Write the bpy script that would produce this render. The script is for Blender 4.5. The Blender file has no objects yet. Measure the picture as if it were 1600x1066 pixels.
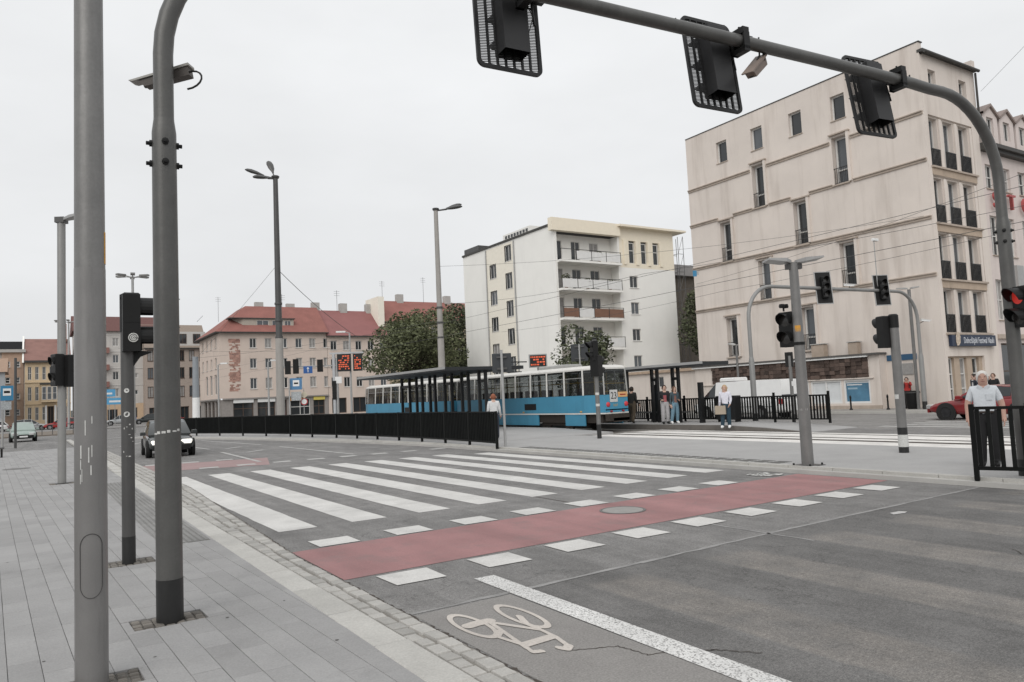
import bpy, bmesh, math, random
from mathutils import Vector, Matrix
R = math.radians
rnd = random.Random(11)
scene = bpy.context.scene
COL = scene.collection

# ------------------------------------------------------------------ camera, sky, sun, exposure
cam_d = bpy.data.cameras.new('camera'); cam_d.sensor_width = 36.0
cam_d.lens = 36.0 * 1177 / 1600; cam_d.clip_start = 0.05; cam_d.clip_end = 5000
cam = bpy.data.objects.new('camera', cam_d); COL.objects.link(cam)
def cam_basis(p, r, yaw):
    fw = Vector((math.sin(yaw) * math.cos(p), math.cos(yaw) * math.cos(p), math.sin(p)))
    rt = Vector((math.cos(yaw), -math.sin(yaw), 0)); up = rt.cross(fw)
    return math.cos(r) * rt - math.sin(r) * up, math.sin(r) * rt + math.cos(r) * up, fw
_r, _u, _f = cam_basis(R(4.152), R(2.626), R(32.6))
CAM = Vector((0, 0, 1.78))
cam.matrix_world = Matrix(((_r.x, _u.x, -_f.x, CAM.x), (_r.y, _u.y, -_f.y, CAM.y), (_r.z, _u.z, -_f.z, CAM.z), (0, 0, 0, 1)))
scene.camera = cam

SUN_EL, SUN_AZ = R(40), R(228)          # azimuth clockwise from +Y
world = bpy.data.worlds.new('World'); scene.world = world; world.use_nodes = True
wn = world.node_tree; wn.nodes.clear()
def N(t, typ, **kw):
    n = t.nodes.new(typ)
    for k, v in kw.items():
        if k in n.inputs.keys() and not hasattr(n, k): n.inputs[k].default_value = v
        else: setattr(n, k, v)
    return n
w_out = N(wn, 'ShaderNodeOutputWorld'); w_bg = N(wn, 'ShaderNodeBackground')
w_bg.inputs['Strength'].default_value = 0.1
w_sky = N(wn, 'ShaderNodeTexSky', sky_type='NISHITA'); w_sky.sun_disc = False
w_sky.sun_elevation = SUN_EL; w_sky.sun_rotation = SUN_AZ; w_sky.air_density = 1.2; w_sky.dust_density = 3
w_co = N(wn, 'ShaderNodeTexCoord'); w_sep = N(wn, 'ShaderNodeSeparateXYZ')
wn.links.new(w_co.outputs['Generated'], w_sep.inputs[0])
w_no = N(wn, 'ShaderNodeTexNoise'); w_no.inputs['Scale'].default_value = 3.2; w_no.inputs['Detail'].default_value = 5
w_map = N(wn, 'ShaderNodeMapping'); w_map.inputs['Scale'].default_value = (1, 1, 2.6)
wn.links.new(w_co.outputs['Generated'], w_map.inputs[0]); wn.links.new(w_map.outputs[0], w_no.inputs['Vector'])
def math_node(t, op, a, b=None):
    n = N(t, 'ShaderNodeMath', operation=op)
    for i, v in enumerate((a, b)):
        if v is None: continue
        if isinstance(v, (int, float)): n.inputs[i].default_value = v
        else: t.links.new(v, n.inputs[i])
    return n.outputs[0]
# overcast layer: brightens gently towards the zenith, faint cloud mottling, all round the dome
el = math_node(wn, 'MAXIMUM', w_sep.outputs['Z'], 0.0)
lum = math_node(wn, 'MULTIPLY_ADD', el, 2.5); wn.nodes[-1].inputs[2].default_value = 7.75
mot = math_node(wn, 'MULTIPLY_ADD', w_no.outputs[0], 0.24); wn.nodes[-1].inputs[2].default_value = 0.88
lum = math_node(wn, 'MULTIPLY', lum, mot)
w_comb = N(wn, 'ShaderNodeVectorMath', operation='SCALE'); w_comb.inputs[0].default_value = (0.985, 0.998, 1.012)
wn.links.new(lum, w_comb.inputs['Scale'])
w_mix = N(wn, 'ShaderNodeMix', data_type='RGBA'); w_mix.inputs[0].default_value = 0.985
wn.links.new(w_sky.outputs[0], w_mix.inputs[6]); wn.links.new(w_comb.outputs[0], w_mix.inputs[7])
wn.links.new(w_mix.outputs[2], w_bg.inputs['Color']); wn.links.new(w_bg.outputs[0], w_out.inputs[0])

sun_d = bpy.data.lights.new('sun', 'SUN'); sun_d.energy = 1.5; sun_d.angle = R(50); sun_d.color = (1.0, 0.97, 0.93)
sun = bpy.data.objects.new('sun', sun_d); COL.objects.link(sun)
sd = Vector((math.sin(SUN_AZ) * math.cos(SUN_EL), math.cos(SUN_AZ) * math.cos(SUN_EL), math.sin(SUN_EL)))
sun.rotation_euler = sd.to_track_quat('Z', 'Y').to_euler()

vs = scene.view_settings; vs.view_transform = 'Standard'; vs.look = 'None'; vs.gamma = 1.0; vs.exposure = 0.0
vs.use_curve_mapping = False
scene.cycles.use_denoising = True
scene.cycles.max_bounces = 8; scene.cycles.transparent_max_bounces = 12

# ------------------------------------------------------------------ materials
MATS = {}
def mat(name, col, rough=0.7, metal=0.0, var=0.12, scale=3.0, bump=0.0, bscale=40.0, spec=0.4, isl=0.0, obj=0.0,
        dirt=0.0, dscale=(1.2, 1.2, 0.12), fine=0.0, fscale=120, emit=0.0, dirtcol=None, drange=(0.52, 0.72)):
    """principled material: blotchy variation, fine grain, per-piece variation, streaky dirt, bump"""
    if name in MATS: return MATS[name]
    m = bpy.data.materials.new(name); m.use_nodes = True; t = m.node_tree; t.nodes.clear(); MATS[name] = m
    out = N(t, 'ShaderNodeOutputMaterial'); b = N(t, 'ShaderNodeBsdfPrincipled')
    t.links.new(b.outputs[0], out.inputs[0])
    b.inputs['Roughness'].default_value = rough; b.inputs['Metallic'].default_value = metal
    b.inputs['Specular IOR Level'].default_value = spec
    c4 = (*col, 1); cur = None
    geo = N(t, 'ShaderNodeNewGeometry'); pos = geo.outputs['Position']
    fac = None
    def addf(v, amt):           # accumulates 1 + (v-.5)*2*amt
        nonlocal fac
        k = math_node(t, 'MULTIPLY_ADD', v, 2 * amt); t.nodes[-1].inputs[2].default_value = 1 - amt
        fac = k if fac is None else math_node(t, 'MULTIPLY', fac, k)
    if var:
        n = N(t, 'ShaderNodeTexNoise'); n.inputs['Scale'].default_value = scale; n.inputs['Detail'].default_value = 6
        n.inputs['Roughness'].default_value = 0.62
        t.links.new(pos, n.inputs['Vector']); addf(n.outputs[0], var * 1.6)
    if fine:
        n = N(t, 'ShaderNodeTexNoise'); n.inputs['Scale'].default_value = fscale; n.inputs['Detail'].default_value = 3
        t.links.new(pos, n.inputs['Vector']); addf(n.outputs[0], fine * 1.6)
    if isl: addf(geo.outputs['Random Per Island'], isl)
    if obj:
        oi = N(t, 'ShaderNodeObjectInfo'); addf(oi.outputs['Random'], obj)
    if fac is not None:
        vm = N(t, 'ShaderNodeVectorMath', operation='SCALE'); vm.inputs[0].default_value = col
        t.links.new(fac, vm.inputs['Scale']); cur = vm.outputs[0]
    if dirt:
        mp = N(t, 'ShaderNodeMapping'); mp.inputs['Scale'].default_value = dscale; t.links.new(pos, mp.inputs[0])
        n = N(t, 'ShaderNodeTexNoise'); n.inputs['Scale'].default_value = 1.0; n.inputs['Detail'].default_value = 7
        n.inputs['Roughness'].default_value = 0.65; t.links.new(mp.outputs[0], n.inputs['Vector'])
        mr = N(t, 'ShaderNodeMapRange'); mr.inputs[1].default_value = drange[0]; mr.inputs[2].default_value = drange[1]
        mr.inputs[4].default_value = dirt; t.links.new(n.outputs[0], mr.inputs[0])
        mx = N(t, 'ShaderNodeMix', data_type='RGBA'); t.links.new(mr.outputs[0], mx.inputs[0])
        if cur is None: mx.inputs[6].default_value = c4
        else: t.links.new(cur, mx.inputs[6])
        dc = dirtcol or tuple(v * 0.45 for v in col); mx.inputs[7].default_value = (*dc, 1); cur = mx.outputs[2]
    if cur is None: b.inputs['Base Color'].default_value = c4
    else: t.links.new(cur, b.inputs['Base Color'])
    if bump:
        n = N(t, 'ShaderNodeTexNoise'); n.inputs['Scale'].default_value = bscale; n.inputs['Detail'].default_value = 4
        t.links.new(pos, n.inputs['Vector'])
        bp = N(t, 'ShaderNodeBump'); bp.inputs['Strength'].default_value = bump; bp.inputs['Distance'].default_value = 0.01
        t.links.new(n.outputs[0], bp.inputs['Height']); t.links.new(bp.outputs[0], b.inputs['Normal'])
    if emit:
        b.inputs['Emission Color'].default_value = c4; b.inputs['Emission Strength'].default_value = emit
    m.diffuse_color = c4
    return m
def glass_mat(name, col, rough=0.05, trans=0.0):
    if name in MATS: return MATS[name]
    m = mat(name, col, rough=rough, var=0.1, scale=0.6, spec=0.6)
    if trans:
        t = m.node_tree; out = [n for n in t.nodes if n.type == 'OUTPUT_MATERIAL'][0]
        b = [n for n in t.nodes if n.type == 'BSDF_PRINCIPLED'][0]
        tr = N(t, 'ShaderNodeBsdfTransparent'); tr.inputs[0].default_value = (0.8, 0.84, 0.85, 1)
        mx = N(t, 'ShaderNodeMixShader'); mx.inputs[0].default_value = trans
        t.links.new(b.outputs[0], mx.inputs[1]); t.links.new(tr.outputs[0], mx.inputs[2]); t.links.new(mx.outputs[0], out.inputs[0])
    return m

# asphalt: aggregate speckle, patches, cracks, ghosts of ground-off crossing bars
def asphalt(name, base, ghosts=False):
    m = bpy.data.materials.new(name); m.use_nodes = True; t = m.node_tree; t.nodes.clear(); MATS[name] = m
    out = N(t, 'ShaderNodeOutputMaterial'); b = N(t, 'ShaderNodeBsdfPrincipled'); t.links.new(b.outputs[0], out.inputs[0])
    b.inputs['Roughness'].default_value = 0.82; b.inputs['Specular IOR Level'].default_value = 0.35
    pos = N(t, 'ShaderNodeNewGeometry').outputs['Position']
    def noise(scale, detail=4, rough=0.6, vec=None):
        n = N(t, 'ShaderNodeTexNoise'); n.inputs['Scale'].default_value = scale; n.inputs['Detail'].default_value = detail
        n.inputs['Roughness'].default_value = rough; t.links.new(vec or pos, n.inputs['Vector']); return n.outputs[0]
    def mrange(v, a, bb, c, d, smooth=False):
        n = N(t, 'ShaderNodeMapRange'); 
        if smooth: n.interpolation_type = 'SMOOTHSTEP'
        t.links.new(v, n.inputs[0])
        for i, x in enumerate((a, bb, c, d)): n.inputs[i + 1].default_value = x
        return n.outputs[0]
    mul = lambda a, c: math_node(t, 'MULTIPLY', a, c)
    big = mul(mrange(noise(0.55, 5), 0.3, 0.7, 0.84, 1.14), mrange(noise(2.3, 7, 0.7), 0.3, 0.7, 0.8, 1.18))
    mp = N(t, 'ShaderNodeMapping'); mp.inputs['Scale'].default_value = (1.6, 0.14, 1); t.links.new(pos, mp.inputs[0])
    lanes = mrange(noise(1.0, 4, 0.6, mp.outputs[0]), 0.35, 0.65, 0.88, 1.1)
    agg = mrange(noise(95, 2, 0.7), 0.3, 0.7, 0.55, 1.45)
    agg2 = mrange(noise(32, 4, 0.8), 0.3, 0.7, 0.64, 1.36)
    mp2 = N(t, 'ShaderNodeMapping'); mp2.inputs['Scale'].default_value = (7, 0.45, 1); t.links.new(pos, mp2.inputs[0])
    streak = mrange(noise(1.0, 5, 0.65, mp2.outputs[0]), 0.3, 0.7, 0.88, 1.12)
    f = mul(mul(mul(big, lanes), streak), mul(agg, agg2))
    vor = N(t, 'ShaderNodeTexVoronoi', feature='DISTANCE_TO_EDGE'); vor.inputs['Scale'].default_value = 0.75
    wob = N(t, 'ShaderNodeVectorMath', operation='ADD'); wn_ = N(t, 'ShaderNodeTexNoise'); wn_.inputs['Scale'].default_value = 1.4
    wn_.inputs['Detail'].default_value = 8; wn_.inputs['Roughness'].default_value = 0.65
    t.links.new(pos, wn_.inputs['Vector']); t.links.new(pos, wob.inputs[0]); 
    sc = N(t, 'ShaderNodeVectorMath', operation='SCALE'); sc.inputs['Scale'].default_value = 1.3
    t.links.new(wn_.outputs[1], sc.inputs[0]); t.links.new(sc.outputs[0], wob.inputs[1]); t.links.new(wob.outputs[0], vor.inputs['Vector'])
    crack = mrange(vor.outputs[0], 0.0, 0.008, 1.0, 0.0)
    crack = mul(crack, mrange(noise(0.35, 2), 0.44, 0.56, 0.0, 0.85))
    f = mul(f, math_node(t, 'SUBTRACT', 1.0, mul(crack, 0.7)))
    if ghosts:                          # the older, darker course on the near side of the seam
        sep = N(t, 'ShaderNodeSeparateXYZ'); t.links.new(pos, sep.inputs[0])
        old = mul(mrange(math_node(t, 'ADD', sep.outputs['Y'], mul(sep.outputs['X'], -.03)), 5.84, 5.9, 1.0, 0.0), mrange(sep.outputs['X'], 3.55, 3.75, 0.0, 1.0))
        f = mul(f, math_node(t, 'SUBTRACT', 1.0, mul(old, 0.27)))
    vm = N(t, 'ShaderNodeVectorMath', operation='SCALE'); vm.inputs[0].default_value = base; t.links.new(f, vm.inputs['Scale'])
    cur = vm.outputs[0]
    if ghosts:
        wav = math_node(t, 'FRACT', math_node(t, 'DIVIDE', math_node(t, 'SUBTRACT', math_node(t, 'ADD', sep.outputs['X'], mul(noise(3.0, 4), 0.1)), 4.38), 1.56))
        tri = math_node(t, 'ABSOLUTE', math_node(t, 'SUBTRACT', wav, 0.22))
        bar = mrange(tri, 0.17, 0.26, 1.0, 0.0, True)
        ends = mrange(math_node(t, 'ADD', sep.outputs['Y'], mul(noise(1.6, 5), 0.5)), 5.75, 6.05, 1.0, 0.0, True)
        left = mrange(sep.outputs['X'], 4.1, 4.3, 0.0, 1.0)
        worn = mrange(noise(1.8, 6, 0.7), 0.36, 0.6, 0.25, 1.0)
        gf = mul(mul(mul(bar, ends), mul(left, worn)), mul(mrange(streak, 0.9, 1.1, 0.55, 1.0), 0.85))
        mx = N(t, 'ShaderNodeMix', data_type='RGBA'); t.links.new(gf, mx.inputs[0]); t.links.new(cur, mx.inputs[6])
        g2 = N(t, 'ShaderNodeVectorMath', operation='SCALE'); g2.inputs[0].default_value = (base[0] * 1.25, base[1] * 1.18, base[2] * 1.1)
        t.links.new(mul(agg, agg2), g2.inputs['Scale']); t.links.new(g2.outputs[0], mx.inputs[7]); cur = mx.outputs[2]
    t.links.new(cur, b.inputs['Base Color'])
    bp = N(t, 'ShaderNodeBump'); bp.inputs['Strength'].default_value = 0.5; bp.inputs['Distance'].default_value = 0.006
    t.links.new(noise(110, 3), bp.inputs['Height']); t.links.new(bp.outputs[0], b.inputs['Normal'])
    return m
# worn road paint: paint broken by aggregate showing through
def paint(name, col, under=(0.17, 0.165, 0.16), wear=0.35, scale=60, speck=0.0, seam=0.0, tyre=0.0):
    m = bpy.data.materials.new(name); m.use_nodes = True; t = m.node_tree; t.nodes.clear(); MATS[name] = m
    out = N(t, 'ShaderNodeOutputMaterial'); b = N(t, 'ShaderNodeBsdfPrincipled'); t.links.new(b.outputs[0], out.inputs[0])
    b.inputs['Roughness'].default_value = 0.75
    pos = N(t, 'ShaderNodeNewGeometry').outputs['Position']
    def noise(scale, detail=4, rough=0.6):
        n = N(t, 'ShaderNodeTexNoise'); n.inputs['Scale'].default_value = scale; n.inputs['Detail'].default_value = detail
        n.inputs['Roughness'].default_value = rough; t.links.new(pos, n.inputs['Vector']); return n.outputs[0]
    def mrange(v, a, bb, c, d):
        n = N(t, 'ShaderNodeMapRange'); t.links.new(v, n.inputs[0])
        for i, x in enumerate((a, bb, c, d)): n.inputs[i + 1].default_value = x
        return n.outputs[0]
    f = math_node(t, 'MULTIPLY', mrange(noise(1.1, 6), 0.3, 0.7, 0.86, 1.1), mrange(noise(scale, 3, 0.7), 0.3, 0.7, 0.86, 1.12))
    vm = N(t, 'ShaderNodeVectorMath', operation='SCALE'); vm.inputs[0].default_value = col; t.links.new(f, vm.inputs['Scale'])
    if tyre:                            # polished wheel tracks along the road
        mpt = N(t, 'ShaderNodeMapping'); mpt.inputs['Scale'].default_value = (1.5, .12, 1); t.links.new(pos, mpt.inputs[0])
        nt = N(t, 'ShaderNodeTexNoise'); nt.inputs['Scale'].default_value = 1; nt.inputs['Detail'].default_value = 5; t.links.new(mpt.outputs[0], nt.inputs['Vector'])
        f = math_node(t, 'MULTIPLY', f, mrange(nt.outputs[0], .35, .65, 1 - tyre * .5, 1 + tyre * .4))
    vm = N(t, 'ShaderNodeVectorMath', operation='SCALE'); vm.inputs[0].default_value = col; t.links.new(f, vm.inputs['Scale'])
    w = math_node(t, 'MAXIMUM', mrange(noise(1.7, 8, 0.72), 0.5, 0.72, 0.0, wear), mrange(noise(34, 5, 0.8), 0.56, 0.72, 0.0, wear * .8))
    if speck: w = math_node(t, 'MAXIMUM', w, mrange(noise(70, 2, 0.5), 0.545, 0.61, 0.0, speck))
    if seam:
        v = N(t, 'ShaderNodeTexVoronoi', feature='DISTANCE_TO_EDGE'); v.inputs['Scale'].default_value = 0.5
        wv = N(t, 'ShaderNodeVectorMath', operation='ADD'); n_ = N(t, 'ShaderNodeTexNoise'); n_.inputs['Scale'].default_value = 1.7; n_.inputs['Detail'].default_value = 9
        t.links.new(pos, n_.inputs['Vector']); t.links.new(pos, wv.inputs[0]); t.links.new(n_.outputs[1], wv.inputs[1]); t.links.new(wv.outputs[0], v.inputs['Vector'])
        w = math_node(t, 'MAXIMUM', w, math_node(t, 'MULTIPLY', mrange(v.outputs[0], 0.0, 0.01, seam, 0.0), mrange(noise(0.9, 3), 0.45, 0.6, 0, 1)))
    mx = N(t, 'ShaderNodeMix', data_type='RGBA'); t.links.new(w, mx.inputs[0]); t.links.new(vm.outputs[0], mx.inputs[6])
    mx.inputs[7].default_value = (*under, 1); t.links.new(mx.outputs[2], b.inputs['Base Color'])
    bp = N(t, 'ShaderNodeBump'); bp.inputs['Strength'].default_value = 0.3; bp.inputs['Distance'].default_value = 0.004
    t.links.new(noise(110, 3), bp.inputs['Height']); t.links.new(bp.outputs[0], b.inputs['Normal'])
    return m

ASPH = asphalt('asphalt', (0.182, 0.177, 0.172), True)
ASPH2 = asphalt('asphalt_pale', (0.215, 0.208, 0.2))
M_PATCH = mat('asphalt_patch', (0.225, 0.215, 0.205), 0.85, var=.12, fine=.3, fscale=70, bump=.3, bscale=100)
WHITE_P = paint('white_road_paint', (0.56, 0.55, 0.53), wear=.3)
SPECK_P = paint('speckled_line_paint', (0.62, 0.615, 0.6), wear=.2, speck=.9)
RED_P = paint('red_road_surface', (0.3, 0.152, 0.15), under=(0.2, 0.14, 0.135), wear=.75, seam=.9, tyre=.35)
RED_OLD = paint('faded_red_surface', (0.3, 0.2, 0.195), under=(0.19, 0.17, 0.165), wear=.6)
PAVER = mat('grey_paver', (0.285, 0.281, 0.278), 0.85, var=.16, scale=1.1, fine=.13, fscale=70, bump=.25, bscale=60, obj=.08, isl=.0, dirt=.35, dscale=(1.5, 1.5, 1.5), drange=(.58, .75))
PAVER_S = mat('grey_paver_far', (0.285, 0.281, 0.278), 0.85, var=.1, scale=1.3, fine=.1, fscale=90, isl=.09)
JOINT = mat('paver_joint', (0.13, 0.122, 0.112), 0.95, var=.2, scale=9)
KERB = mat('granite_kerb', (0.42, 0.41, 0.385), 0.8, var=.12, scale=2.5, fine=.16, fscale=60, bump=.2, obj=.08)
COBBLE = mat('granite_cobble', (0.345, 0.335, 0.315), 0.8, var=.16, scale=5, fine=.14, fscale=70, bump=.35, bscale=30, obj=.17)
COBBLE_S = mat('granite_cobble_far', (0.36, 0.35, 0.33), 0.8, var=.14, scale=4, fine=.1, fscale=70, isl=.14)
MORTAR = mat('cobble_mortar', (0.235, 0.22, 0.2), 0.95, var=.3, scale=9, fine=.2)
ISLAND = mat('island_paving', (0.335, 0.33, 0.325), 0.88, var=.12, scale=.9, fine=.14, fscale=50)
CONC = mat('concrete', (0.4, 0.39, 0.37), 0.85, var=.14, scale=2, fine=.08)
DIRTM = mat('dirt', (0.11, 0.095, 0.08), 0.95, var=.3, scale=14)
STEEL = mat('grey_painted_steel', (0.19, 0.187, 0.182), 0.42, metal=.35, var=.2, scale=3, fine=.08, fscale=60, bump=.12, bscale=18, spec=.5, dirt=.4, dscale=(5, 5, .5))
STEEL_D = mat('dark_grey_steel', (0.085, 0.084, 0.083), 0.45, metal=.3, var=.14, scale=2, dirt=.35, dscale=(6, 6, .6))
STEEL_L = mat('light_grey_steel', (0.36, 0.36, 0.355), 0.45, metal=.3, var=.12)
BLACK = mat('black_enamel', (0.008, 0.0082, 0.0084), 0.42, var=.25, scale=4, spec=.45)
BLACK_M = mat('black_plastic', (0.008, 0.008, 0.008), 0.5, var=.2, spec=.3)
FENCE = mat('fence_black', (0.0075, 0.0083, 0.008), 0.5, var=.3, scale=3, obj=.2, spec=.12)
GLASS = glass_mat('window_glass', (0.03, 0.034, 0.037))
GLASS_B = glass_mat('window_glass_blue', (0.09, 0.1, 0.11), .1)
CURTAIN = mat('curtained_glass', (0.3, 0.29, 0.28), 0.25, var=.3, scale=3)
FRAME_W = mat('white_window_frame', (0.62, 0.61, 0.59), .55, var=.06)
FRAME_B = mat('brown_window_frame', (0.09, 0.06, 0.045), .6, var=.15)
WHITE = mat('white_paint', (0.72, 0.72, 0.71), .5, var=.05)

# ------------------------------------------------------------------ mesh helpers
class B:
    """collects geometry for ONE mesh object"""
    def __init__(s): s.v = []; s.f = []; s.mi = []; s.sm = []
    def add(s, vs_, fs, m=0, smooth=False):
        o = len(s.v); s.v += [tuple(v) for v in vs_]
        for f in fs: s.f.append([i + o for i in f]); s.mi.append(m); s.sm.append(smooth)
    def box(s, x0, x1, y0, y1, z0, z1, m=0, T=None):
        p = [Vector((x, y, z)) for z in (z0, z1) for y in (y0, y1) for x in (x0, x1)]
        if T is not None: p = [T @ q for q in p]
        s.add(p, [(0, 2, 3, 1), (4, 5, 7, 6), (0, 1, 5, 4), (2, 6, 7, 3), (1, 3, 7, 5), (0, 4, 6, 2)], m)
    def taper(s, x0, x1, y0, y1, z0, z1, i, m=0):      # box whose top is inset by i (chamfered piece)
        p = [(x0, y0, z0), (x1, y0, z0), (x1, y1, z0), (x0, y1, z0), (x0, y0, z1 - i), (x1, y0, z1 - i), (x1, y1, z1 - i), (x0, y1, z1 - i),
             (x0 + i, y0 + i, z1), (x1 - i, y0 + i, z1), (x1 - i, y1 - i, z1), (x0 + i, y1 - i, z1)]
        s.add(p, [(0, 1, 5, 4), (1, 2, 6, 5), (2, 3, 7, 6), (3, 0, 4, 7), (4, 5, 9, 8), (5, 6, 10, 9), (6, 7, 11, 10), (7, 4, 8, 11), (8, 9, 10, 11)], m)
    def quad(s, *p, m=0): s.add(p, [tuple(range(len(p)))], m)
    def prism(s, poly, z0, z1, m=0, T=None):
        n = len(poly); p = [Vector((x, y, z0)) for x, y in poly] + [Vector((x, y, z1)) for x, y in poly]
        if T is not None: p = [T @ q for q in p]
        s.add(p, [tuple(range(n))[::-1], tuple(range(n, 2 * n))] + [(i, (i + 1) % n, n + (i + 1) % n, n + i) for i in range(n)], m)
    def tube(s, path, rad, n=12, m=0, caps=True, smooth=True, squash=None):
        path = [Vector(p) for p in path]; k = len(path)
        if not isinstance(rad, (list, tuple)): rad = [rad] * k
        ref = None; pts = []
        for i, p in enumerate(path):
            d = (path[min(i + 1, k - 1)] - path[max(i - 1, 0)]).normalized()
            if ref is None:
                ref = Vector((0, 0, 1)) if abs(d.z) < 0.9 else Vector((1, 0, 0))
            a = (ref - d * ref.dot(d)).normalized(); ref = a; b = d.cross(a)
            for j in range(n):
                t = 2 * math.pi * (j + .5) / n
                sx, sy = squash or (1, 1)
                pts.append(p + (a * math.cos(t) * sx + b * math.sin(t) * sy) * rad[i])
        fs = []
        for i in range(k - 1):
            for j in range(n): fs.append((i * n + j, i * n + (j + 1) % n, (i + 1) * n + (j + 1) % n, (i + 1) * n + j))
        s.add(pts, fs, m, smooth)
        if caps:
            o = len(s.v) - len(pts)
            s.f.append([o + j for j in range(n)][::-1]); s.mi.append(m); s.sm.append(False)
            s.f.append([o + (k - 1) * n + j for j in range(n)]); s.mi.append(m); s.sm.append(False)
    def lathe(s, prof, n=16, c=(0, 0, 0), m=0, T=None, caps=True):   # prof: (r,z)
        pts = []
        for r, z in prof:
            for j in range(n):
                t = 2 * math.pi * j / n; q = Vector((c[0] + r * math.cos(t), c[1] + r * math.sin(t), c[2] + z)); pts.append(T @ q if T is not None else q)
        fs = []
        for i in range(len(prof) - 1):
            for j in range(n): fs.append((i * n + j, i * n + (j + 1) % n, (i + 1) * n + (j + 1) % n, (i + 1) * n + j))
        s.add(pts, fs, m, True)
        o = len(s.v) - len(pts)
        for i, rev in ((0, True), (len(prof) - 1, False)):
            if caps and prof[i][0] > 1e-4:
                f = [o + i * n + j for j in range(n)]; s.f.append(f[::-1] if rev else f); s.mi.append(m); s.sm.append(False)
    def mesh(s, name, mats, sharp=40):
        me = bpy.data.meshes.new(name); me.from_pydata(s.v, [], s.f)
        for m in (mats if isinstance(mats, (list, tuple)) else [mats]): me.materials.append(m)
        me.polygons.foreach_set('material_index', s.mi); me.polygons.foreach_set('use_smooth', s.sm)
        bm = bmesh.new(); bm.from_mesh(me); bmesh.ops.recalc_face_normals(bm, faces=bm.faces); bm.to_mesh(me); bm.free()
        if any(s.sm):
            try: me.set_sharp_from_angle(angle=R(sharp))
            except Exception: pass
        me.update(); return me
    def obj(s, name, mats, parent=None, loc=(0, 0, 0), rz=0.0, sharp=40, bevel=0.0):
        o = put(name, s.mesh(name, mats, sharp), parent, loc, rz)
        if bevel:
            md = o.modifiers.new('bevel', 'BEVEL'); md.width = bevel; md.segments = 2; md.limit_method = 'ANGLE'; md.angle_limit = R(35)
        return o
def put(name, me, parent=None, loc=(0, 0, 0), rz=0.0):
    o = bpy.data.objects.new(name, me); COL.objects.link(o); o.parent = parent; o.location = loc
    if rz: o.rotation_euler = (0, 0, rz)
    return o
def tag(o, label=None, cat=None, group=None, kind=None):
    if label: o['label'] = label
    if cat: o['category'] = cat
    if group: o['group'] = group
    if kind: o['kind'] = kind
    return o
def thing(name, label, cat, loc=(0, 0, 0), rz=0.0, group=None):
    return tag(put(name, None, None, loc, rz), label, cat, group)
def copy_tree(o, parent=None):
    c = o.copy(); COL.objects.link(c); c.parent = parent
    for ch in o.children: copy_tree(ch, c)
    return c
def again(o, loc, rz, label=None):
    c = copy_tree(o); c.location = loc; c.rotation_euler = (0, 0, rz)
    if label: c['label'] = label
    return c
def struct(o): o['kind'] = 'structure'; return o
def sheet(poly, z, name, m, parent=None):
    b = B(); b.quad(*[(x, y, z) for x, y in poly]); return b.obj(name, m, parent)
def text(name, body, size, m, parent, loc, rot, extrude=.004, align='CENTER', sx=1.0):
    c = bpy.data.curves.new(name, 'FONT'); c.body = body; c.size = size; c.extrude = extrude
    c.align_x = align; c.align_y = 'CENTER'; c.materials.append(m)
    o = bpy.data.objects.new(name, c); COL.objects.link(o); o.parent = parent; o.location = loc; o.rotation_euler = rot
    o.scale = (sx, 1, 1)
    dg = bpy.context.evaluated_depsgraph_get(); dg.update()
    me = bpy.data.meshes.new_from_object(o.evaluated_get(dg)); nm = o.name
    bpy.data.objects.remove(o); p = put(nm, me, parent, loc); p.rotation_euler = rot; p.scale = (sx, 1, 1)
    return p

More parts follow.
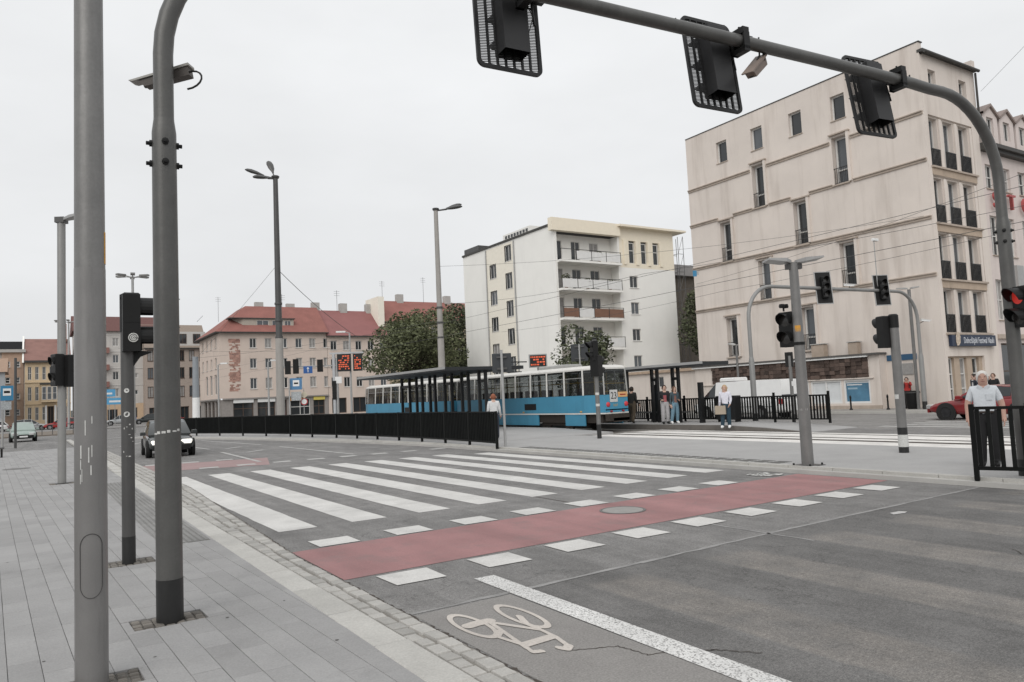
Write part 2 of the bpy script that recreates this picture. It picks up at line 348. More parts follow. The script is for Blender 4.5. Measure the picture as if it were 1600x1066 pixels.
# facade: a vertical plane starting at p0, running along unit d, with outward normal n; coordinates (s along, o outward, z up)
class Face:
    def __init__(f, p0, d, n, parent):
        f.p0 = Vector((p0[0], p0[1], 0)); f.d = Vector((d[0], d[1], 0)); f.n = Vector((n[0], n[1], 0)); f.par = parent
        f.off = parent.location if parent else Vector((0, 0, 0))
        f.rz = math.atan2(d[1], d[0]); f.flip = f.d.x * f.n.y - f.d.y * f.n.x > 0   # n to the left of d
    def P(f, s, o, z): return f.p0 + f.d * s + f.n * o + Vector((0, 0, z)) - f.off
    def bx(f, b, s0, s1, o0, o1, z0, z1, m=0):
        p = [f.P(s, o, z) for z in (z0, z1) for o in (o0, o1) for s in (s0, s1)]
        b.add(p, [(0, 2, 3, 1), (4, 5, 7, 6), (0, 1, 5, 4), (2, 6, 7, 3), (1, 3, 7, 5), (0, 4, 6, 2)], m)
    def grid(f, b, S0, S1, Z0, Z1, holes, depth, o=0.0, m=0):
        ss = sorted({S0, S1, *[h[0] for h in holes], *[h[1] for h in holes]}); zs = sorted({Z0, Z1, *[h[2] for h in holes], *[h[3] for h in holes]})
        ss = [s for s in ss if S0 <= s <= S1]; zs = [z for z in zs if Z0 <= z <= Z1]
        idx = {}; vs_ = []; fs = []
        def vid(i, j):
            if (i, j) not in idx: idx[i, j] = len(vs_); vs_.append(f.P(ss[i], o, zs[j]))
            return idx[i, j]
        for i in range(len(ss) - 1):
            for j in range(len(zs) - 1):
                cs, cz = (ss[i] + ss[i + 1]) / 2, (zs[j] + zs[j + 1]) / 2
                if any(h[0] < cs < h[1] and h[2] < cz < h[3] for h in holes): continue
                fs.append((vid(i, j), vid(i + 1, j), vid(i + 1, j + 1), vid(i, j + 1)))
        b.add(vs_, fs, m)
        for h in holes:
            d = h[4] if len(h) > 4 else depth
            q = [(h[0], h[2]), (h[1], h[2]), (h[1], h[3]), (h[0], h[3])]
            for k in range(4):
                (a, c), (e, g) = q[k], q[(k + 1) % 4]
                b.quad(f.P(a, o, c), f.P(e, o, g), f.P(e, o - d, g), f.P(a, o - d, c), m=m)
    def wall(f, S0, S1, Z0, Z1, holes, m, depth=.2, o=0.0, name='wall'):
        b = B(); f.grid(b, S0, S1, Z0, Z1, holes, depth, o); return b.obj(name, m, f.par)
    def box(f, name, s0, s1, o0, o1, z0, z1, m, parent=None):
        b = B(); f.bx(b, s0, s1, o0, o1, z0, z1); return b.obj(name, m, parent or f.par)
    def window(f, h, o, fm, gm, bars=(1, 0), fw=.06, fd=.05, sill=None, name='window', trans=None):
        """pane (the window) with a child frame; bars = (mullions, transoms) ; shared meshes per size"""
        w, ht = h[1] - h[0], h[3] - h[2]
        key = ('win', round(w, 2), round(ht, 2), bars, fw, fd, fm.name, gm.name, f.flip)
        if key not in CACHE:
            F = Face((0, 0), (1, 0), (0, 1) if f.flip else (0, -1), None)
            g = B(); g.quad(F.P(fw * .5, 0, fw * .5), F.P(w - fw * .5, 0, fw * .5), F.P(w - fw * .5, 0, ht - fw * .5), F.P(fw * .5, 0, ht - fw * .5))
            holes = []
            nx, nz = bars[0] + 1, bars[1] + 1; zb = [fw + (ht - 2 * fw) * i / nz for i in range(nz + 1)]
            if len(bars) > 2: zb = [fw, ht * bars[2], ht - fw]
            for i in range(nx):
                a = fw + (w - 2 * fw) * i / nx + (fw * .4 if i else 0); c = fw + (w - 2 * fw) * (i + 1) / nx - (fw * .4 if i < nx - 1 else 0)
                for j in range(len(zb) - 1): holes.append((a, c, zb[j] + (fw * .4 if j else 0), zb[j + 1] - (fw * .4 if j < len(zb) - 2 else 0)))
            fb = B(); F.grid(fb, 0, w, 0, ht, holes, fd - .005, o=fd)
            CACHE[key] = (g.mesh('window', gm), fb.mesh('frame', fm))
        pm, fm_ = CACHE[key]
        wo = put(name, pm, f.par, f.P(h[0], o, h[2]), f.rz)
        put('frame', fm_, wo)
        if sill:
            k2 = ('sill', round(w, 2), sill[0], sill[1].name, f.flip)
            if k2 not in CACHE:
                F = Face((0, 0), (1, 0), (0, 1) if f.flip else (0, -1), None); sb = B(); F.bx(sb, -.05, w + .05, .0, sill[0], -.05, -.002); CACHE[k2] = sb.mesh('sill', sill[1])
            put('sill', CACHE[k2], wo)
        return wo
CACHE = {}
# ================================================================== THE GROUND
struct(sheet([(-900, -300), (900, -300), (900, 1500), (-900, 1500)], -.02, 'ground', ASPH2))
def road_edge(y): return 2.62 if y < 9 else 2.62 + .46 * min(1, (y - 9) / 10)
def isl_edge(y):            # kerb line of the refuge island / platform, bends towards us far away
    pts = [(-30, 12.7), (26, 12.7), (31, 12.25), (36, 11.5), (42, 10.4), (48, 8.9), (54, 7.3), (62, 5.4)]
    for (a, x), (b, x2) in zip(pts, pts[1:]):
        if a <= y <= b:
            return x + (x2 - x) * (y - a) / (b - a)
    return pts[-1][1]
b = B()
b.quad((-40, -30, 0), (60, -30, 0), (60, 140, 0), (-40, 140, 0)); struct(b.obj('road', ASPH))

# near pavement
side = struct(B().obj('sidewalk', JOINT)); 
bb = B(); bb.box(-7, 2.05, -8, 48.5, -.02, .018); side.data = bb.mesh('sidewalk', JOINT)
pits = [(.32, 5.76, .30, .16), (.97, 7.06, .28, .17), (.96, 10.05, .27, .2), (.66, 23.11, .28, .3)]
TACT = (1.42, 2.03, 10.9, 21.7)
PROT = R(2.3); PC = (2.05, 6.0)
def prot(x, y, k=1):        # the paving courses run at a slight angle to the kerb
    c, s_ = math.cos(PROT * k), math.sin(PROT * k); dx, dy = x - PC[0], y - PC[1]
    return PC[0] + dx * c - dy * s_, PC[1] + dx * s_ + dy * c
PW = .1985
pav = []
for c in range(-9, 22):
    x1 = 2.06 - c * PW; x0 = x1 - PW
    y = 2.6 + rnd.random() * .6
    while y < 48:
        L = rnd.choice((.42, .58, .58, .78))
        p = prot((x0 + x1) / 2, y + L / 2)
        if p[0] > -.032 * p[1] - .85 - (4 if p[1] < 7 else 0) and max(prot(x1, y)[0], prot(x1, y + L)[0]) < 2.31: pav.append((x0, x1, y, y + L))
        y += L
rpits = [(*prot(px, py, -1), w, h) for px, py, w, h in pits]
def cut_pieces(p):
    """trim pavers round the setts at the pole feet"""
    out = [p]
    for (a0, a1, c0, c1) in [(px - w, px + w, py - h, py + h) for px, py, w, h in rpits]:
        nxt = []
        for q in out:
            if not (q[1] > a0 and q[0] < a1 and q[3] > c0 and q[2] < c1): nxt.append(q); continue
            if q[2] < c0: nxt.append((q[0], q[1], q[2], c0))
            if q[3] > c1: nxt.append((q[0], q[1], c1, q[3]))
            m0, m1 = max(q[2], c0), min(q[3], c1)
            if q[0] < a0: nxt.append((q[0], a0, m0, m1))
            if q[1] > a1: nxt.append((a1, q[1], m0, m1))
        out = nxt
    return [q for q in out if q[1] - q[0] > .02 and q[3] - q[2] > .03]
pav = [q for p in pav for q in cut_pieces(p)]
pav.sort(key=lambda q: (q[0] + q[1]) ** 2 * .25 + (q[2] + q[3]) ** 2 * .25)
far = B()
for i, (x0, x1, y0, y1) in enumerate(pav):
    g = .0017; z = .0385 + rnd.uniform(-.0013, .0013); cx, cy = prot((x0 + x1) / 2, (y0 + y1) / 2)
    w, h = (x1 - x0) / 2 - g, (y1 - y0) / 2 - g
    if i < 300:
        k = ('pav', round(x1 - x0, 2), round(y1 - y0, 2))
        if k not in CACHE:
            pb = B(); pb.taper(-w, w, -h, h, -.03, 0, .0025); CACHE[k] = pb.mesh('paver', PAVER)
        put('paver', CACHE[k], side, (cx, cy, z), PROT + R(rnd.uniform(-.15, .15)))
    else:
        o = len(far.v); far.taper(-w, w, -h, h, -.03, 0, .0025); c_, s_ = math.cos(PROT), math.sin(PROT)
        far.v[o:] = [(cx + v[0] * c_ - v[1] * s_, cy + v[0] * s_ + v[1] * c_, z + v[2]) for v in far.v[o:]]
tag(far.obj('paver', PAVER_S, side), kind='stuff')
# granite setts in the squares cut out round the pole feet
M_SETT = mat('dark_sett', (.155, .142, .126), .9, var=.25, scale=12, isl=.35, fine=.15)
for px, py, w, h in pits:
    sb = B(); n = max(3, int(2 * w / .075)); m_ = max(3, int(2 * h / .06))
    for i in range(n):
        for j in range(m_):
            cx = px - w + (i + .5) * 2 * w / n; cy = py - h + (j + .5) * 2 * h / m_
            a, c = w / n * rnd.uniform(.78, .95), h / m_ * rnd.uniform(.75, .95)
            sb.taper(cx - a, cx + a, cy - c, cy + c, .0, .032 + rnd.uniform(-.006, .006), .008)
    tag(sb.obj('sett', M_SETT, side), kind='stuff')
gm = B()
for k in range(60):
    x, y = rnd.uniform(-1.2, 1.95), rnd.uniform(4.6, 22); r_ = rnd.uniform(.008, .02)
    gm.quad(*[(x + r_ * math.cos(i * .9) * rnd.uniform(.7, 1.2), y + r_ * math.sin(i * .9) * rnd.uniform(.7, 1.2), .0415) for i in range(7)])
tag(gm.obj('gum_spot', mat('gum', (.1, .095, .09), .8, var=.2, isl=.4), side), kind='stuff')
# ribbed tactile strip: tiles with four ribs each
tb = B(); tw, tl = (TACT[1] - TACT[0]) / 2, .45
tb.taper(-tw / 2 + .004, tw / 2 - .004, -tl / 2 + .004, tl / 2 - .004, -.03, 0, .003)
for k in range(4):
    x = -tw / 2 + .045 + k * (tw - .09) / 3
    tb.taper(x - .026, x + .026, -tl / 2 + .006, tl / 2 - .006, -.001, .014, .008)
M_TACT = mat('tactile_tile', (.215, .212, .206), .85, var=.14, scale=2, fine=.14, obj=.1)
tmesh = tb.mesh('tactile_tile', M_TACT)
for i in range(2):
    for j in range(24): put('tactile_tile', tmesh, side, (TACT[0] + tw * (i + .5), TACT[2] + tl * (j + .5), .0425))

# kerb stones, flush at the crossing
kb = struct(B().obj('kerb', JOINT)); q = B(); q.box(2.05, 2.33, -8, 62, -.02, .015); kb.data = q.mesh('kerb', JOINT)
y = 2.2
while y < 62:
    L = 1.0 + rnd.uniform(-.02, .02); zt = .044 + .07 * max(0, min(1, (y - 24) / 3))
    kk = B(); kk.taper(2.055, 2.325, y + .004, y + L - .004, 0, zt + rnd.uniform(-.002, .002), .012); kk.obj('kerbstone', KERB, kb); y += L
# two to four rows of granite setts between kerb and asphalt
gut = struct(B().obj('gutter', MORTAR)); q = B()
ys = [-8 + k for k in range(72)]
for a in ys:
    e0, e1 = road_edge(a), road_edge(a + 1); q.quad((2.33, a, .0), (e0 + .02, a, .006), (e1 + .02, a + 1, .006), (2.33, a + 1, .006))
gut.data = q.mesh('gutter', MORTAR)
cob = []
y0 = 3.0; row = 0
for c in range(5):
    y = 3.0 + rnd.random() * .2
    while y < 60:
        L = rnd.uniform(.15, .24); w = (road_edge(y) - 2.33); n = max(2, round(w / .165))
        if c < n:
            a = 2.335 + w * c / n; cob.append((a + .008 + rnd.uniform(0, .014), a + w / n - .008 - rnd.uniform(0, .016), y + .009, y + L - .009 - rnd.uniform(0, .01)))
        y += L
cob.sort(key=lambda q: q[2])
far = B()
def lump(b, x0, x1, y0, y1, z, r):
    t = [rnd.uniform(-.008, .008) for _ in range(8)]
    p = [(x0 + t[0], y0 + t[1], 0), (x1 + t[2], y0 + t[3], 0), (x1 + t[4], y1 + t[5], 0), (x0 + t[6], y1 + t[7], 0)]
    c = (sum(v[0] for v in p) / 4, sum(v[1] for v in p) / 4)
    def sh(k, zz): return [(c[0] + (v[0] - c[0]) * k, c[1] + (v[1] - c[1]) * k, zz) for v in p]
    vs_ = sh(1, -.02) + sh(1, z - r) + sh(.93, z - r * .25) + sh(.78, z)
    fs = [(i + 4 * k, (i + 1) % 4 + 4 * k, (i + 1) % 4 + 4 * k + 4, i + 4 * k + 4) for k in range(3) for i in range(4)] + [(12, 13, 14, 15)]
    b.add(vs_, fs)
for i, (x0, x1, y0, y1) in enumerate(cob):
    z = .03 + rnd.uniform(-.006, .005)
    if i < 290:
        cb = B(); lump(cb, x0, x1, y0, y1, z, .02); cb.obj('cobble', COBBLE, gut)
    else: lump(far, x0, x1, y0, y1, z, .015)
tag(far.obj('cobble', COBBLE_S, gut), kind='stuff')
# crumbling seam between setts and asphalt
M_CRACK = mat('open_joint', (.06, .05, .042), .95, var=.3)
q = B(); pr = None
for k in range(420):
    y = 3 + k * .045; e = road_edge(y) + .022 + rnd.uniform(-.014, .014); w = max(.002, rnd.gauss(.007, .006) * (1 if y < 8 else .6))
    if pr: q.quad((pr[0] - pr[1], pr[2], .0075), (pr[0] + pr[1], pr[2], .0075), (e + w, y, .0075), (e - w, y, .0075))
    pr = (e, w, y)
struct(q.obj('road_joint', M_CRACK))

# ------------------------------------------------------------------ painted markings
zeb = struct(B().obj('zebra_crossing', WHITE_P)); zeb.data = bpy.data.meshes.new('zebra_crossing')
for k in range(9):
    x = 2.95 + k * 1.105
    yn, yf = 10.98 + .03 * k, 22.1 - .05 * k
    if k == 8: yf = 21
    w = .56
    s = B(); n = 24
    L = [(x + rnd.uniform(-.007, .007), yn + (yf - yn) * i / n) for i in range(n + 1)]
    for i in range(n):
        s.quad((L[i][0], L[i][1], .004), (L[i][0] + w, L[i][1], .004), (L[i + 1][0] + w, L[i + 1][1], .004), (L[i + 1][0], L[i + 1][1], .004))
    s.obj('stripe', WHITE_P, zeb)
bic = struct(B().obj('bicycle_crossing', RED_P))
q = B(); n = 40
for i in range(n):
    a, c = 2.66 + (12.62 - 2.66) * i / n, 2.66 + (12.62 - 2.66) * (i + 1) / n
    s0 = 7.5 + .026 * (a - 2.66); s1 = 7.5 + .026 * (c - 2.66)
    q.quad((a, s0, .004), (c, s1, .004), (c, s1 + 1.85, .004), (a, s0 + 1.85, .004))
bic.data = q.mesh('bicycle_crossing', RED_P)
for side_ in (0, 1):
    for k in range(9):
        x = (2.97, 3.03)[side_] + 1.053 * k; y = (6.9, 9.40)[side_] + .026 * (x - 2.66)
        if side_ == 1 and k == 8: continue
        s = B(); j = [rnd.uniform(-.012, .012) for _ in range(4)]
        s.quad((x + j[0], y, .008), (x + .54, y + j[1], .008), (x + .55 + j[2], y + .5, .008), (x + j[3], y + .5, .008)); s.obj('square', WHITE_P, bic)
# solid speckled line and the bicycle symbol
ll = B(); n = 30
for i in range(n):
    y0, y1 = 6.62 - 5 * i / n, 6.62 - 5 * (i + 1) / n
    f0, f1 = 3.665 - .02 * (6.62 - y0), 3.665 - .02 * (6.62 - y1)
    ll.quad((f0, y0, .006), (f0 + .225, y0, .006), (f1 + .225, y1, .006), (f1, y1, .006))
struct(ll.obj('lane_line', SPECK_P))
sy = B()
BIKE_P = paint('symbol_paint', (.5, .46, .42), wear=.25)
def disc(x, y, rx, ry, z):
    sy.quad(*[(x + rx * math.cos(2 * math.pi * i / 14), y + ry * math.sin(2 * math.pi * i / 14), z) for i in range(14)])
def stroke(pts, w, z=.007):
    P_ = [Vector((x, y, 0)) for x, y in pts]
    for a, c in zip(P_, P_[1:]):
        stroke.z += .00002
        # road symbols are stretched along the lane: offset in the unstretched frame
        k = w[1] / w[0]; d = Vector((c.x - a.x, (c.y - a.y) / k, 0)); d.normalize(); nn = Vector((-d.y, d.x * k, 0)) * w[0] / 2
        sy.quad(*[(v.x, v.y, z + stroke.z) for v in (a + nn, a - nn, c - nn, c + nn)])
    for p in P_: stroke.z += .00002; disc(p.x, p.y, w[0] / 2, w[1] / 2, z + stroke.z)
def wheel_ring(cx, cy, rx, ry, rot, w, z=.0068, n=40):
    c_, s_ = math.cos(rot), math.sin(rot); ring = lambda a, b_: [(cx + a * math.cos(2 * math.pi * i / n) * c_ - b_ * math.sin(2 * math.pi * i / n) * s_, cy + a * math.cos(2 * math.pi * i / n) * s_ + b_ * math.sin(2 * math.pi * i / n) * c_) for i in range(n)]
    o, i_ = ring(rx + w[0] / 2, ry + w[1] / 2), ring(rx - w[0] / 2, ry - w[1] / 2)
    for k in range(n): sy.quad(*[(x, y, z) for x, y in (o[k], o[(k + 1) % n], i_[(k + 1) % n], i_[k])])
stroke.z = 0
W1 = (.034, .085)
wheel_ring(2.902, 5.30, .103, .345, -.03, W1); wheel_ring(3.332, 5.265, .1, .37, -.04, W1)
for pts, w in (([(2.87, 5.31), (2.951, 5.325), (3.066, 5.32)], (.1, .13)), ([(3.057, 5.268), (3.241, 4.874)], W1), ([(3.045, 5.25), (2.937, 4.578)], W1),
               ([(2.995, 5.03), (2.909, 4.943), (2.947, 4.70)], W1), ([(2.957, 4.651), (3.22, 4.675)], (.05, .11)), ([(3.248, 4.885), (3.238, 4.66), (3.188, 4.43)], W1),
               ([(3.192, 4.43), (3.14, 4.385), (3.117, 4.439)], (.05, .09)), ([(2.949, 4.62), (2.922, 4.489), (2.986, 4.463)], (.03, .07)), ([(3.311, 5.253), (3.248, 5.063), (3.251, 4.918)], (.045, .1))):
    stroke(pts, w)
struct(sy.obj('bicycle_marking', BIKE_P))
# repairs and seams in the asphalt
SEAM = mat('bitumen_seam', (.25, .245, .24), .8, var=.35, scale=4, fine=.2)
def seam(pts, w, z=.0035, name='road_seam', m=SEAM):
    q = B(); pr = None
    for (x0, y0), (x1, y1) in zip(pts, pts[1:]):
        for i in range(13):
            t = i / 12; x, y = x0 + (x1 - x0) * t + rnd.uniform(-.012, .012), y0 + (y1 - y0) * t + rnd.uniform(-.012, .012)
            d = Vector((x1 - x0, y1 - y0)).normalized(); ww = w * rnd.uniform(.6, 1.2)
            cur = ((x - d.y * ww / 2, y + d.x * ww / 2, z), (x + d.y * ww / 2, y - d.x * ww / 2, z))
            if pr: q.quad(pr[0], pr[1], cur[1], cur[0])
            pr = cur
    return struct(q.obj(name, m))
seam([(2.66, 5.92), (5.29, 6.02), (7.91, 6.14), (12.6, 6.25)], .06)
seam([(7.42, 5.5), (7.43, 7.3)], .05)
seam([(7.40, 9.5), (7.42, 12.5)], .03, m=M_CRACK)
q = B(); q.quad((2.67, 3.0, .002), (3.6, 3.0, .002), (3.63, 5.9, .002), (2.67, 5.86, .002)); struct(q.obj('road_patch', M_PATCH))
for pts in ([(3.15, 4.38), (3.45, 4.2), (3.5, 3.95), (3.9, 3.75), (4.1, 3.5)], [(8.35, 3.9), (8.31, 3.8), (8.2, 3.74), (8.24, 3.6), (8.15, 3.5)]):
    seam([(x + rnd.uniform(-.02, .02), y + rnd.uniform(-.02, .02)) for x, y in pts], .011, .0045, 'road_crack', M_CRACK)
WORN0 = paint('scrap_paint', (.45, .44, .43), wear=.8)
q = B(); q.quad((9.5, 5.8, .006), (9.7, 5.76, .006), (9.82, 5.8, .006), (9.78, 5.89, .006), (9.58, 5.9, .006)); struct(q.obj('paint_scrap', WORN0))
# worn lane marks on the far side of the zebra
fl = struct(B().obj('lane_marking', RED_OLD)); q = B(); q.quad((3.1, 24.9, .004), (6.2, 23.9, .004), (7.0, 27.3, .004), (3.1, 28.0, .004)); fl.data = q.mesh('lane_marking', RED_OLD)
WORN = paint('worn_white_paint', (.42, .415, .4), wear=.9)
def dash(x0, y0, x1, y1, w, z=.008):
    d = Vector((x1 - x0, y1 - y0)).normalized(); q = B()
    q.quad((x0 - d.y * w / 2, y0 + d.x * w / 2, z), (x0 + d.y * w / 2, y0 - d.x * w / 2, z), (x1 + d.y * w / 2, y1 - d.x * w / 2, z), (x1 - d.y * w / 2, y1 + d.x * w / 2, z)); q.obj('dash', WORN, fl)
for k in range(9): dash(3.2 + 1.1 * k, 24.75 - .03 * k, 3.75 + 1.1 * k, 24.7 - .03 * k, .5)
for k in range(3): dash(3.2 + 1.1 * k, 28.1 - .1 * k, 3.75 + 1.1 * k, 28.05 - .1 * k, .5)
dash(6.3, 25.5, 6.6, 33, .14); dash(9.45, 25.3, 9.25, 34, .14); dash(9.2, 37, 8.3, 47, .14); dash(6.7, 36, 6.3, 47, .14)
for y in (31.5, 35.5): dash(7.3, y, 8.2, y + 1, .2)
dash(4, 46, 10, 62, .2); dash(0, 60, 9, 66, .3)

# ------------------------------------------------------------------ refuge island, platforms, tracks
def band(xa, xb, y0, y1, z, name, m, step=2.0, parent=None):
    q = B(); y = y0; pts = []
    while y < y1 + 1e-6: pts.append(y); y += step
    fa = xa if callable(xa) else (lambda _: xa); fb = xb if callable(xb) else (lambda _: xb); fz = z if callable(z) else (lambda _: z)
    for a, c in zip(pts, pts[1:]):
        p = [(fa(a), a, fz(a)), (fb(a), a, fz(a)), (fb(c), c, fz(c)), (fa(c), c, fz(c))]
        q.quad(*p)
        for u, v in ((p[3], p[0]), (p[1], p[2])): q.quad(u, v, (v[0], v[1], -.05), (u[0], u[1], -.05))
    for e in (pts[0], pts[-1]): q.quad((fa(e), e, fz(e)), (fb(e), e, fz(e)), (fb(e), e, -.05), (fa(e), e, -.05))
    return q.obj(name, m, parent)
isl = struct(band(lambda y: isl_edge(y) + .3, 18.0, -24, 60, .115, 'island', ISLAND))
ik = struct(band(isl_edge, lambda y: isl_edge(y) + .16, -24, 60, .075, 'island_kerb', CONC))
y = -6
while y < 58:
    e0, e1 = isl_edge(y), isl_edge(y + 1)
    kk = B(); T = Matrix.Shear('XY', 4, (0, 0))
    p = [(e0 + .16, y + .006), (e0 + .31, y + .006), (e1 + .31, y + .994), (e1 + .16, y + .994)]
    kk.prism(p, 0, .13 + rnd.uniform(-.002, .002)); kk.obj('kerbstone', KERB, ik); y += 1
# bumpy warning strip along the island kerb
sb = B()
for i in range(24):
    for j in range(5):
        x, y = 13.06 + j * .12, 10.6 + i * .42
        sb.taper(x - .045, x + .045, y - .16, y + .16, .11, .121, .008)
tag(sb.obj('tactile_stud', mat('tactile_stud', (.12, .118, .113), .85, var=.15), isl), kind='stuff')
plat = struct(band(14.0, 20.05, 24, 58, lambda y: .12 + .12 * max(0, min(1, (y - 24) / 4)), 'platform', ISLAND))
ramp = lambda y: .03 + .21 * max(0, min(1, (y - 16.9) / 3.2))
plat2 = struct(band(23.15, 25.9, 16.9, 62, ramp, 'far_platform', ISLAND))
pe = struct(band(22.95, 23.15, 16.9, 62, lambda y: ramp(y) - .005, 'platform_edge', mat('dark_platform_edge', (.12, .11, .1), .9, var=.2)))
trk = struct(band(18.0, 22.95, -24, 130, .012, 'tram_track', mat('track_concrete', (.27, .255, .235), .85, var=.14, scale=1.2, fine=.1, dirt=.5, dscale=(.8, .12, 1))))
RAIL = mat('rail_steel', (.12, .105, .095), .4, metal=.6, var=.2)
for x in (18.75, 20.19, 20.95, 22.39):
    q = B(); q.box(x - .035, x + .035, -24, 130, .0, .024); q.box(x + .038, x + .075, -24, 130, .0, .018); q.obj('rail', RAIL, trk)
tz = struct(B().obj('track_crossing', WHITE_P)); tz.data = bpy.data.meshes.new('track_crossing')
PALE = paint('pale_crossing_paint', (.68, .66, .63), under=(.34, .32, .3), wear=.5)
for x, w in ((18.12, .5), (18.95, .9), (20.3, .55), (21.1, 1.15), (22.48, .42)):
    q = B(); q.quad((x, 7.2, .027), (x + w, 7.2, .027), (x + w, 24.2, .027), (x, 24.2, .027)); q.obj('stripe', PALE, tz)
# second carriageway, far pavement
struct(band(25.9, 36.6, -24, 130, .006, 'far_road', ASPH2))
fr = struct(B().obj('far_road_marking', WORN)); fr.data = bpy.data.meshes.new('far_road_marking')
for k in range(9):
    x = 26.6 + k * 1.05; q = B(); q.quad((x, 9.5, .012), (x + .5, 9.5, .012), (x + .5, 16.6, .012), (x, 16.6, .012)); q.obj('stripe', WORN, fr)
for y in range(22, 90, 6):
    q = B(); q.quad((31.1, y, .012), (31.22, y, .012), (31.22, y + 3, .012), (31.1, y + 3, .012)); q.obj('dash', WORN, fr)
struct(band(36.6, 36.85, -24, 130, .14, 'far_kerb', KERB))
struct(band(36.85, 75, -24, 130, .12, 'far_sidewalk', mat('far_paving', (.29, .275, .255), .9, var=.16, scale=.8, fine=.1)))
# the side street beyond the stop, with its kerb and verge
struct(band(-60, 4.2, 84, 150, .10, 'verge', mat('verge_dirt', (.17, .145, .12), .95, var=.25, scale=.6), step=66))
struct(band(-60, 20, 104, 170, .11, 'parking_strip', ASPH2, step=66))
hl = struct(B().obj('hill', DIRTM)); q = B(); q.box(-700, 700, 1180, 1300, -1, 9); hl.data = q.mesh('hill', mat('far_land', (.16, .17, .17), 1, var=.2, scale=.01))
# ================================================================== BUILDINGS
# ---- the cream corner block on the right
WALL_A = mat('cream_render', (.655, .592, .54), .9, var=.09, scale=.4, fine=.06, fscale=30, dirt=.55, dscale=(1.3, 1.3, .13), dirtcol=(.38, .32, .275), drange=(.5, .76), bump=.15, bscale=25)
WALL_A2 = mat('tan_render', (.43, .345, .27), .9, var=.12, dirt=.3)
TRIM_A = mat('ledge_stone', (.42, .355, .3), .9, var=.2, dirt=.5, dscale=(1, 1, 2))
SLATE = mat('dark_eave', (.055, .053, .05), .6, var=.2)
XA, YA = 40.5, 21.16
bA = thing('corner_building', 'cream five storey corner block with staggered deep set windows and ledges', 'building', (XA, YA, 0))
fA = Face((XA, YA), (0, 1), (-1, 0), bA); LA = 17.3
fB = Face((XA, YA), (1, 0), (0, -1), bA); LB = 5.75
cols = [13.5, 10.5, 7.5, 4.52]         # opening starts (s), 1.02 wide
holesA = []; tall = []; small = []
for c in range(4): small.append((cols[c] + .02, cols[c] + .95, 17.3, 18.8, .28))
for r, (z0, z1, cs) in enumerate(((13.45, 16.3, (1, 3)), (10.35, 13.1, (0, 2)), (7.3, 9.9, (1, 3)), (3.75, 6.42, (0, 2)))):
    for c in cs: tall.append((cols[c] + .05, cols[c] + 1.07, z0, z1, .42))
fA.wall(0, LA, 0, 19.9, small + tall, WALL_A, .4)
for h in small: fA.window((h[0], h[1], h[2], h[3]), -.25, FRAME_W, rnd.choice((GLASS_B, GLASS)), (0, 0), fw=.09, sill=(.3, TRIM_A))
RAILM = mat('dark_railing', (.035, .033, .032), .6, var=.2)
for i, h in enumerate(tall):
    wo = fA.window((h[0] + .03, h[1] - .03, h[2] + .02, h[3] - .02), -.41, FRAME_W, (GLASS, GLASS_B)[i % 3 == 1], (0, 1, .3), fw=.11, fd=.07)
    g = B()
    for k in range(9):
        s = h[0] + .06 + k * .112; fA.bx(g, s - .01, s + .01, -.075, -.055, h[2] + .02, h[2] + .95)
    fA.bx(g, h[0], h[1], -.08, -.05, h[2] + .95, h[2] + .99)
    fA.bx(g, h[0], h[1], -.08, -.05, h[2] + .06, h[2] + .09); g.obj('railing', RAILM, bA)
    fr_ = B(); fA.bx(fr_, h[0] - .17, h[0] - .003, .002, .13, h[2] - .02, h[3] + .12); fr_.obj('window_jamb', WALL_A, bA)
    fr_ = B(); fA.bx(fr_, h[0] - .22, h[1] + .1, .002, .17, h[3] + .122, h[3] + .2); fr_.obj('window_hood', TRIM_A, bA)
    fr_ = B(); fA.bx(fr_, h[0] - .05, h[1] + .08, .002, .14, h[2] - .1, h[2] - .025); fr_.obj('sill', TRIM_A, bA)
for z in (15.92, 13.32, 10.18, 7.1):
    cuts = sorted([(h[0] - .24, h[1] + .12) for h in tall if h[2] - .15 < z < h[3] + .25]); s = .06
    for a, c in cuts + [(LA, LA)]:
        if a - s > .1:
            q = B(); fA.bx(q, s, a, .002, .07, z, z + .13); fA.bx(q, s, a, .002, .13, z + .131, z + .19); q.obj('ledge', TRIM_A, bA)
        s = c
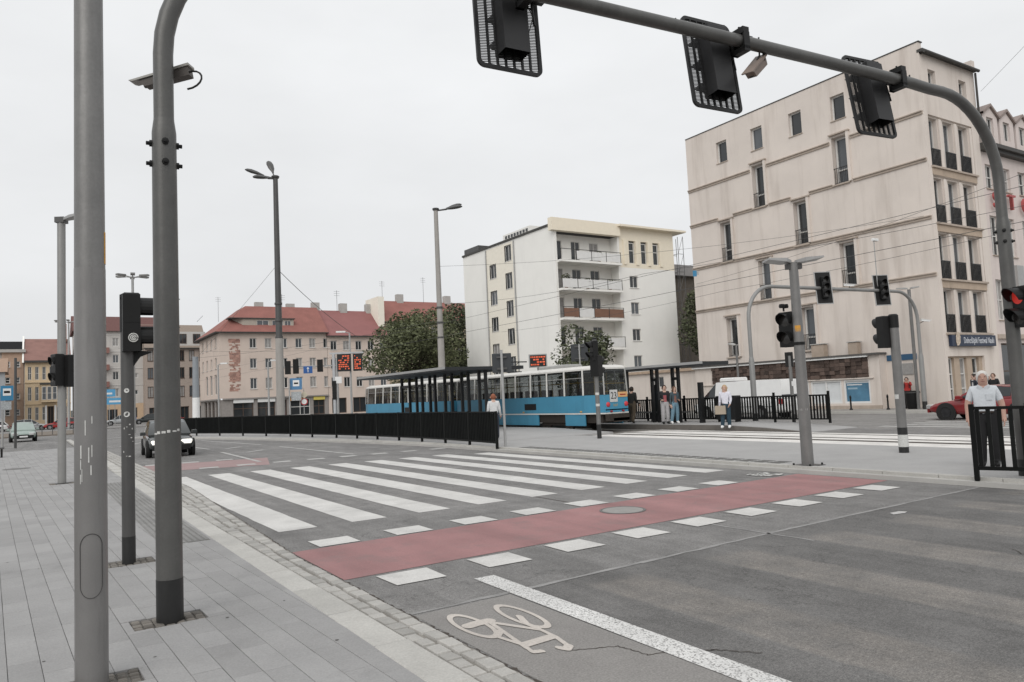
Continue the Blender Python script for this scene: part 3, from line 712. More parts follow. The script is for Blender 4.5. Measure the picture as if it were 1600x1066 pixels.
# front with french windows
hB = []; bandsB = [(13.0, 15.95), (9.9, 12.6), (6.85, 9.55), (3.95, 6.5)]
wx = [.42, 2.03, 3.66]
recess = [(.38, 5.0, z0 + .12, z1, .12) for z0, z1 in bandsB]
fB.wall(0, LB, 0, 19.4, recess + [(.75, 1.5, 17.3, 18.55, .3), (3.95, 4.75, 17.3, 18.55, .3), (.28, 4.05, .15, 2.8, .14)], WALL_A, .12)
for z0, z1 in bandsB:
    hs = [(x, x + 1.0, z0 + .14, z1 - .1, .3) for x in wx]
    fB.wall(.38, 5.0, z0 + .12, z1, hs, WALL_A, .3, o=-.12)
    for i, h in enumerate(hs):
        fB.window(h[:4], -.42, FRAME_W, (GLASS, GLASS, GLASS_B)[rnd.randrange(3)], (1, 0), fw=.06, fd=.06)
        g = B()
        for k in range(8): s = h[0] + .04 + k * .131; fB.bx(g, s - .022, s + .022, -.06, -.02, h[2], h[2] + .92)
        fB.bx(g, h[0] + .001, h[1] - .001, -.07, -.015, h[2] + .92, h[2] + .97); g.obj('railing', BLACK, bA)
        q = B(); fB.bx(q, h[1] + .06, h[1] + .3, -.115, -.02, h[2], z1 - .1); q.obj('pilaster', WALL_A, bA)
    q = B(); fB.bx(q, .3, 5.1, .002, .12, z0, z0 + .1); q.obj('ledge', TRIM_A, bA)
    if z0 > 5: q = B(); fB.bx(q, .36, 5.02, .002, .03, z0 - .38, z0 - .003); q.obj('spandrel', WALL_A2, bA)
for s in (.75, 3.95): fB.window((s, s + .8 - .05 * (s < 1), 17.3, 18.55), -.28, FRAME_W, GLASS, (1, 0), fw=.06, sill=(.3, TRIM_A))
q = B(); fB.grid(q, .28, 4.05, .15, 2.8, [(.36 + 1.3 * k, 1.1 + 1.3 * k, .2, 2.72, .22) for k in range(3)], .2, o=-.14); q.obj('shopfront_wall', WALL_A2, bA)
for k in range(3): fB.window((.36 + 1.3 * k, 1.1 + 1.3 * k, .2, 2.72), -.34, FRAME_W, (GLASS, CURTAIN, GLASS)[k], (0, 2), fw=.08, fd=.06)
q = B(); fB.bx(q, -.02, LB + .1, -.1, .22, 19.32, 19.48); q.obj('eave', SLATE, bA)
q = B(); q.tube([(0, -.3, 19.3), (LB, -.3, 19.3)], .09, 10); q.obj('gutter', SLATE, bA)
q = B(); q.box(.02, LB - .03, .02, LA - .02, 19.2, 19.3); q.obj('roof', SLATE, bA)
q = B(); fA.bx(q, -.05, LA, -.35, .03, 19.9, 19.96); q.obj('coping', SLATE, bA)
q = B(); fA.bx(q, 0, LA, -.3, -.02, 19.25, 19.9); q.obj('parapet', WALL_A, bA)
q = B(); fB.bx(q, LB - .35, LB, -.4, .1, 19.48, 19.95); q.obj('parapet', WALL_A, bA)
q = B(); fA.bx(q, LA - .01, LA, -13.5, -.02, 0, 19.3); q.obj('wall', WALL_A, bA)
q = B(); q.tube([(LB - .1, -.15, 19.2), (LB - .1, -.15, 16.5), (LB + .12, -.15, 16.0), (LB + .12, -.15, 15)], .06, 8); q.obj('downpipe', SLATE, bA)
# low shop annex with the mosaic band, windows and plinth
STONE = mat('brown_mosaic', (.088, .062, .051), .8, var=.2, scale=4, isl=.5)
fX = Face((39.9, YA), (0, 1), (-1, 0), bA)
ann = [(3.95, 5.6, .45, 1.82, .1), (5.75, 7.8, .45, 1.82, .1), (7.95, 10.0, .45, 1.82, .1), (10.15, 12.4, .45, 1.82, .1), (12.55, 14.8, .45, 1.82, .1)]
fX.wall(3.3, 17.2, .1, 3.15, ann, WALL_A, .12, name='annex_wall')
q = B(); fX.bx(q, 3.3, 3.305, -.6, 0, .1, 3.15); q.obj('annex_wall', WALL_A, bA)
q = B(); fX.bx(q, 3.2, 17.3, -.62, .25, 3.152, 3.26); q.obj('annex_roof', mat('roof_felt', (.1, .095, .09), .9), bA)
q = B(); fX.bx(q, 3.9, 17.3, .002, .22, 3.06, 3.15); q.obj('fascia', WHITE, bA)
q = B(); fX.bx(q, 3.7, 16.5, .005, .1, 1.84, 1.9); q.obj('ledge', WALL_A, bA)
sb = B()
nx_, nz_ = 34, 5
for i in range(nx_):
    for j in range(nz_):
        s0 = 3.98 + i * .34; z0 = 1.92 + j * .226; d = rnd.uniform(.03, .17)
        fX.bx(sb, s0 + .006, s0 + .334, .003, d, z0 + .006, z0 + .22)
tag(sb.obj('mosaic_stone', STONE, bA), kind='stuff')
for i, h in enumerate(ann):
    fX.window(h[:4], -.1, WHITE, mat('papered_glass', (.66, .68, .69), .25, var=.1, scale=2), (1, 0) if i else (0, 0), fw=.1, fd=.08)
POSTER = mat('blue_poster', (.085, .2, .3), .4, var=.35, scale=1.6)
q = B(); fX.bx(q, 4.05, 5.52, -.098, -.085, .55, 1.6); po = q.obj('poster', POSTER, bA)
q = B(); fX.bx(q, 4.5, 5.45, -.083, -.08, 1.48, 1.54); q.obj('print_line', WHITE, po)
q = B(); fX.bx(q, 4.8, 5.4, -.083, -.08, 1.25, 1.35); q.obj('print_line', mat('pale_blue_print', (.3, .42, .5), .5), po)
q = B(); fX.bx(q, 3.3, 17.2, .002, .06, .1, .32); q.obj('plinth', TRIM_A, bA)
# roof boxes on the annex
for s in (7.2, 4.9):
    t = thing('vent_box', 'weathered metal vent box on the annex roof, ' + ('the larger one on the left' if s > 6 else 'the smaller one with a pale lid'), 'vent', (40.15, YA + s, 3.26))
    q = B(); w = .42 if s > 6 else .28; q.taper(-.2, .2, -w, w, 0, .75 if s > 6 else .7, .03); q.obj('box', mat('vent_tin', (.38, .31, .25), .7, var=.2), t)
    q = B(); q.taper(-.25, .25, -w - .05, w + .05, .752 if s > 6 else .702, .8 if s > 6 else .75, .01); q.obj('lid', CONC, t)
# bank sign
sg = thing('shop_sign', 'long dark blue sign with white lettering and a crest above the corner shop windows', 'sign', (40.95, YA - .02, 3.32))
NAVY = mat('navy_sign', (.018, .03, .06), .45, var=.1)
q = B(); q.box(0, 4.65, -.18, 0, 0, .6); q.obj('board', NAVY, sg, bevel=.02)
text('lettering', 'Dolnośląski Festiwal Nauki', .47, mat('sign_white', (.6, .62, .66), .5), sg, (2.8, -.187, .3), (R(90), 0, 0), sx=.62)
q = B(); q.prism([(.45, 0.02), (.62, .05), (.78, .2), (.82, .5), (.74, .68), (.62, .78), (.5, .72), (.4, .55), (.36, .25)], .19, .21, T=Matrix.Rotation(R(90), 4, 'X')); q.obj('crest', mat('crest_cream', (.5, .42, .34), .6, var=.5, scale=8), sg)
# street name board and plaque on face A
sn = thing('street_sign', 'narrow blue street name board on the cream wall beside the annex', 'street sign', (XA - .03, 24.0, 2.75))
q = B(); q.box(-.02, .02, -1.35, .35, 0, .32); q.obj('board', mat('street_blue', (.03, .09, .17), .4, var=.1), sn)
pq = thing('plaque', 'grey stone plaque on the cream wall above the person in red', 'plaque', (XA - .03, 23.3, 1.95))
q = B(); q.taper(-.02, .02, -.4, .4, 0, .62, .01); q.obj('slab', mat('plaque_stone', (.3, .29, .28), .6, var=.2, scale=9), pq)

def gable(b, x0, x1, y0, y1, zb, zt, m=0, ax='x'):
    """gable/hip-less ridge roof running along ax"""
    if ax == 'x':
        ym = (y0 + y1) / 2; p = [(x0, y0, zb), (x1, y0, zb), (x1, y1, zb), (x0, y1, zb), (x0, ym, zt), (x1, ym, zt)]
        b.add(p, [(0, 1, 5, 4), (2, 3, 4, 5), (0, 4, 3), (1, 2, 5), (0, 3, 2, 1)], m)
    else:
        xm = (x0 + x1) / 2; p = [(x0, y0, zb), (x1, y0, zb), (x1, y1, zb), (x0, y1, zb), (xm, y0, zt), (xm, y1, zt)]
        b.add(p, [(0, 4, 5, 3), (1, 2, 5, 4), (0, 1, 4), (3, 5, 2), (0, 3, 2, 1)], m)
def tv_aerial(x, y, z, h):
    q = B(); q.tube([(0, 0, 0), (0, 0, h)], .03, 5)
    for k in range(3): q.box(-.5, .5, -.015, .015, h - .2 - k * .35, h - .17 - k * .35)
    return q.obj('aerial', STEEL_D, None)

# ---- pale neighbour with pedimented dormers and red letters
WALL_C = mat('pale_pink_render', (.62, .55, .52), .9, var=.06, dirt=.15)
bC = thing('terrace_building', 'pale terraced building with pedimented dormers right of the cream corner block', 'building', (46.27, YA + .1, 0))
fC = Face((46.27, YA + .1), (1, 0), (0, -1), bC)
hC = []
for k in range(6):
    x = .55 + 1.98 * k
    for z0, z1 in ((12.55, 14.0), (8.62, 10.95), (4.85, 7.2)): hC.append((x, x + .95, z0, z1))
shopC = [(.5, 4.6, .3, 3.5), (5, 9, .3, 3.5)]
fC.wall(0, 14, 0, 14.9, hC + shopC, WALL_C, .25)
for h in hC: fC.window(h, -.2, FRAME_W, rnd.choice((GLASS, GLASS, CURTAIN)), (1, 1), fw=.07, fd=.05, sill=(.28, TRIM_A))
for h in shopC: fC.window(h, -.22, FRAME_B, GLASS, (2, 1), fw=.09)
q = B(); fC.bx(q, -.02, 14.2, .002, .2, 3.75, 4.0); q.obj('cornice', TRIM_A, bC)
q = B(); fC.bx(q, -.02, 14.2, -.3, .55, 14.9, 15.12); fC.bx(q, -.02, 14.2, -.3, .35, 14.7, 14.9); q.obj('eave', SLATE, bC)
q = B(); p = [(0, .1, 15.12), (14, .1, 15.12), (14, 3.5, 18.6), (0, 3.5, 18.6)]; q.quad(*p); q.quad((0, 3.5, 18.6), (14, 3.5, 18.6), (14, 12, 18.7), (0, 12, 18.7)); q.obj('roof', mat('grey_roof', (.2, .19, .185), .8, var=.2), bC)
for k in range(7):
    x = .55 + 1.98 * k
    dm = B(); fD = Face((46.27 + x, YA + .1), (1, 0), (0, -1), bC); fD.grid(dm, 0, 1.7, 15.13, 16.95, [(.42, 1.22, 15.7, 16.85, .2)], .2, o=.12)
    for s in (0, 1.7): dm.quad(fD.P(s, .12, 15.13), fD.P(s, -2.4, 15.13), fD.P(s, -2.4, 16.95), fD.P(s, .12, 16.95))
    dm.quad(fD.P(0, .12, 16.95), fD.P(1.7, .12, 16.95), fD.P(.85, .12, 17.5))
    do = dm.obj('dormer', WALL_C, bC)
    wq = fD.window((.42, 1.22, 15.7, 16.85), -.06, FRAME_W, GLASS, (1, 0), fw=.06)
    q = B()
    for sg_ in (0, 1):
        a, c = ((-.12, 16.9), (.85, 17.52)) if not sg_ else ((.85, 17.52), (1.82, 16.9))
        q.quad(fD.P(a[0], .25, a[1]), fD.P(c[0], .25, c[1]), fD.P(c[0], -2.6, c[1]), fD.P(a[0], -2.6, a[1]))
        q.quad(fD.P(a[0], .25, a[1] + .16), fD.P(c[0], .25, c[1] + .16), fD.P(c[0], -2.6, c[1] + .16), fD.P(a[0], -2.6, a[1] + .16))
        q.quad(fD.P(a[0], .25, a[1]), fD.P(c[0], .25, c[1]), fD.P(c[0], .25, c[1] + .16), fD.P(a[0], .25, a[1] + .16))
    q.obj('pediment', mat('pediment_tin', (.26, .21, .19), .7), do)
REDL = mat('red_letter', (.4, .09, .09), .5, var=.15)
ls = thing('shop_lettering', 'large red raised letters on the pale wall between window rows', 'sign', (47.0, YA - .1, 11.8))
for i, ch in enumerate('STO'): text('letter', ch, 1.3, REDL, ls, (.24 + 1.85 * i, -.05, 0), (R(90), 0, 0), extrude=.09)
wb_ = thing('wall_box', 'grey metal box on the pale wall behind the right hand mast', 'box', (48.9, YA - .2, 7.4))
q = B(); q.taper(0, .8, 0, .28, -1.3, .7, .03); q.obj('casing', STEEL_L, wb_)

# ---- the white block of flats
WALL_W = mat('white_render', (.82, .81, .775), .9, var=.05, scale=.4, dirt=.14, dscale=(.6, .6, .1))
WALL_CR = mat('cream_strip', (.8, .755, .66), .9, var=.05)
YEL = mat('pale_yellow_render', (.8, .73, .6), .9, var=.05)
XW, YW = 41.3, 56.4
bW = thing('apartment_block', 'white five storey block of flats with loggia balconies behind the tram', 'building', (XW, YW, 0))
fL = Face((XW, YW), (0, 1), (-1, 0), bW); fR = Face((XW, YW), (1, 0), (0, -1), bW)
hs = []
for k in range(5): hs.append((7.55, 8.85, 15.6 - 2.87 * k, 17.25 - 2.87 * k, .2))
for k in range(5): hs.append((10.6, 11.95, 14.25 - 2.82 * k, 15.75 - 2.82 * k, .2))
fL.wall(0, 17.7, 0, 17.65, hs, WALL_W, .2)
q = B(); fL.grid(q, 7.05, 12.5, .2, 17.5, hs, .04, o=.025); q.obj('render_strip', WALL_CR, bW)
for h in hs: fL.window(h[:4], -.16, FRAME_W, rnd.choice((GLASS, GLASS_B, CURTAIN, GLASS)), (1, 0), fw=.07, sill=(.22, FRAME_W))
for s in (12.55, 7.0):
    q = B(); p = fL.P(s, .09, 0); q.tube([(p.x, p.y, .2), (p.x, p.y, 17.5)], .07, 8); q.obj('downpipe', STEEL_L, bW)
fL.box('roof_edge', -.05, 17.75, -.3, .12, 17.655, 17.85, SLATE)
fL.box('roof_vent', 14.5, 17.7, -1.6, -.2, 17.85, 18.5, STEEL_D)
vb = B(); fL.bx(vb, 7.2, 12.5, -5, -2.2, 17.85, 19.3); vb.obj('roof_hut', WALL_W, bW)
q = B()
for k in range(8): fL.bx(q, 7.6 + k * .58, 7.95 + k * .58, -2.19, -2.15, 18.8, 19.1)
tag(q.obj('vent_hole', GLASS, bW), kind='stuff')
# loggia front
LW = 7.9
fR.wall(LW, 15.3, 0, 14.0, [(9.05, 10.15, 11.98 - 2.66 * k, 13.18 - 2.66 * k, .2) for k in range(4)], WALL_W, .2)
for k in range(4): fR.window((9.05, 10.15, 11.98 - 2.66 * k, 13.18 - 2.66 * k), -.16, FRAME_W, (GLASS, GLASS_B)[k % 2], (1, 0), fw=.07, sill=(.22, FRAME_W))
fR.wall(LW, 15.3, 14.0, 18.0, [(9.15 + 1.62 * k, 10.0 + 1.62 * k, 14.45, 16.75, .25) for k in range(3)], YEL, .25)
for k in range(3): fR.window((9.2 + 1.62 * k, 9.95 + 1.62 * k, 14.45, 16.6), -.22, FRAME_W, GLASS, (0, 1, .62), fw=.09)
for k in range(4): fR.box('pilaster', 8.4 + 1.62 * k, 8.75 + 1.62 * k, .002, .1, 14.3, 16.8, YEL)
fR.box('penthouse_roof', LW - .4, 16.6, -3, .7, 18.0, 18.2, YEL)
fR.box('wall', 15.28, 15.3, -12, -.01, 0, 18.0, WALL_W)
fR.box('parapet', -.5, LW - .05, -.25, .35, 17.05, 18.25, YEL)
fR.box('flat_roof', .1, 15.2, -17, -.3, 17.4, 17.6, SLATE)
fR.wall(.02, LW, 0, 17.04, [(a, c, z0 + .15 if a > 1.6 else z0 + .1, z0 + 2.1, .12) for z0 in (14.35, 11.62, 8.85, 6.05, 3.2) for a, c in ((.1, 1.65), (2.75, 3.85), (5.0, 6.15))], WALL_W, .12, o=-1.15, name='loggia_wall')
for z0 in (14.35, 11.62, 8.85, 6.05, 3.2):
    for a, c in ((.1, 1.65), (2.75, 3.85), (5.0, 6.15)):
        fR.window((a, c, z0 + .15 if a > 1.6 else z0 + .1, z0 + 2.1), -1.25, FRAME_W, rnd.choice((GLASS, GLASS, CURTAIN)), (2 if a < 1 else 1, 0), fw=.07)
for s in (.006, LW - .226): fR.box('side_wall', s, s + .22, -1.14, .02, 0, 17.04, WALL_W)
RAILW = mat('balcony_panel', (.7, .7, .69), .6, var=.08, dirt=.2); BRN = mat('brown_balcony_panel', (.2, .11, .075), .7, var=.15, scale=2)
for i, z0 in enumerate((14.2, 11.5, 8.72, 5.9)):
    fR.box('balcony_slab', .22, LW - .22, -1.13, .55, z0 - .12, z0 + .08, WALL_W)
    rl = B()
    for k in range(5): s = .3 + k * 1.82; fR.bx(rl, s - .02, s + .02, .48, .52, z0 + .08, z0 + 1.08)
    fR.bx(rl, .28, LW - .28, .47, .53, z0 + 1.08, z0 + 1.13); rl.obj('balcony_rail', RAILM, bW)
    for k in range(4):
        s = .34 + k * 1.82
        if (i, k) in ((0, 0), (3, 0)): continue
        pm = BRN if i == 2 and k in (0, 2, 3) else RAILW
        fR.box('balcony_panel', s, s + 1.74, .49, .51, z0 + .16, z0 + .98, pm)
# plants and boxes on the balconies
LEAF = mat('leaf_green', (.1, .112, .055), .7, var=.25, scale=.8, isl=.5)
LEAF_D = mat('leaf_dark', (.075, .086, .046), .7, var=.25, scale=.8, isl=.5)
BARK = mat('bark', (.07, .055, .042), .95, var=.3, scale=6)
def leaf_ball(b, c, r, n, size, m=0, squash=.8):
    for _ in range(n):
        while True:
            v = Vector((rnd.uniform(-1, 1), rnd.uniform(-1, 1), rnd.uniform(-1, 1)))
            if .1 < v.length < 1: break
        v = v * (v.length ** -.4)
        p = Vector(c) + Vector((v.x * r, v.y * r, v.z * r * squash))
        a = Vector((rnd.gauss(0, 1), rnd.gauss(0, 1), rnd.gauss(0, .6))).normalized(); e = a.cross(Vector((rnd.gauss(0, 1), rnd.gauss(0, 1), rnd.gauss(0, 1)))).normalized()
        s = size * rnd.uniform(.6, 1.35)
        b.quad(p - a * s, p + e * s * .55, p + a * s, p - e * s * .55, m=m)
for s, zz, lab in ((1.05, 11.58, 'tall bushy pot plant at the left end of the second balcony'), (3.6, 11.58, 'low pot plant in the middle of the second balcony'), (6.4, 11.58, 'spreading pot plant at the right end of the second balcony'), (5.2, 14.28, 'small pot plant on the top balcony')):
    p = fR.P(s, .1, zz) + Vector((XW, YW, 0)); t = thing('pot_plant', lab, 'plant', p)
    q = B(); q.lathe([(.13, 0), (.18, .3), (.16, .3)], 10); q.obj('pot', mat('terracotta', (.3, .14, .09), .8), t)
    q = B(); leaf_ball(q, (0, 0, .75 if s > 2 else 1.1), .42, 160, .09); q.obj('foliage', LEAF, t)
lp = thing('led_board', 'red lit departure board showing above the tram roof in front of the white flats', 'display board', (19.6, 33.5, 3.75))

# ---- buildings beyond, right of and behind the white block
bV = thing('rear_building', 'grey building glimpsed in the gap between white flats and cream block', 'building', (58.5, 60.5, 0))
q = B(); q.box(0, 14, 0, 10, 0, 14.3); q.obj('wall', mat('sooty_wall', (.1, .085, .07), .95, var=.3, dirt=.4), bV)
q = B(); q.box(-.6, 14.3, -.6, 10.3, 14.3, 15.5); q.obj('roof', mat('roof_sheet', (.25, .24, .235), .7), bV)
fV = Face((58.5, 60.5), (1, 0), (0, -1), bV)
for z in (3, 6, 9, 11.5): fV.window((.5, 1.4, z, z + 1.5), .01, FRAME_W, CURTAIN, (1, 0), fw=.08)
sc_ = thing('scaffold', 'thin steel scaffold tower in the gap beside the white flats', 'scaffold', (57.1, 56.2, 0))
q = B()
for x in (0, .75):
    for y in (0, 1): q.tube([(x, y, 0), (x, y, 17.6)], .03, 5)
for k in range(9):
    z = 1.9 * k + .6
    q.tube([(0, 0, z), (.75, 0, z)], .025, 5); q.tube([(0, 1, z), (.75, 1, z)], .025, 5); q.tube([(0, 0, z), (0, 1, z)], .025, 5); q.tube([(0, 0, z), (.75, 0, z + 1.9)], .02, 5)
q.obj('frame', STEEL_D, sc_)

# ---- pink corner building with the red roof
PINK = mat('pink_render', (.58, .49, .43), .9, var=.08, scale=.3, dirt=.2, dscale=(.5, .5, .1))
TILE_R = mat('red_roof_tile', (.25, .105, .088), .85, var=.2, scale=.7, fine=.12, fscale=8)
TILE_M = mat('mauve_roof_tile', (.25, .11, .105), .85, var=.14, scale=.5)
XP, YP = 23.2, 116.0
bP = thing('corner_building', 'pink four storey corner building with bright red hipped roof and a brown mosaic', 'building', (XP, YP, 0))
fPl = Face((XP, YP), (0, 1), (-1, 0), bP); fPr = Face((XP, YP), (1, 0), (0, -1), bP)
hl_ = []; hr_ = []; arches = []
for k in range(4):
    s = 2.1 + 3.35 * k
    for z0, z1 in ((10.9, 12.5), (7.8, 9.4)): hl_.append((s, s + 1.25, z0, z1))
    if k < 3: arches.append((s + .1, s + 1.9, 3.9, 6.9))
for k, s in enumerate((4.3, 6.55, 8.9, 11.2, 13.35, 15.6)):
    for z0, z1 in ((10.7, 12.2), (7.65, 9.15), (4.55, 6.2)): hr_.append((s, s + 1.02, z0, z1))
fPl.wall(0, 15.5, 3.3, 13.1, hl_ + arches, PINK, .25); fPr.wall(0, 16.2, 3.3, 13.1, hr_, PINK, .25)
for h in hl_ + arches: fPl.window(h, -.2, FRAME_W, GLASS if h in arches else rnd.choice((GLASS, CURTAIN, GLASS_B)), (1, 0), fw=.1, sill=(.3, FRAME_W) if h not in arches else None)
for h in hr_: fPr.window(h, -.2, FRAME_W, rnd.choice((GLASS, CURTAIN, CURTAIN, GLASS_B)), (1, 0), fw=.1, sill=(.3, FRAME_W))
SHOPW = mat('shop_wall', (.27, .25, .235), .9, var=.15)
sl = [(1.5 + 2.9 * k, 3.7 + 2.9 * k, .4, 2.9) for k in range(4)]; sr = [(1.8, 4.7, .4, 3.0), (5.3, 7.9, .4, 3.0), (8.6, 9.7, .2, 2.8), (10.2, 13.3, .3, 2.9), (13.8, 15.6, .3, 2.9)]
fPl.wall(0, 15.5, 0, 3.1, sl, SHOPW, .3, o=-.05); fPr.wall(0, 16.2, 0, 3.1, sr, SHOPW, .3, o=-.05)
for h in sl: fPl.window(h, -.3, FRAME_B, GLASS, (1, 1), fw=.12)
for i, h in enumerate(sr): fPr.window(h, -.3, FRAME_B if i != 3 else FRAME_W, GLASS, (1, 1), fw=.12)
for i, (a, c, col) in enumerate(((1.8, 4.7, WHITE), (5.3, 7.9, WHITE), (10.2, 12.0, mat('orange_fascia', (.5, .25, .06), .6)), (13.8, 15.6, mat('yellow_fascia', (.6, .5, .12), .6)))): fPr.box('fascia_board', a, c, .0, .12, 2.55, 3.05, col)
fPl.box('cornice', 0, 15.6, -.04, .3, 3.102, 3.298, SHOPW); fPr.box('cornice', .31, 16.2, -.04, .3, 3.102, 3.298, SHOPW)
sb = B()
for j in range(38):
    x = 1.2 + rnd.uniform(0, .25); dens = .95 if (j // 7) % 2 else .55
    while x < 2.85:
        w_ = rnd.uniform(.12, .5)
        if rnd.random() < dens: fPr.bx(sb, x, min(x + w_, 2.95) - .02, .003, rnd.uniform(.015, .04), 4.3 + j * .205, 4.5 + j * .205)
        x += w_
tag(sb.obj('mosaic_tile', mat('mosaic_red', (.36, .215, .175), .85, var=.2, isl=.3), bP), kind='stuff')
q = B(); E_ = .7
lo = [(-E_, -E_), (16.3, -E_), (16.3, 11), (8, 15.6 + E_), (-E_, 15.6 + E_)]
q.add([(-E_, -E_, 13.1), (16.3, -E_, 13.1), (16.3, 5, 17.7), (5.0, 5.2, 17.7), (-E_, 16, 13.1), (5, 11, 17.7), (16.3, 11, 13.1)], [(0, 1, 2, 3), (0, 3, 5, 4), (3, 2, 6, 5), (4, 5, 6)])
q.obj('roof', TILE_R, bP)
q = B(); fPr.bx(q, -E_, 16.3, -.4, E_ + .05, 12.95, 13.09); q.obj('eave', SLATE, bP); q = B(); fPl.bx(q, .1, 16, -.3, E_ + .05, 12.95, 13.09); q.obj('eave', SLATE, bP)
q = B(); fPr.grid(q, 3.6, 11.2, 13.6, 15.2, [(5.6, 7.4, 14.0, 15.0, .15), (7.9, 9.6, 14.0, 15.0, .15), (9.8, 10.8, 14, 15, .15)], .1, o=-.7)
q.quad(fPr.P(3.6, -.7, 13.6), fPr.P(1.8, -2.3, 15.2), fPr.P(3.6, -.7, 15.2)); q.obj('dormer', mat('dormer_wall', (.4, .36, .31), .9), bP)
for a, c in ((5.6, 7.4), (7.9, 9.6), (9.8, 10.8)): fPr.window((a, c, 14.0, 15.0), -.8, FRAME_W, GLASS_B, (1, 0), fw=.08)
fPr.box('dormer_roof', 1.5, 11.4, -2.6, -.45, 15.2, 15.34, SLATE)
for x, y, h in ((6.5, 5.2, 18.4), (11.5, 5.3, 18.3), (15.6, 5.2, 18.6)): q = B(); q.box(x, x + 1.3, y, y + .7, 16.6, h); q.obj('chimney', CONC, bP)
q = B(); q.box(2.9, 4.2, 4.0, 4.1, 0, .05, T=Matrix.Translation((-2, 5.5, 15.2)) @ Matrix.Rotation(R(-48), 4, 'Y') @ Matrix.Translation((-3, -4, 0))); q.obj('skylight', GLASS_B, bP)

# ---- mauve roofed neighbour and the one behind the trees
def row_house(name, label, x0, w, y, z_eave, z_ridge, wall, roof, rows, npos, depth=11, cat='building', chim=(), fm=FRAME_W, ground=None, dormer=None, winw=1.05, face_side=False, spd=1.5):
    t = thing(name, label, cat, (x0, y, 0)); fr = Face((x0, y), (1, 0), (0, -1), t)
    hs = []
    for z0, z1 in rows:
        for k in range(npos):
            s = (k + .5) * w / npos - winw / 2; hs.append((s, s + winw, z0, z1))
    gh = []
    if ground:
        for k in range(ground[0]): s = (k + .5) * w / ground[0] - ground[1] / 2; gh.append((s, s + ground[1], .3, ground[2]))
    fr.wall(0, w, 0, z_eave, hs + gh, wall, .22)
    for h in hs: fr.window(h, -.18, fm, rnd.choice((GLASS, GLASS, CURTAIN, GLASS_B)), (1, 0), fw=.09, sill=(.26, fm))
    for h in gh: fr.window(h, -.25, FRAME_B, GLASS, (1, 0), fw=.12)
    for s in (0, w): q = B(); q.box(s - .001, s + .001, .0, depth, 0, z_eave); q.obj('side_wall', wall, t)
    q = B(); gable(q, -.15, w + .15, -.6, depth, z_eave, z_ridge); q.obj('roof', roof, t)
    fr.box('eave', -.15, w + .15, -.2, .62, z_eave - .15, z_eave - .01, SLATE)
    for x in chim: q = B(); q.box(x, x + 1.2, depth / 2 - .8, depth / 2 + .2, z_ridge - 1, z_ridge + 1.2); q.obj('chimney', CONC, t)
    return t, fr
t, fr = row_house('terrace_building', 'pink terraced building with dusky mauve roof beside the bright red roof', XP + 16.25, 10.4, YP, 12.6, 17.3, PINK, TILE_M, ((10.3, 11.8), (7.3, 8.9), (4.4, 6.0)), 5, chim=(4.0, 8.6), ground=(3, 2.4, 2.7))
q = B(); q.box(9.4, 10.5, 1.5, 7, 14, 19.4); q.obj('firewall', WALL_CR, t)
fr.box('awning', 6.3, 9.6, .0, 1.0, 3.0, 3.3, mat('brown_awning', (.16, .1, .085), .8))
t, fr = row_house('terrace_building', 'yellowish building with red roof half hidden by the trees', 50.2, 26, 118, 15.2, 19.5, mat('ochre_render', (.5, .43, .31), .9, var=.1), TILE_R, ((12.6, 14.4), (9.4, 11.2), (6.2, 8.0)), 10, chim=(4.5, 14), depth=11)

# ---- the left background, beyond the side street
WH2 = mat('soot_white_render', (.52, .5, .475), .9, var=.1, scale=.3, dirt=.25)
bD = thing('apartment_block', 'long white block of flats with rust red balconies and peach ground floor', 'building', (6.4, 153, 0)); fD = Face((6.4, 153), (1, 0), (0, -1), bD)
hs = []
for r in range(4):
    for k in range(6):
        s = .6 + 2.62 * k; hs.append((s, s + (1.0 if k % 2 == 0 else 1.5), 4.85 + 3.05 * r + (.0 if k % 2 == 0 else .3), 6.35 + 3.05 * r - (.0 if k % 2 == 0 else .35)))
fD.wall(0, 15.6, 3.6, 16.7, hs, WH2, .2)
for h in hs: fD.window(h, -.16, FRAME_W, rnd.choice((GLASS, CURTAIN, GLASS_B)), (1, 0), fw=.1)
gh = [(1, 2.6, 1.2, 2.8), (5, 6.6, .2, 2.6), (8.6, 9.8, 1, 2.8), (12, 13.4, 1, 2.8)]
fD.wall(0, 15.6, 0, 3.58, gh, mat('peach_render', (.56, .42, .29), .9, var=.1), .2)
for h in gh: fD.window(h, -.16, FRAME_B, GLASS, (1, 0), fw=.1)
for r in range(4): fD.box('floor_band', 0, 15.6, .002, .08, 6.9 + 3.05 * r, 7.0 + 3.05 * r, FRAME_W)
for r in range(3): fD.box('balcony', 3.1, 5.3, .09, .9, 7.6 + 3.05 * r - 1.0, 7.6 + 3.05 * r, mat('rust_balcony', (.25, .13, .11), .8))
q = B(); gable(q, -.4, 15.8, -.6, 12, 16.7, 20.0); q.obj('roof', mat('dark_red_tile', (.13, .062, .056), .9, var=.2), bD)
for s in (0, 15.6): q = B(); q.box(s - .002, s + .002, 0.001, 11, 0, 16.7); q.obj('side_wall', WH2, bD)
t, fr = row_house('terrace_building', 'brown grey terraced house between the masts beside the pink building', 17.2, 10.5, 150, 13.4, 18.2, mat('brown_grey_render', (.36, .3, .26), .9, var=.12), mat('brown_felt_roof', (.25, .205, .17), .9, var=.12), ((15.5, 16.8), (11, 13), (7.8, 9.8), (4.4, 6.4))[1:], 6, fm=FRAME_B, ground=(4, 1.4, 2.6), winw=.95)
fr.box('attic_wall', 2.5, 10.3, -.5, .1, 13.4, 16.4, WH2)
for k in range(3): fr.window((3.3 + 2.4 * k, 4.6 + 2.4 * k, 14.2, 16.0), .11, FRAME_B, GLASS, (1, 0), fw=.1)
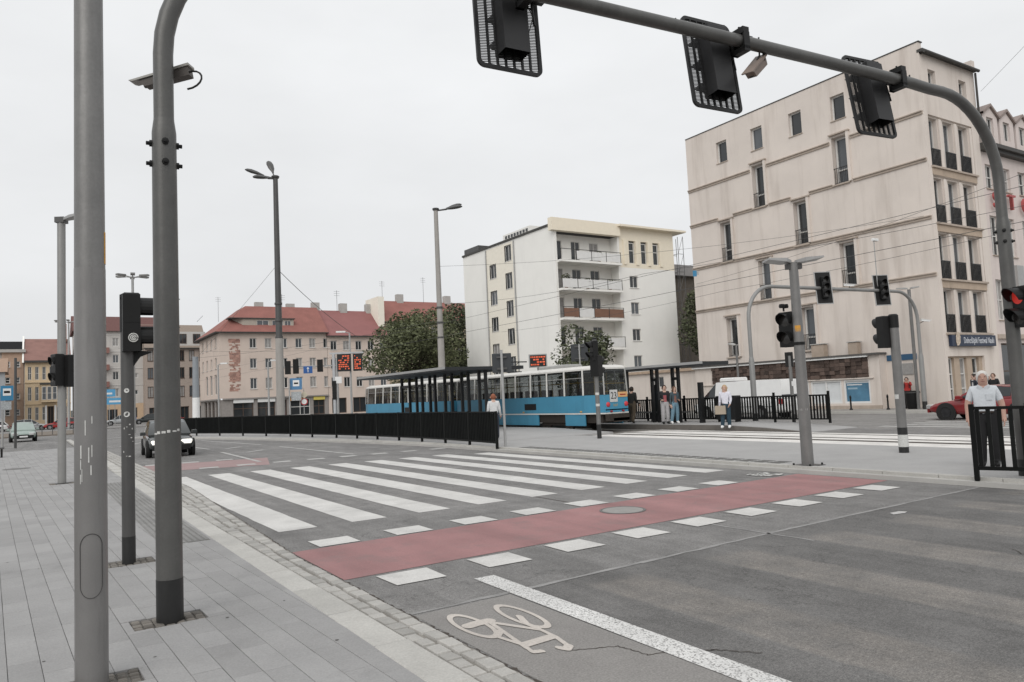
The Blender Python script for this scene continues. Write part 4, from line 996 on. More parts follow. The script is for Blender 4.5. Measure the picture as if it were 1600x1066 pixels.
YW2 = mat('yellow_ochre_render', (.62, .49, .33), .9, var=.1, dirt=.1)
bE = thing('town_house', 'yellow three storey town house with a bay balcony over its dark doorway', 'town house', (-1.0, 150, 0)); fE = Face((-1.0, 150), (1, 0), (0, -1), bE)
hs = []
for k in range(6):
    s = .4 + 1.03 * k
    for z0, z1 in ((8.1, 10.3), (4.6, 6.9), (1.3, 3.5)):
        if z0 == 1.3 and k == 3: continue
        hs.append((s, s + .52, z0, z1))
dr = (3.2, 4.15, .1, 3.6)
fE.wall(0, 6.6, 0, 11.0, hs + [dr], YW2, .2)
for h in hs: fE.window(h, -.16, FRAME_W, GLASS, (1, 1), fw=.07)
fE.window(dr, -.18, FRAME_B, BLACK_M, (1, 0), fw=.14, name='door')
for s in (dr[0] - .35, dr[1] + .05): fE.box('door_pillar', s, s + .28, .002, .2, .1, 3.75, WHITE)
for z in (3.95, 7.6): fE.box('cornice', -.05, 6.65, .002, .14, z, z + .18, YW2)
fE.box('cornice', -.1, 6.7, -.1, .6, 11.0, 11.35, SLATE)
fE.box('bay', 2.3, 4.7, .141, .9, 4.3, 7.25, YW2)
for k in range(3): fE.window((2.4 + .76 * k, 3.04 + .76 * k, 4.7, 6.9), .91, FRAME_W, GLASS_B, (0, 1), fw=.08)
fE.box('bay_roof', 2.1, 4.9, .19, 1.1, 7.25, 7.5, SLATE)
q = B(); gable(q, -.1, 6.7, -.5, 14, 11.35, 15.6); q.obj('roof', mat('weathered_red_tile', (.24, .135, .115), .9, var=.2, scale=.8), bE)
q = B(); q.prism([(-.6, 11.0), (14, 11.0), (6.8, 16.1)], -.4, -.15, T=Matrix(((0, 0, 1, 0), (1, 0, 0, 0), (0, 1, 0, 0), (0, 0, 0, 1)))); q.obj('gable_wall', WALL_W, bE)
q = B(); q.box(5.4, 6.2, 5, 6.2, 15, 18.2); q.obj('chimney', mat('chimney_brick', (.3, .17, .13), .9), bE)
bF = thing('tower_house', 'tan brick tower shaped house left of the yellow town house', 'building', (-4.3, 152, 0)); fF = Face((-4.3, 152), (1, 0), (0, -1), bF)
TAN = mat('tan_brick', (.42, .3, .225), .9, var=.12)
hs = [(x, x + .7, 2.3 + 2.7 * r, 3.3 + 2.7 * r) for r in range(4) for x in (.5, 1.9)]
fF.wall(0, 3.1, 0, 12.9, hs, TAN, .2)
for h in hs: fF.window(h, -.15, FRAME_W, GLASS, (0, 1), fw=.1, sill=(.3, FRAME_W))
fF.box('roof', -.3, 3.4, -9, .5, 12.9, 13.4, CONC); q = B(); q.box(3.09, 3.1, 0.001, 9, 0, 12.9); q.obj('side_wall', TAN, bF)
bG = thing('flat_roof_block', 'long low block with dark flat roof at the far left edge', 'building', (-40, 172, 0)); fG = Face((-40, 172), (1, 0), (0, -1), bG)
hs = [(1 + 3 * k, 2.6 + 3 * k, 2 + 3.2 * r, 3.6 + 3.2 * r) for r in range(4) for k in range(13)]
fG.wall(0, 42, 0, 14.6, hs, mat('drab_render', (.36, .32, .28), .9, var=.12), .2)
for h in hs: fG.window(h, -.15, FRAME_W, GLASS, (1, 0), fw=.1)
fG.box('roof', -.5, 42.6, -10, .6, 14.6, 16.4, mat('dark_roof_edge', (.03, .032, .035), .8))
bH = thing('grey_house', 'grey rendered gable house behind the bus stop sign', 'building', (-14, 140, 0)); fH = Face((-14, 140), (1, 0), (0, -1), bH)
hs = [(x, x + 1.1, 2 + 3 * r, 3.5 + 3 * r) for r in range(2) for x in (1, 3.5, 6, 8.5)]
fH.wall(0, 10.5, 0, 9.0, hs, mat('cool_grey_render', (.36, .37, .38), .9, var=.1), .2)
for h in hs: fH.window(h, -.15, FRAME_W, GLASS, (1, 0), fw=.1)
q = B(); gable(q, -.3, 10.8, -.5, 9, 9.0, 11.4); q.obj('roof', mat('tan_tile', (.33, .23, .17), .9), bH)

# ---- trees
def tree(label, x, y, h, r, n, size, leaf, trunk_r=.2, zc=.62, seed=1, base=0.1, squash=.85, sy=1.0):
    global rnd
    keep = rnd; rnd = random.Random(seed)
    t = thing('leafy_tree', label, 'tree', (x, y, base))
    tb = B(); tb.tube([(0, 0, 0), (.1, .05, h * .25), (0, .1, h * .5), (.1, 0, h * .75)], [trunk_r, trunk_r * .8, trunk_r * .55, trunk_r * .2], 8)
    cb = B(); clumps = []
    for k in range(26):
        a = rnd.uniform(0, 6.28); rr = r * math.sqrt(rnd.random()) * .78; zz = h * zc + rnd.uniform(-1, 1) * h * (1 - zc) * .78
        kz = 1 - abs(zz - h * zc) / (h * (1 - zc)) * .55
        c = Vector((rr * kz * math.cos(a), rr * kz * math.sin(a) * sy, zz)); clumps.append(c)
        tb.tube([(0, .05, h * rnd.uniform(.25, .5)), (c.x * .5, c.y * .5, (h * .42 + zz) / 2), c], [trunk_r * .4, trunk_r * .25, .02], 5)
    for c in clumps: leaf_ball(cb, c, r * rnd.uniform(.26, .42), int(n / 26), size, squash=squash)
    tb.obj('trunk', BARK, t); tag(cb.obj('crown', leaf, t), kind=None)
    rnd = keep
    return t
tree('broad green tree in front of the red roofed houses, left of the white flats', 33.5, 72.5, 10.8, 5.9, 13000, .17, LEAF, seed=3, zc=.6)
tree('taller dark tree touching the left wall of the white flats', 44.4, 82, 13.0, 5.2, 12000, .18, LEAF_D, seed=5, zc=.62, squash=1)
tree('narrow tree behind the street lamp, left of the taller dark tree', 38.4, 77, 12.0, 4.2, 8500, .17, LEAF, seed=8, zc=.62)
tree('small ragged tree behind the tram and in front of the balconies', 32.4, 41.2, 6.1, 2.9, 6000, .13, LEAF_D, trunk_r=.1, seed=9, zc=.6, base=.12)
tree('dark tree filling the gap beside the cream block', 58.2, 53.5, 13.2, 3.6, 7000, .17, LEAF_D, seed=12, zc=.55, squash=1.3)
tree('low bush beside the shelter at the pale wall', 35.2, 41.5, 3.1, 1.5, 1000, .1, LEAF, trunk_r=.06, seed=14, zc=.5, base=.12)
# cream garden wall between the blocks with a coping
gw = thing('garden_wall', 'low cream wall with tiled coping between the white flats and the cream block', 'wall', (40.3, 38.6, .1)); fW = Face((40.3, 38.6), (0, 1), (-1, 0), gw)
fW.wall(0, 8, .1, 3.1, [(3.4, 4.6, 1.9, 2.7)], WALL_A, .2); fW.window((3.4, 4.6, 1.9, 2.7), -.15, FRAME_W, GLASS, (1, 0))
q = B(); fW.bx(q, -.1, 8.1, -5, .2, 3.0, 3.2); q.obj('coping', mat('tan_coping', (.42, .32, .24), .9, var=.25, scale=3), gw)
# ================================================================== STREET FURNITURE
def arc(c, r, a0, a1, ax, n=12):
    """points of an arc in the vertical plane spanned by unit ax (horizontal) and z"""
    return [Vector(c) + Vector(ax) * (r * math.cos(R(a0 + (a1 - a0) * i / n))) + Vector((0, 0, r * math.sin(R(a0 + (a1 - a0) * i / n)))) for i in range(n + 1)]
ORANGE = mat('orange_sticker', (.6, .3, .04), .5, var=.25, scale=30)
STICK = mat('white_sticker', (.55, .55, .53), .6, var=.3, scale=40)
RUB = mat('black_rubber', (.012, .012, .012), .65, var=.2)
def curved_patch(b, r, z0, z1, a0, a1, n=8, m=0):
    """thin patch wrapped round a pole"""
    pts = []
    for i in range(n + 1):
        a = R(a0 + (a1 - a0) * i / n); pts += [(r * math.cos(a), r * math.sin(a), z0), (r * math.cos(a), r * math.sin(a), z1), ((r - .004) * math.cos(a), (r - .004) * math.sin(a), z0), ((r - .004) * math.cos(a), (r - .004) * math.sin(a), z1)]
    fs = []
    for i in range(n):
        o = 4 * i; fs += [(o, o + 4, o + 5, o + 1), (o + 1, o + 5, o + 7, o + 3), (o, o + 2, o + 6, o + 4)]
    fs += [(0, 1, 3, 2), (4 * n, 4 * n + 2, 4 * n + 3, 4 * n + 1)]
    b.add(pts, fs, m, True)
def facing(x, y): return math.degrees(math.atan2(-y, -x))     # bearing of the camera seen from a pole

# --- the big near pole
PAINTED = mat('pole_grey_lower', (.205, .2, .196), .36, metal=.3, var=.12, scale=2.5, spec=.5, dirt=.45, dscale=(7, 7, .8), fine=.05)
px, py = .33, 5.78
lp1 = thing('lamp_post', 'tall grey steel pole nearest the camera, with an oval access door', 'pole', (px, py, .03))
q = B(); q.tube([(0, 0, 2.72), (0, 0, 5), (0, 0, 8.4)], [.0935, .0875, .073], 32, caps=True); q.obj('shaft', STEEL, lp1)
q = B(); q.tube([(0, 0, 0), (0, 0, 1.5), (0, 0, 2.735)], [.0985, .0965, .095], 32); q.obj('lower_shaft', PAINTED, lp1)
fa = facing(px, py)
q = B(); pts = []
n = 40
for i in range(n + 1):                       # groove round the access door: a capsule wrapped on the pole
    t = 2 * math.pi * i / n; aw = 40; zc = .775 + (.12 if math.sin(t) > 0 else -.12); a = R(fa + aw * math.cos(t)); zz = zc + .085 * math.sin(t)
    pts.append((.0985 * math.cos(a), .0985 * math.sin(a), zz))
q.tube(pts, .0028, 6, caps=False); q.obj('access_door', mat('door_groove', (.06, .058, .056), .7), lp1)
q = B(); curved_patch(q, .0955, 2.77, 2.99, fa + 68, fa + 90); q.obj('sticker', ORANGE, lp1)
q = B()
for k in range(9): a = fa + rnd.uniform(-55, 10); z = rnd.uniform(1.3, 1.75); curved_patch(q, .0985, z, z + rnd.uniform(.03, .1), a, a + rnd.uniform(2, 5), 2)
tag(q.obj('paint_chip', STICK, lp1), kind='stuff')

# --- the signal gantry over the road
gx0, gy0, gx1, gy1 = .98, 7.06, 13.55, 5.96
GZ = 6.29; gd = Vector((gx1 - gx0, gy1 - gy0, 0)); GL = gd.length; gd.normalize(); gn = Vector((-gd.y, gd.x, 0))
gan = thing('signal_gantry', 'grey steel arch gantry spanning the road above the bicycle crossing', 'gantry', (gx0, gy0, .03))
GAN = mat('gantry_steel', (.098, .097, .093), .42, metal=.3, var=.22, scale=2.5, fine=.08, fscale=50, bump=.12, bscale=18, dirt=.35, dscale=(4, 4, .5), spec=.5)
rr = 1.35
def gp(s, z): return gd * s + Vector((0, 0, z - .03))
path = [gp(0, 4.2), gp(0, GZ - rr)] + [gp(rr, GZ - rr) + gd * (-rr * math.cos(R(t))) + Vector((0, 0, rr * math.sin(R(t)))) for t in range(8, 91, 8)] + [gp(rr + .3, GZ)]
path += [gp(GL * k / 6, GZ + .05 * math.sin(math.pi * k / 6)) for k in range(1, 6)]
path += [gp(GL - rr - .3, GZ)] + [gp(GL - rr, GZ - rr) + gd * (rr * math.sin(R(t))) + Vector((0, 0, rr * math.cos(R(t)))) for t in range(0, 91, 8)] + [gp(GL, GZ - rr), gp(GL, 4.2)]
q = B(); q.tube(path, .083, 24, caps=True); q.obj('beam', GAN, gan)
BAND = mat('black_base_band', (.014, .014, .014), .45, var=.3, scale=9, spec=.5)
for s in (0, GL):
    o = gd * s; h0 = .35 if s == 0 else .35
    q = B(); q.lathe([(.105, h0), (.104, 2.0), (.1, 4.16), (.1, 4.22), (.084, 4.34), (.084, 4.35)], 28, c=o - Vector((0, 0, .03))); q.obj('mast', GAN, gan)
    q = B(); q.lathe([(.107, -.05), (.107, h0)], 28, c=o); q.obj('base_band', BAND, gan)
    q = B(); q.lathe([(.1015, 1.46), (.1025, 1.465), (.1025, 1.475), (.1015, 1.48)], 24, c=o); q.obj('weld_ring', GAN, gan)
    f2 = facing(gx0 + o.x, gy0 + o.y)
    for z in (3.94, 4.12):
        for a in (f2 - 85, f2 + 5, f2 + 95):
            T = Matrix.Translation(o + Vector((0, 0, z - .03))) @ Matrix.Rotation(R(a), 4, 'Z') @ Matrix.Rotation(R(90), 4, 'Y')
            q = B(); q.lathe([(.03, .085), (.03, .118), (.018, .12), (.018, .145), (.0, .147)], 8, T=T); q.obj('bolt', BLACK_M, gan)
q = B()
for k in range(6): a = facing(gx0, gy0) - 75 + 24 * k; z = 1.56 + .004 * k; curved_patch(q, .1055, z, z + rnd.uniform(.006, .03), a, a + rnd.uniform(10, 23), 3)
tag(q.obj('tape_remnant', STICK, gan), kind='stuff')
for s in (5.9, 9.2, 10.5): q = B(); q.lathe([(.012, 0), (.012, .03), (0, .035)], 6, c=gp(s, GZ + .12)); q.obj('cable_gland', BLACK_M, gan)
# clamps of the signals on the beam
for s in (3.72, 7.0, 10.22):
    o = gp(s, GZ + .04); T = Matrix.Translation(o) @ Matrix.Rotation(math.atan2(gd.y, gd.x), 4, 'Z')
    q = B(); q.box(-.055, .055, -.1, .1, .085, .17, T=T); q.box(-.05, .05, -.11, -.086, -.13, .1, T=T); q.box(-.05, .05, .086, .13, -.16, .1, T=T); q.box(-.05, .05, -.11, .13, -.16, -.09, T=T)
    q.tube([T @ Vector((-.02, .0, .17)), T @ Vector((-.02, 0, .2))], .015, 6); q.tube([T @ Vector((.03, 0, .17)), T @ Vector((.03, 0, .2))], .015, 6)
    q.obj('clamp', BLACK_M, gan)

# --- signal head builder (faces local +y, hangs about its origin)
LENS = mat('dark_lens', (.03, .028, .026), .25, var=.2, spec=.6)
LENS_R = mat('dark_red_lens', (.09, .012, .01), .3, var=.1); LENS_A = mat('dark_amber_lens', (.1, .05, .01), .3, var=.1); LENS_G = mat('dark_green_lens', (.01, .06, .035), .3, var=.1)
RED_ON = mat('lit_red_lamp', (.6, .04, .03), .4, var=0, emit=.3)
def head(par, loc, rz, n=2, w=.3, hh=.34, dep=.17, visor=.26, lit=None, tilt=0.0, body=None, lens=None):
    root = put('signal_body', None, par, loc); 
    b = B(); H = n * hh
    b.taper(-w / 2, w / 2, -dep, 0, -H / 2, H / 2, .02)
    for i in range(1, n): b.box(-w / 2 - .004, w / 2 + .004, -dep * .96, -.004, -H / 2 + i * hh - .006, -H / 2 + i * hh + .006)
    root.data = None
    o = b.obj('housing', body or BLACK_M, par, loc); o.rotation_euler = (tilt, 0, rz)
    bpy.data.objects.remove(root)
    for i in range(n):
        z = H / 2 - (i + .5) * hh; r = min(w, hh) * .4
        T = Matrix.Translation((0, 0, z)) @ Matrix.Rotation(R(-90), 4, 'X')
        l = B(); l.lathe([(0, .012), (r * .6, .009), (r, .002), (r, -.02)], 16, T=T)
        lm = LENS if lens is None else lens[i]
        l.obj('lens', RED_ON if lit == i else lm, o)
        v = B(); pts = []; k = 14
        for j in range(k + 1):
            a = R(-30 + 240 * j / k); ln = visor * (.35 + .65 * max(0, math.sin((a + R(30)) / R(240) * math.pi))) if visor else .02
            for rr_, yy in ((r * 1.06, .0), (r * 1.06, ln), (r * 1.12, ln), (r * 1.12, 0)): pts.append((rr_ * math.cos(a), yy, z + rr_ * math.sin(a)))
        fs = [(4 * j + m, 4 * j + 4 + m, 4 * j + 4 + (m + 1) % 4, 4 * j + (m + 1) % 4) for j in range(k) for m in range(4)]
        v.add(pts, fs, 0, False); v.obj('visor', body or BLACK_M, o)
    return o
# --- three three-lamp signals with louvred boards on the gantry, seen from behind
LOUV = mat('louvre_black', (.012, .012, .0125), .5, var=.15)
def gantry_signal(s, label):
    s, off, zc, tl, rz_ = s; o = Vector((gx0, gy0, 0)) + gd * s + gn * off; t = thing('traffic_light', label, 'traffic light', (o.x, o.y, zc), 0)
    # board tilts forwards at the top; axes: X along the gantry, Y away from the camera
    t.rotation_euler = (R(tl), 0, math.atan2(gd.y, gd.x) + R(rz_))
    W2, H2 = .43, .66; b = B()
    def rrect(w, h, r, n=5):
        out = []
        for cx, cy, a0 in ((w - r, h - r, 0), (-w + r, h - r, 90), (-w + r, -h + r, 180), (w - r, -h + r, 270)):
            for i in range(n + 1): a = R(a0 + 90 * i / n); out.append((cx + r * math.cos(a), cy + r * math.sin(a)))
        return out
    O_, I_ = rrect(W2, H2, .09), rrect(W2 - .045, H2 - .045, .05); k = len(O_)
    v = [(x, y0, z) for y0 in (-.015, .02) for ring in (O_, I_) for x, z in ring]
    fs = []
    for j in range(k):
        j2 = (j + 1) % k
        fs += [(j, j2, k + j2, k + j), (2 * k + j, 3 * k + j, 3 * k + j2, 2 * k + j2), (j, 2 * k + j, 2 * k + j2, j2), (k + j, k + j2, 3 * k + j2, 3 * k + j)]
    b.add(v, fs); b.obj('board_frame', LOUV, t)
    b = B()
    for x in (-.275, -.165, -.055, .055, .165, .275): b.box(x - .012, x + .012, -.013, .016, -H2 + .046, H2 - .046)
    b.obj('board_bar', LOUV, t)
    sl = B(); z = -H2 + .055
    while z < H2 - .05:
        T = Matrix.Translation((0, 0, z)) @ Matrix.Rotation(R(28), 4, 'Y') if False else None
        for c in range(7):
            x0 = -W2 + .045 + c * .11 - .0; x0 = max(-W2 + .045, -.385 + c * .11 + .0); x1 = min(x0 + .11, W2 - .045)
            sl.add([(x0, 0, z), (x1, 0, z + .018), (x1, 0, z + .0275), (x0, 0, z + .0095), (x0, .008, z), (x1, .008, z + .018), (x1, .008, z + .0275), (x0, .008, z + .0095)], [(0, 1, 2, 3), (4, 7, 6, 5), (3, 2, 6, 7), (0, 4, 5, 1)])
        z += .0195
    tag(sl.obj('louvre', LOUV, t), kind='stuff')
    body = B(); body.taper(-.165, .165, -.2, .05, -.49, .49, .012); ho = body.obj('housing', mat('signal_back', (.02, .02, .021), .5, var=.12), t)
    for i in range(3):
        z = .33 - .33 * i; T = Matrix.Translation((0, .03, z)) @ Matrix.Rotation(R(-90), 4, 'X')
        l = B(); l.lathe([(0, .03), (.12, .024), (.13, .0)], 16, T=T); l.obj('lens', (LENS_R, LENS_A, LENS_G)[i], ho)
        v = B(); pts = []
        for j in range(15):
            a = R(-30 + 240 * j / 14); ln = .06 + .26 * max(0, math.sin((a + R(30)) / R(240) * math.pi))
            for r2, yy in ((.15, 0.05), (.15, ln), (.157, ln), (.157, .05)): pts.append((r2 * math.cos(a), yy, z + r2 * math.sin(a)))
        v.add(pts, [(4 * j + m, 4 * j + 4 + m, 4 * j + 4 + (m + 1) % 4, 4 * j + (m + 1) % 4) for j in range(14) for m in range(4)]); v.obj('visor', BLACK_M, ho)
    a = B(); a.tube([(.3, -.04, .62), (.29, -.1, .3), (.29, -.13, -.1)], .016, 6); a.tube([(.165, -.08, .4), (.3, -.05, .62)], .014, 6); a.tube([(.165, -.08, .15), (.29, -.1, .12)], .012, 6); a.box(.2, .46, -.36, -.06, .22, .3); a.obj('bracket', BLACK_M, t)
    a = B(); a.tube([(.2, -.12, .2), (.26, -.16, -.02), (.22, -.1, -.2), (.19, -.05, -.26)], .006, 5); a.obj('cable', RUB, t)
    a = B(); a.box(.17, .175, -.06, -.03, -.42, .3); a.obj('hinge_strip', STEEL_D, t)
    return t
gantry_signal((3.685, .381, 6.182, -3.5, 1.7), 'leftmost louvred traffic light on the gantry, cut by the top of the picture')
gantry_signal((6.77, .33, 6.114, -6.9, .3), 'middle louvred traffic light on the gantry, seen from behind next to the camera')
gantry_signal((10.0, .35, 6.151, -8.3, -2.3), 'rightmost louvred traffic light on the gantry, seen against the cream block')
# --- cameras
CAMG = mat('camera_shell', (.34, .33, .305), .5, var=.12); CAMD = mat('camera_under', (.085, .075, .068), .6, var=.2)
def cctv(label, loc, rz, pitch=0.0, s=1.0, arm=None, shell=None):
    t = thing('security_camera', label, 'camera', loc); t.rotation_euler = (0, pitch, rz)
    b = B(); b.prism([(-.28 * s, -.055 * s), (.24 * s, -.055 * s), (.30 * s, .02 * s), (-.28 * s, .045 * s)], -.055 * s, .055 * s, T=Matrix.Rotation(R(90), 4, 'X')); b.obj('housing', shell or CAMD, t)
    b = B(); b.prism([(-.3 * s, .048 * s), (.36 * s, .03 * s), (.4 * s, .05 * s), (-.3 * s, .075 * s)], -.07 * s, .07 * s, T=Matrix.Rotation(R(90), 4, 'X')); b.obj('sun_shield', shell or CAMG, t)
    b = B(); b.lathe([(0, .0), (.035 * s, -.005), (.035 * s, -.03)], 12, T=Matrix.Translation((.262 * s, 0, -.015 * s)) @ Matrix.Rotation(R(80), 4, 'Y')); b.obj('lens', LENS, t)
    if arm: b = B(); b.tube(arm, .018 * s, 7); b.obj('bracket', BLACK_M, t)
    return t
c1 = cctv('weathered security camera on the left gantry mast, pointing left with a looped cable', (gx0 + .05, gy0 + .17, 4.80), R(143), R(10), .82, [(0, 0, -.05), (-.02, .05, -.09), (.03, .15, -.09)])
b = B(); b.tube([(-.2 - .13 * math.sin(u * .35) - .02, .02 + .01 * u, -.11 + .1 * math.cos(u * .35)) for u in range(10)], .009, 6); b.obj('cable', RUB, c1)
c2 = cctv('brownish security camera slung under the gantry beside the middle traffic light', (gx0 + gd.x * 7.25, gy0 + gd.y * 7.25, 6.02), R(-160), R(34), 1.1, [(-.22, .05, .02), (-.3, .05, .1), (-.34, .05, .26)], mat('camera_brown', (.2, .155, .13), .6, var=.2))
b = B(); b.tube([(-.1, 0, .07), (-.26, 0, .1), (-.42, .0, .3)], .012, 6); b.obj('stay', BLACK_M, c2)

# --- pedestrian signal on the near pavement
def pole_obj(par, h, r, m=STEEL_D, base=.3, bm=None, cap=True, r2=None):
    q = B(); q.tube([(0, 0, base), (0, 0, h)], [r, r2 or r], 20); q.obj('pole', m, par)
    if base > 0: q = B(); q.lathe([(r + .002, -.05), (r + .002, base + .002)], 20); q.obj('base_band', bm or BAND, par)
    if cap: q = B(); q.lathe([(r + .006, h - .05), (r + .006, h + .01), (r * .6, h + .03), (0, h + .035)], 18); q.obj('cap', BLACK_M, par)
ps = thing('pedestrian_signal', 'black pedestrian signal on a stickered pole beside the left gantry mast', 'pedestrian signal', (.96, 10.05, .03))
pole_obj(ps, 3.16, .072, base=.31)
q = B(); q.lathe([(.078, 2.72), (.078, 3.14)], 18); q.obj('sleeve', BLACK_M, ps)
h_ = head(ps, (.13, -.02, 2.83), R(-90), 2, .3, .35, .19, .46)
q = B(); q.box(.0, .16, -.03, .03, 2.5, 2.6); q.box(.0, .16, -.03, .03, 3.02, 3.1); q.obj('bracket', BLACK_M, ps)
q = B(); q.prism([(.06, 2.3), (.14, 2.42), (.28, 2.48), (.1, 2.5), (.06, 2.5)], -.03, .03, T=Matrix.Rotation(R(90), 4, 'X')); q.obj('lower_bracket', BLACK_M, ps)
f3 = facing(.96, 10.05)
for z, d in ((2.02, .028), (1.74, .033)):
    q = B(); ac = f3 - 8; av = math.degrees(d / .073)
    q.quad(*[(.0752 * math.cos(R(ac + av * math.cos(u * .4))), .0752 * math.sin(R(ac + av * math.cos(u * .4))), z + d * math.sin(u * .4)) for u in range(16)]); q.obj('sticker', STICK, ps)
q = B()
for k in range(10): a = f3 + rnd.uniform(-50, 50); z = rnd.uniform(1.2, 1.62); curved_patch(q, .0745, z, z + rnd.uniform(.004, .02), a, a + rnd.uniform(5, 22), 2)
tag(q.obj('sticker_scrap', STICK, ps), kind='stuff')
q = B()
for r_ in (.012, .03, .05):                   # a ring sticker on the housing's near side
    pts = [(.05 + r_ * math.cos(t * .5), -.176, 2.64 + r_ * math.sin(t * .5)) for t in range(13)]
    q.tube(pts, .007, 5, caps=False)
q.obj('swirl_sticker', STICK, ps)

# --- thin pavement lamp with flat head and two signals
def flat_lamp(par, z, rz, L=.62, m=STEEL_L, w=.28):
    q = B(); T = Matrix.Translation((0, 0, z)) @ Matrix.Rotation(rz, 4, 'Z') @ Matrix.Rotation(R(-4), 4, 'Y')
    q.add([T @ Vector(v) for v in ((.05, -.05, -.03), (L, -w / 2, .0), (L, w / 2, .0), (.05, .05, -.03), (.05, -.05, .03), (L, -w / 2, .035), (L, w / 2, .035), (.05, .05, .03), (.35 * L, -w / 2, -.03), (.35 * L, w / 2, -.03), (.35 * L, -w / 2, .045), (.35 * L, w / 2, .045))],
          [(0, 8, 10, 4), (8, 1, 5, 10), (3, 7, 11, 9), (9, 11, 6, 2), (1, 2, 6, 5), (0, 4, 7, 3), (4, 10, 11, 7), (10, 5, 6, 11), (0, 3, 9, 8), (8, 9, 2, 1)])
    return q.obj('lamp_head', m, par)
lp2 = thing('street_lamp', 'slender pavement lamp with a flat head, left of the nearest pole', 'street lamp', (.66, 23.11, .03))
q = B(); q.tube([(0, 0, 0), (0, 0, 6.95)], .1, 20); q.obj('pole', mat('lamp_grey', (.27, .268, .26), .45, metal=.3, var=.1, dirt=.3, dscale=(6, 6, .6)), lp2)
q = B(); q.lathe([(.16, -.02), (.16, .02), (.1, .03)], 16); q.obj('base_plate', STEEL_D, lp2)
flat_lamp(lp2, 6.98, R(-50), 1.2); q = B(); q.box(-.12, .12, -.12, .12, 6.9, 7.05, T=Matrix.Rotation(R(-30), 4, 'Z')); q.obj('lamp_joint', STEEL_D, lp2)
ls1 = thing('traffic_light', 'black twin traffic light clamped to the slender pavement lamp', 'traffic light', (.66, 23.11, 3.0))
head(ls1, (-.2, -.06, .0), R(110), 2, .3, .42, .22, .1); head(ls1, (.3, -.02, -.03), R(-62), 2, .3, .42, .26, .4)
q = B(); q.box(-.2, .3, -.08, .03, .1, .2); q.box(-.2, .3, -.08, .03, -.25, -.15); q.lathe([(.12, -.4), (.12, .25)], 12); q.obj('bracket', BLACK_M, ls1)

# --- dark pole, bus stop flag and bench at the far end of the pavement
dp = thing('dark_pole', 'thin dark pole at the far end of the left pavement', 'pole', (-.83, 53.7, .03))
q = B(); q.tube([(0, 0, 0), (0, 0, 5.35)], .075, 10); q.obj('pole', STEEL_D, dp)
bs = thing('bus_stop_sign', 'blue bus stop flag with a white bus panel at the far left edge', 'bus stop sign', (-1.5, 54.9, .03))
q = B(); q.tube([(0, 0, 0), (0, 0, 3.8)], .06, 10); q.obj('pole', STEEL_L, bs)
BLUE_S = mat('sign_blue', (.04, .2, .36), .45, var=.08)
q = B(); q.box(-.1, .55, -.06, -.02, 2.85, 3.75); q.obj('panel', BLUE_S, bs)
q = B(); q.box(.02, .43, -.075, -.061, 3.15, 3.58); pn = q.obj('bus_field', WHITE, bs)
q = B(); q.prism([(.07, 3.3), (.38, 3.3), (.38, 3.4), (.35, 3.44), (.09, 3.44), (.07, 3.41)], .076, .08, T=Matrix.Rotation(R(90), 4, 'X')); q.obj('bus_symbol', BLACK_M, bs)
q = B(); q.box(-.08, .45, -.06, -.02, 2.3, 2.8); q.obj('timetable', mat('timetable_grey', (.35, .37, .38), .5, var=.5, scale=12), bs)
q = B(); q.box(-.55, -.12, -.09, -.05, 1.8, 3.4); q.obj('side_panel', mat('deep_blue', (.02, .03, .1), .5), bs)
bn = thing('bench', 'dark slatted bench at the far left edge of the pavement', 'bench', (-1.25, 42.6, .03))
for k in range(4): q = B(); q.taper(-.55, .18, -.95 + k * .11, -.86 + k * .11, .4, .46, .008); q.obj('slat', STEEL_D, bn)
for x in (-.4, .08): q = B(); q.box(x - .04, x + .04, -.95, -.55, 0, .4); q.obj('leg', BLACK_M, bn)

# --- the long black slatted fence along the stop
fp = [(12.72, 21.07), (12.95, 23.3), (13.08, 25.4), (13.12, 27.5), (13.06, 29.6), (12.95, 31.7), (12.8, 33.8), (12.58, 36.0), (12.2, 38.6), (11.85, 41.3), (11.3, 44.2), (10.7, 47.2), (9.95, 50.1), (9.09, 53.0), (8.15, 55.9)]
fe = thing('slatted_fence', 'long black slatted fence curving along the tram stop', 'fence', (12.72, 21.07, .115))
F0 = Vector((12.72, 21.07, 0))
slat_n = B(); slat_n.box(-.013, .013, -.034, .034, .2, 1.13); SL = slat_n.mesh('slat', FENCE)
pm_ = B(); pm_.box(-.035, .035, -.04, .04, -.03, 1.19); PM = pm_.mesh('post', FENCE)
acc = 0
for i, ((x0, y0), (x1, y1)) in enumerate(zip(fp, fp[1:])):
    a, c = Vector((x0, y0, 0)) - F0, Vector((x1, y1, 0)) - F0; d = (c - a); L = d.length; d.normalize(); rz = math.atan2(d.y, d.x)
    put('post', PM, fe, a, rz)
    for z0, z1 in ((.14, .198), (1.132, 1.18)):
        q = B(); q.box(.036, L - .036, -.032, .032, z0, z1); q.obj('rail', FENCE, fe, a, rz)
    n = int(L / .128)
    for k in range(n): put('slat', SL, fe, a + d * ((k + .5) * L / n), rz)
put('post', PM, fe, c, rz)
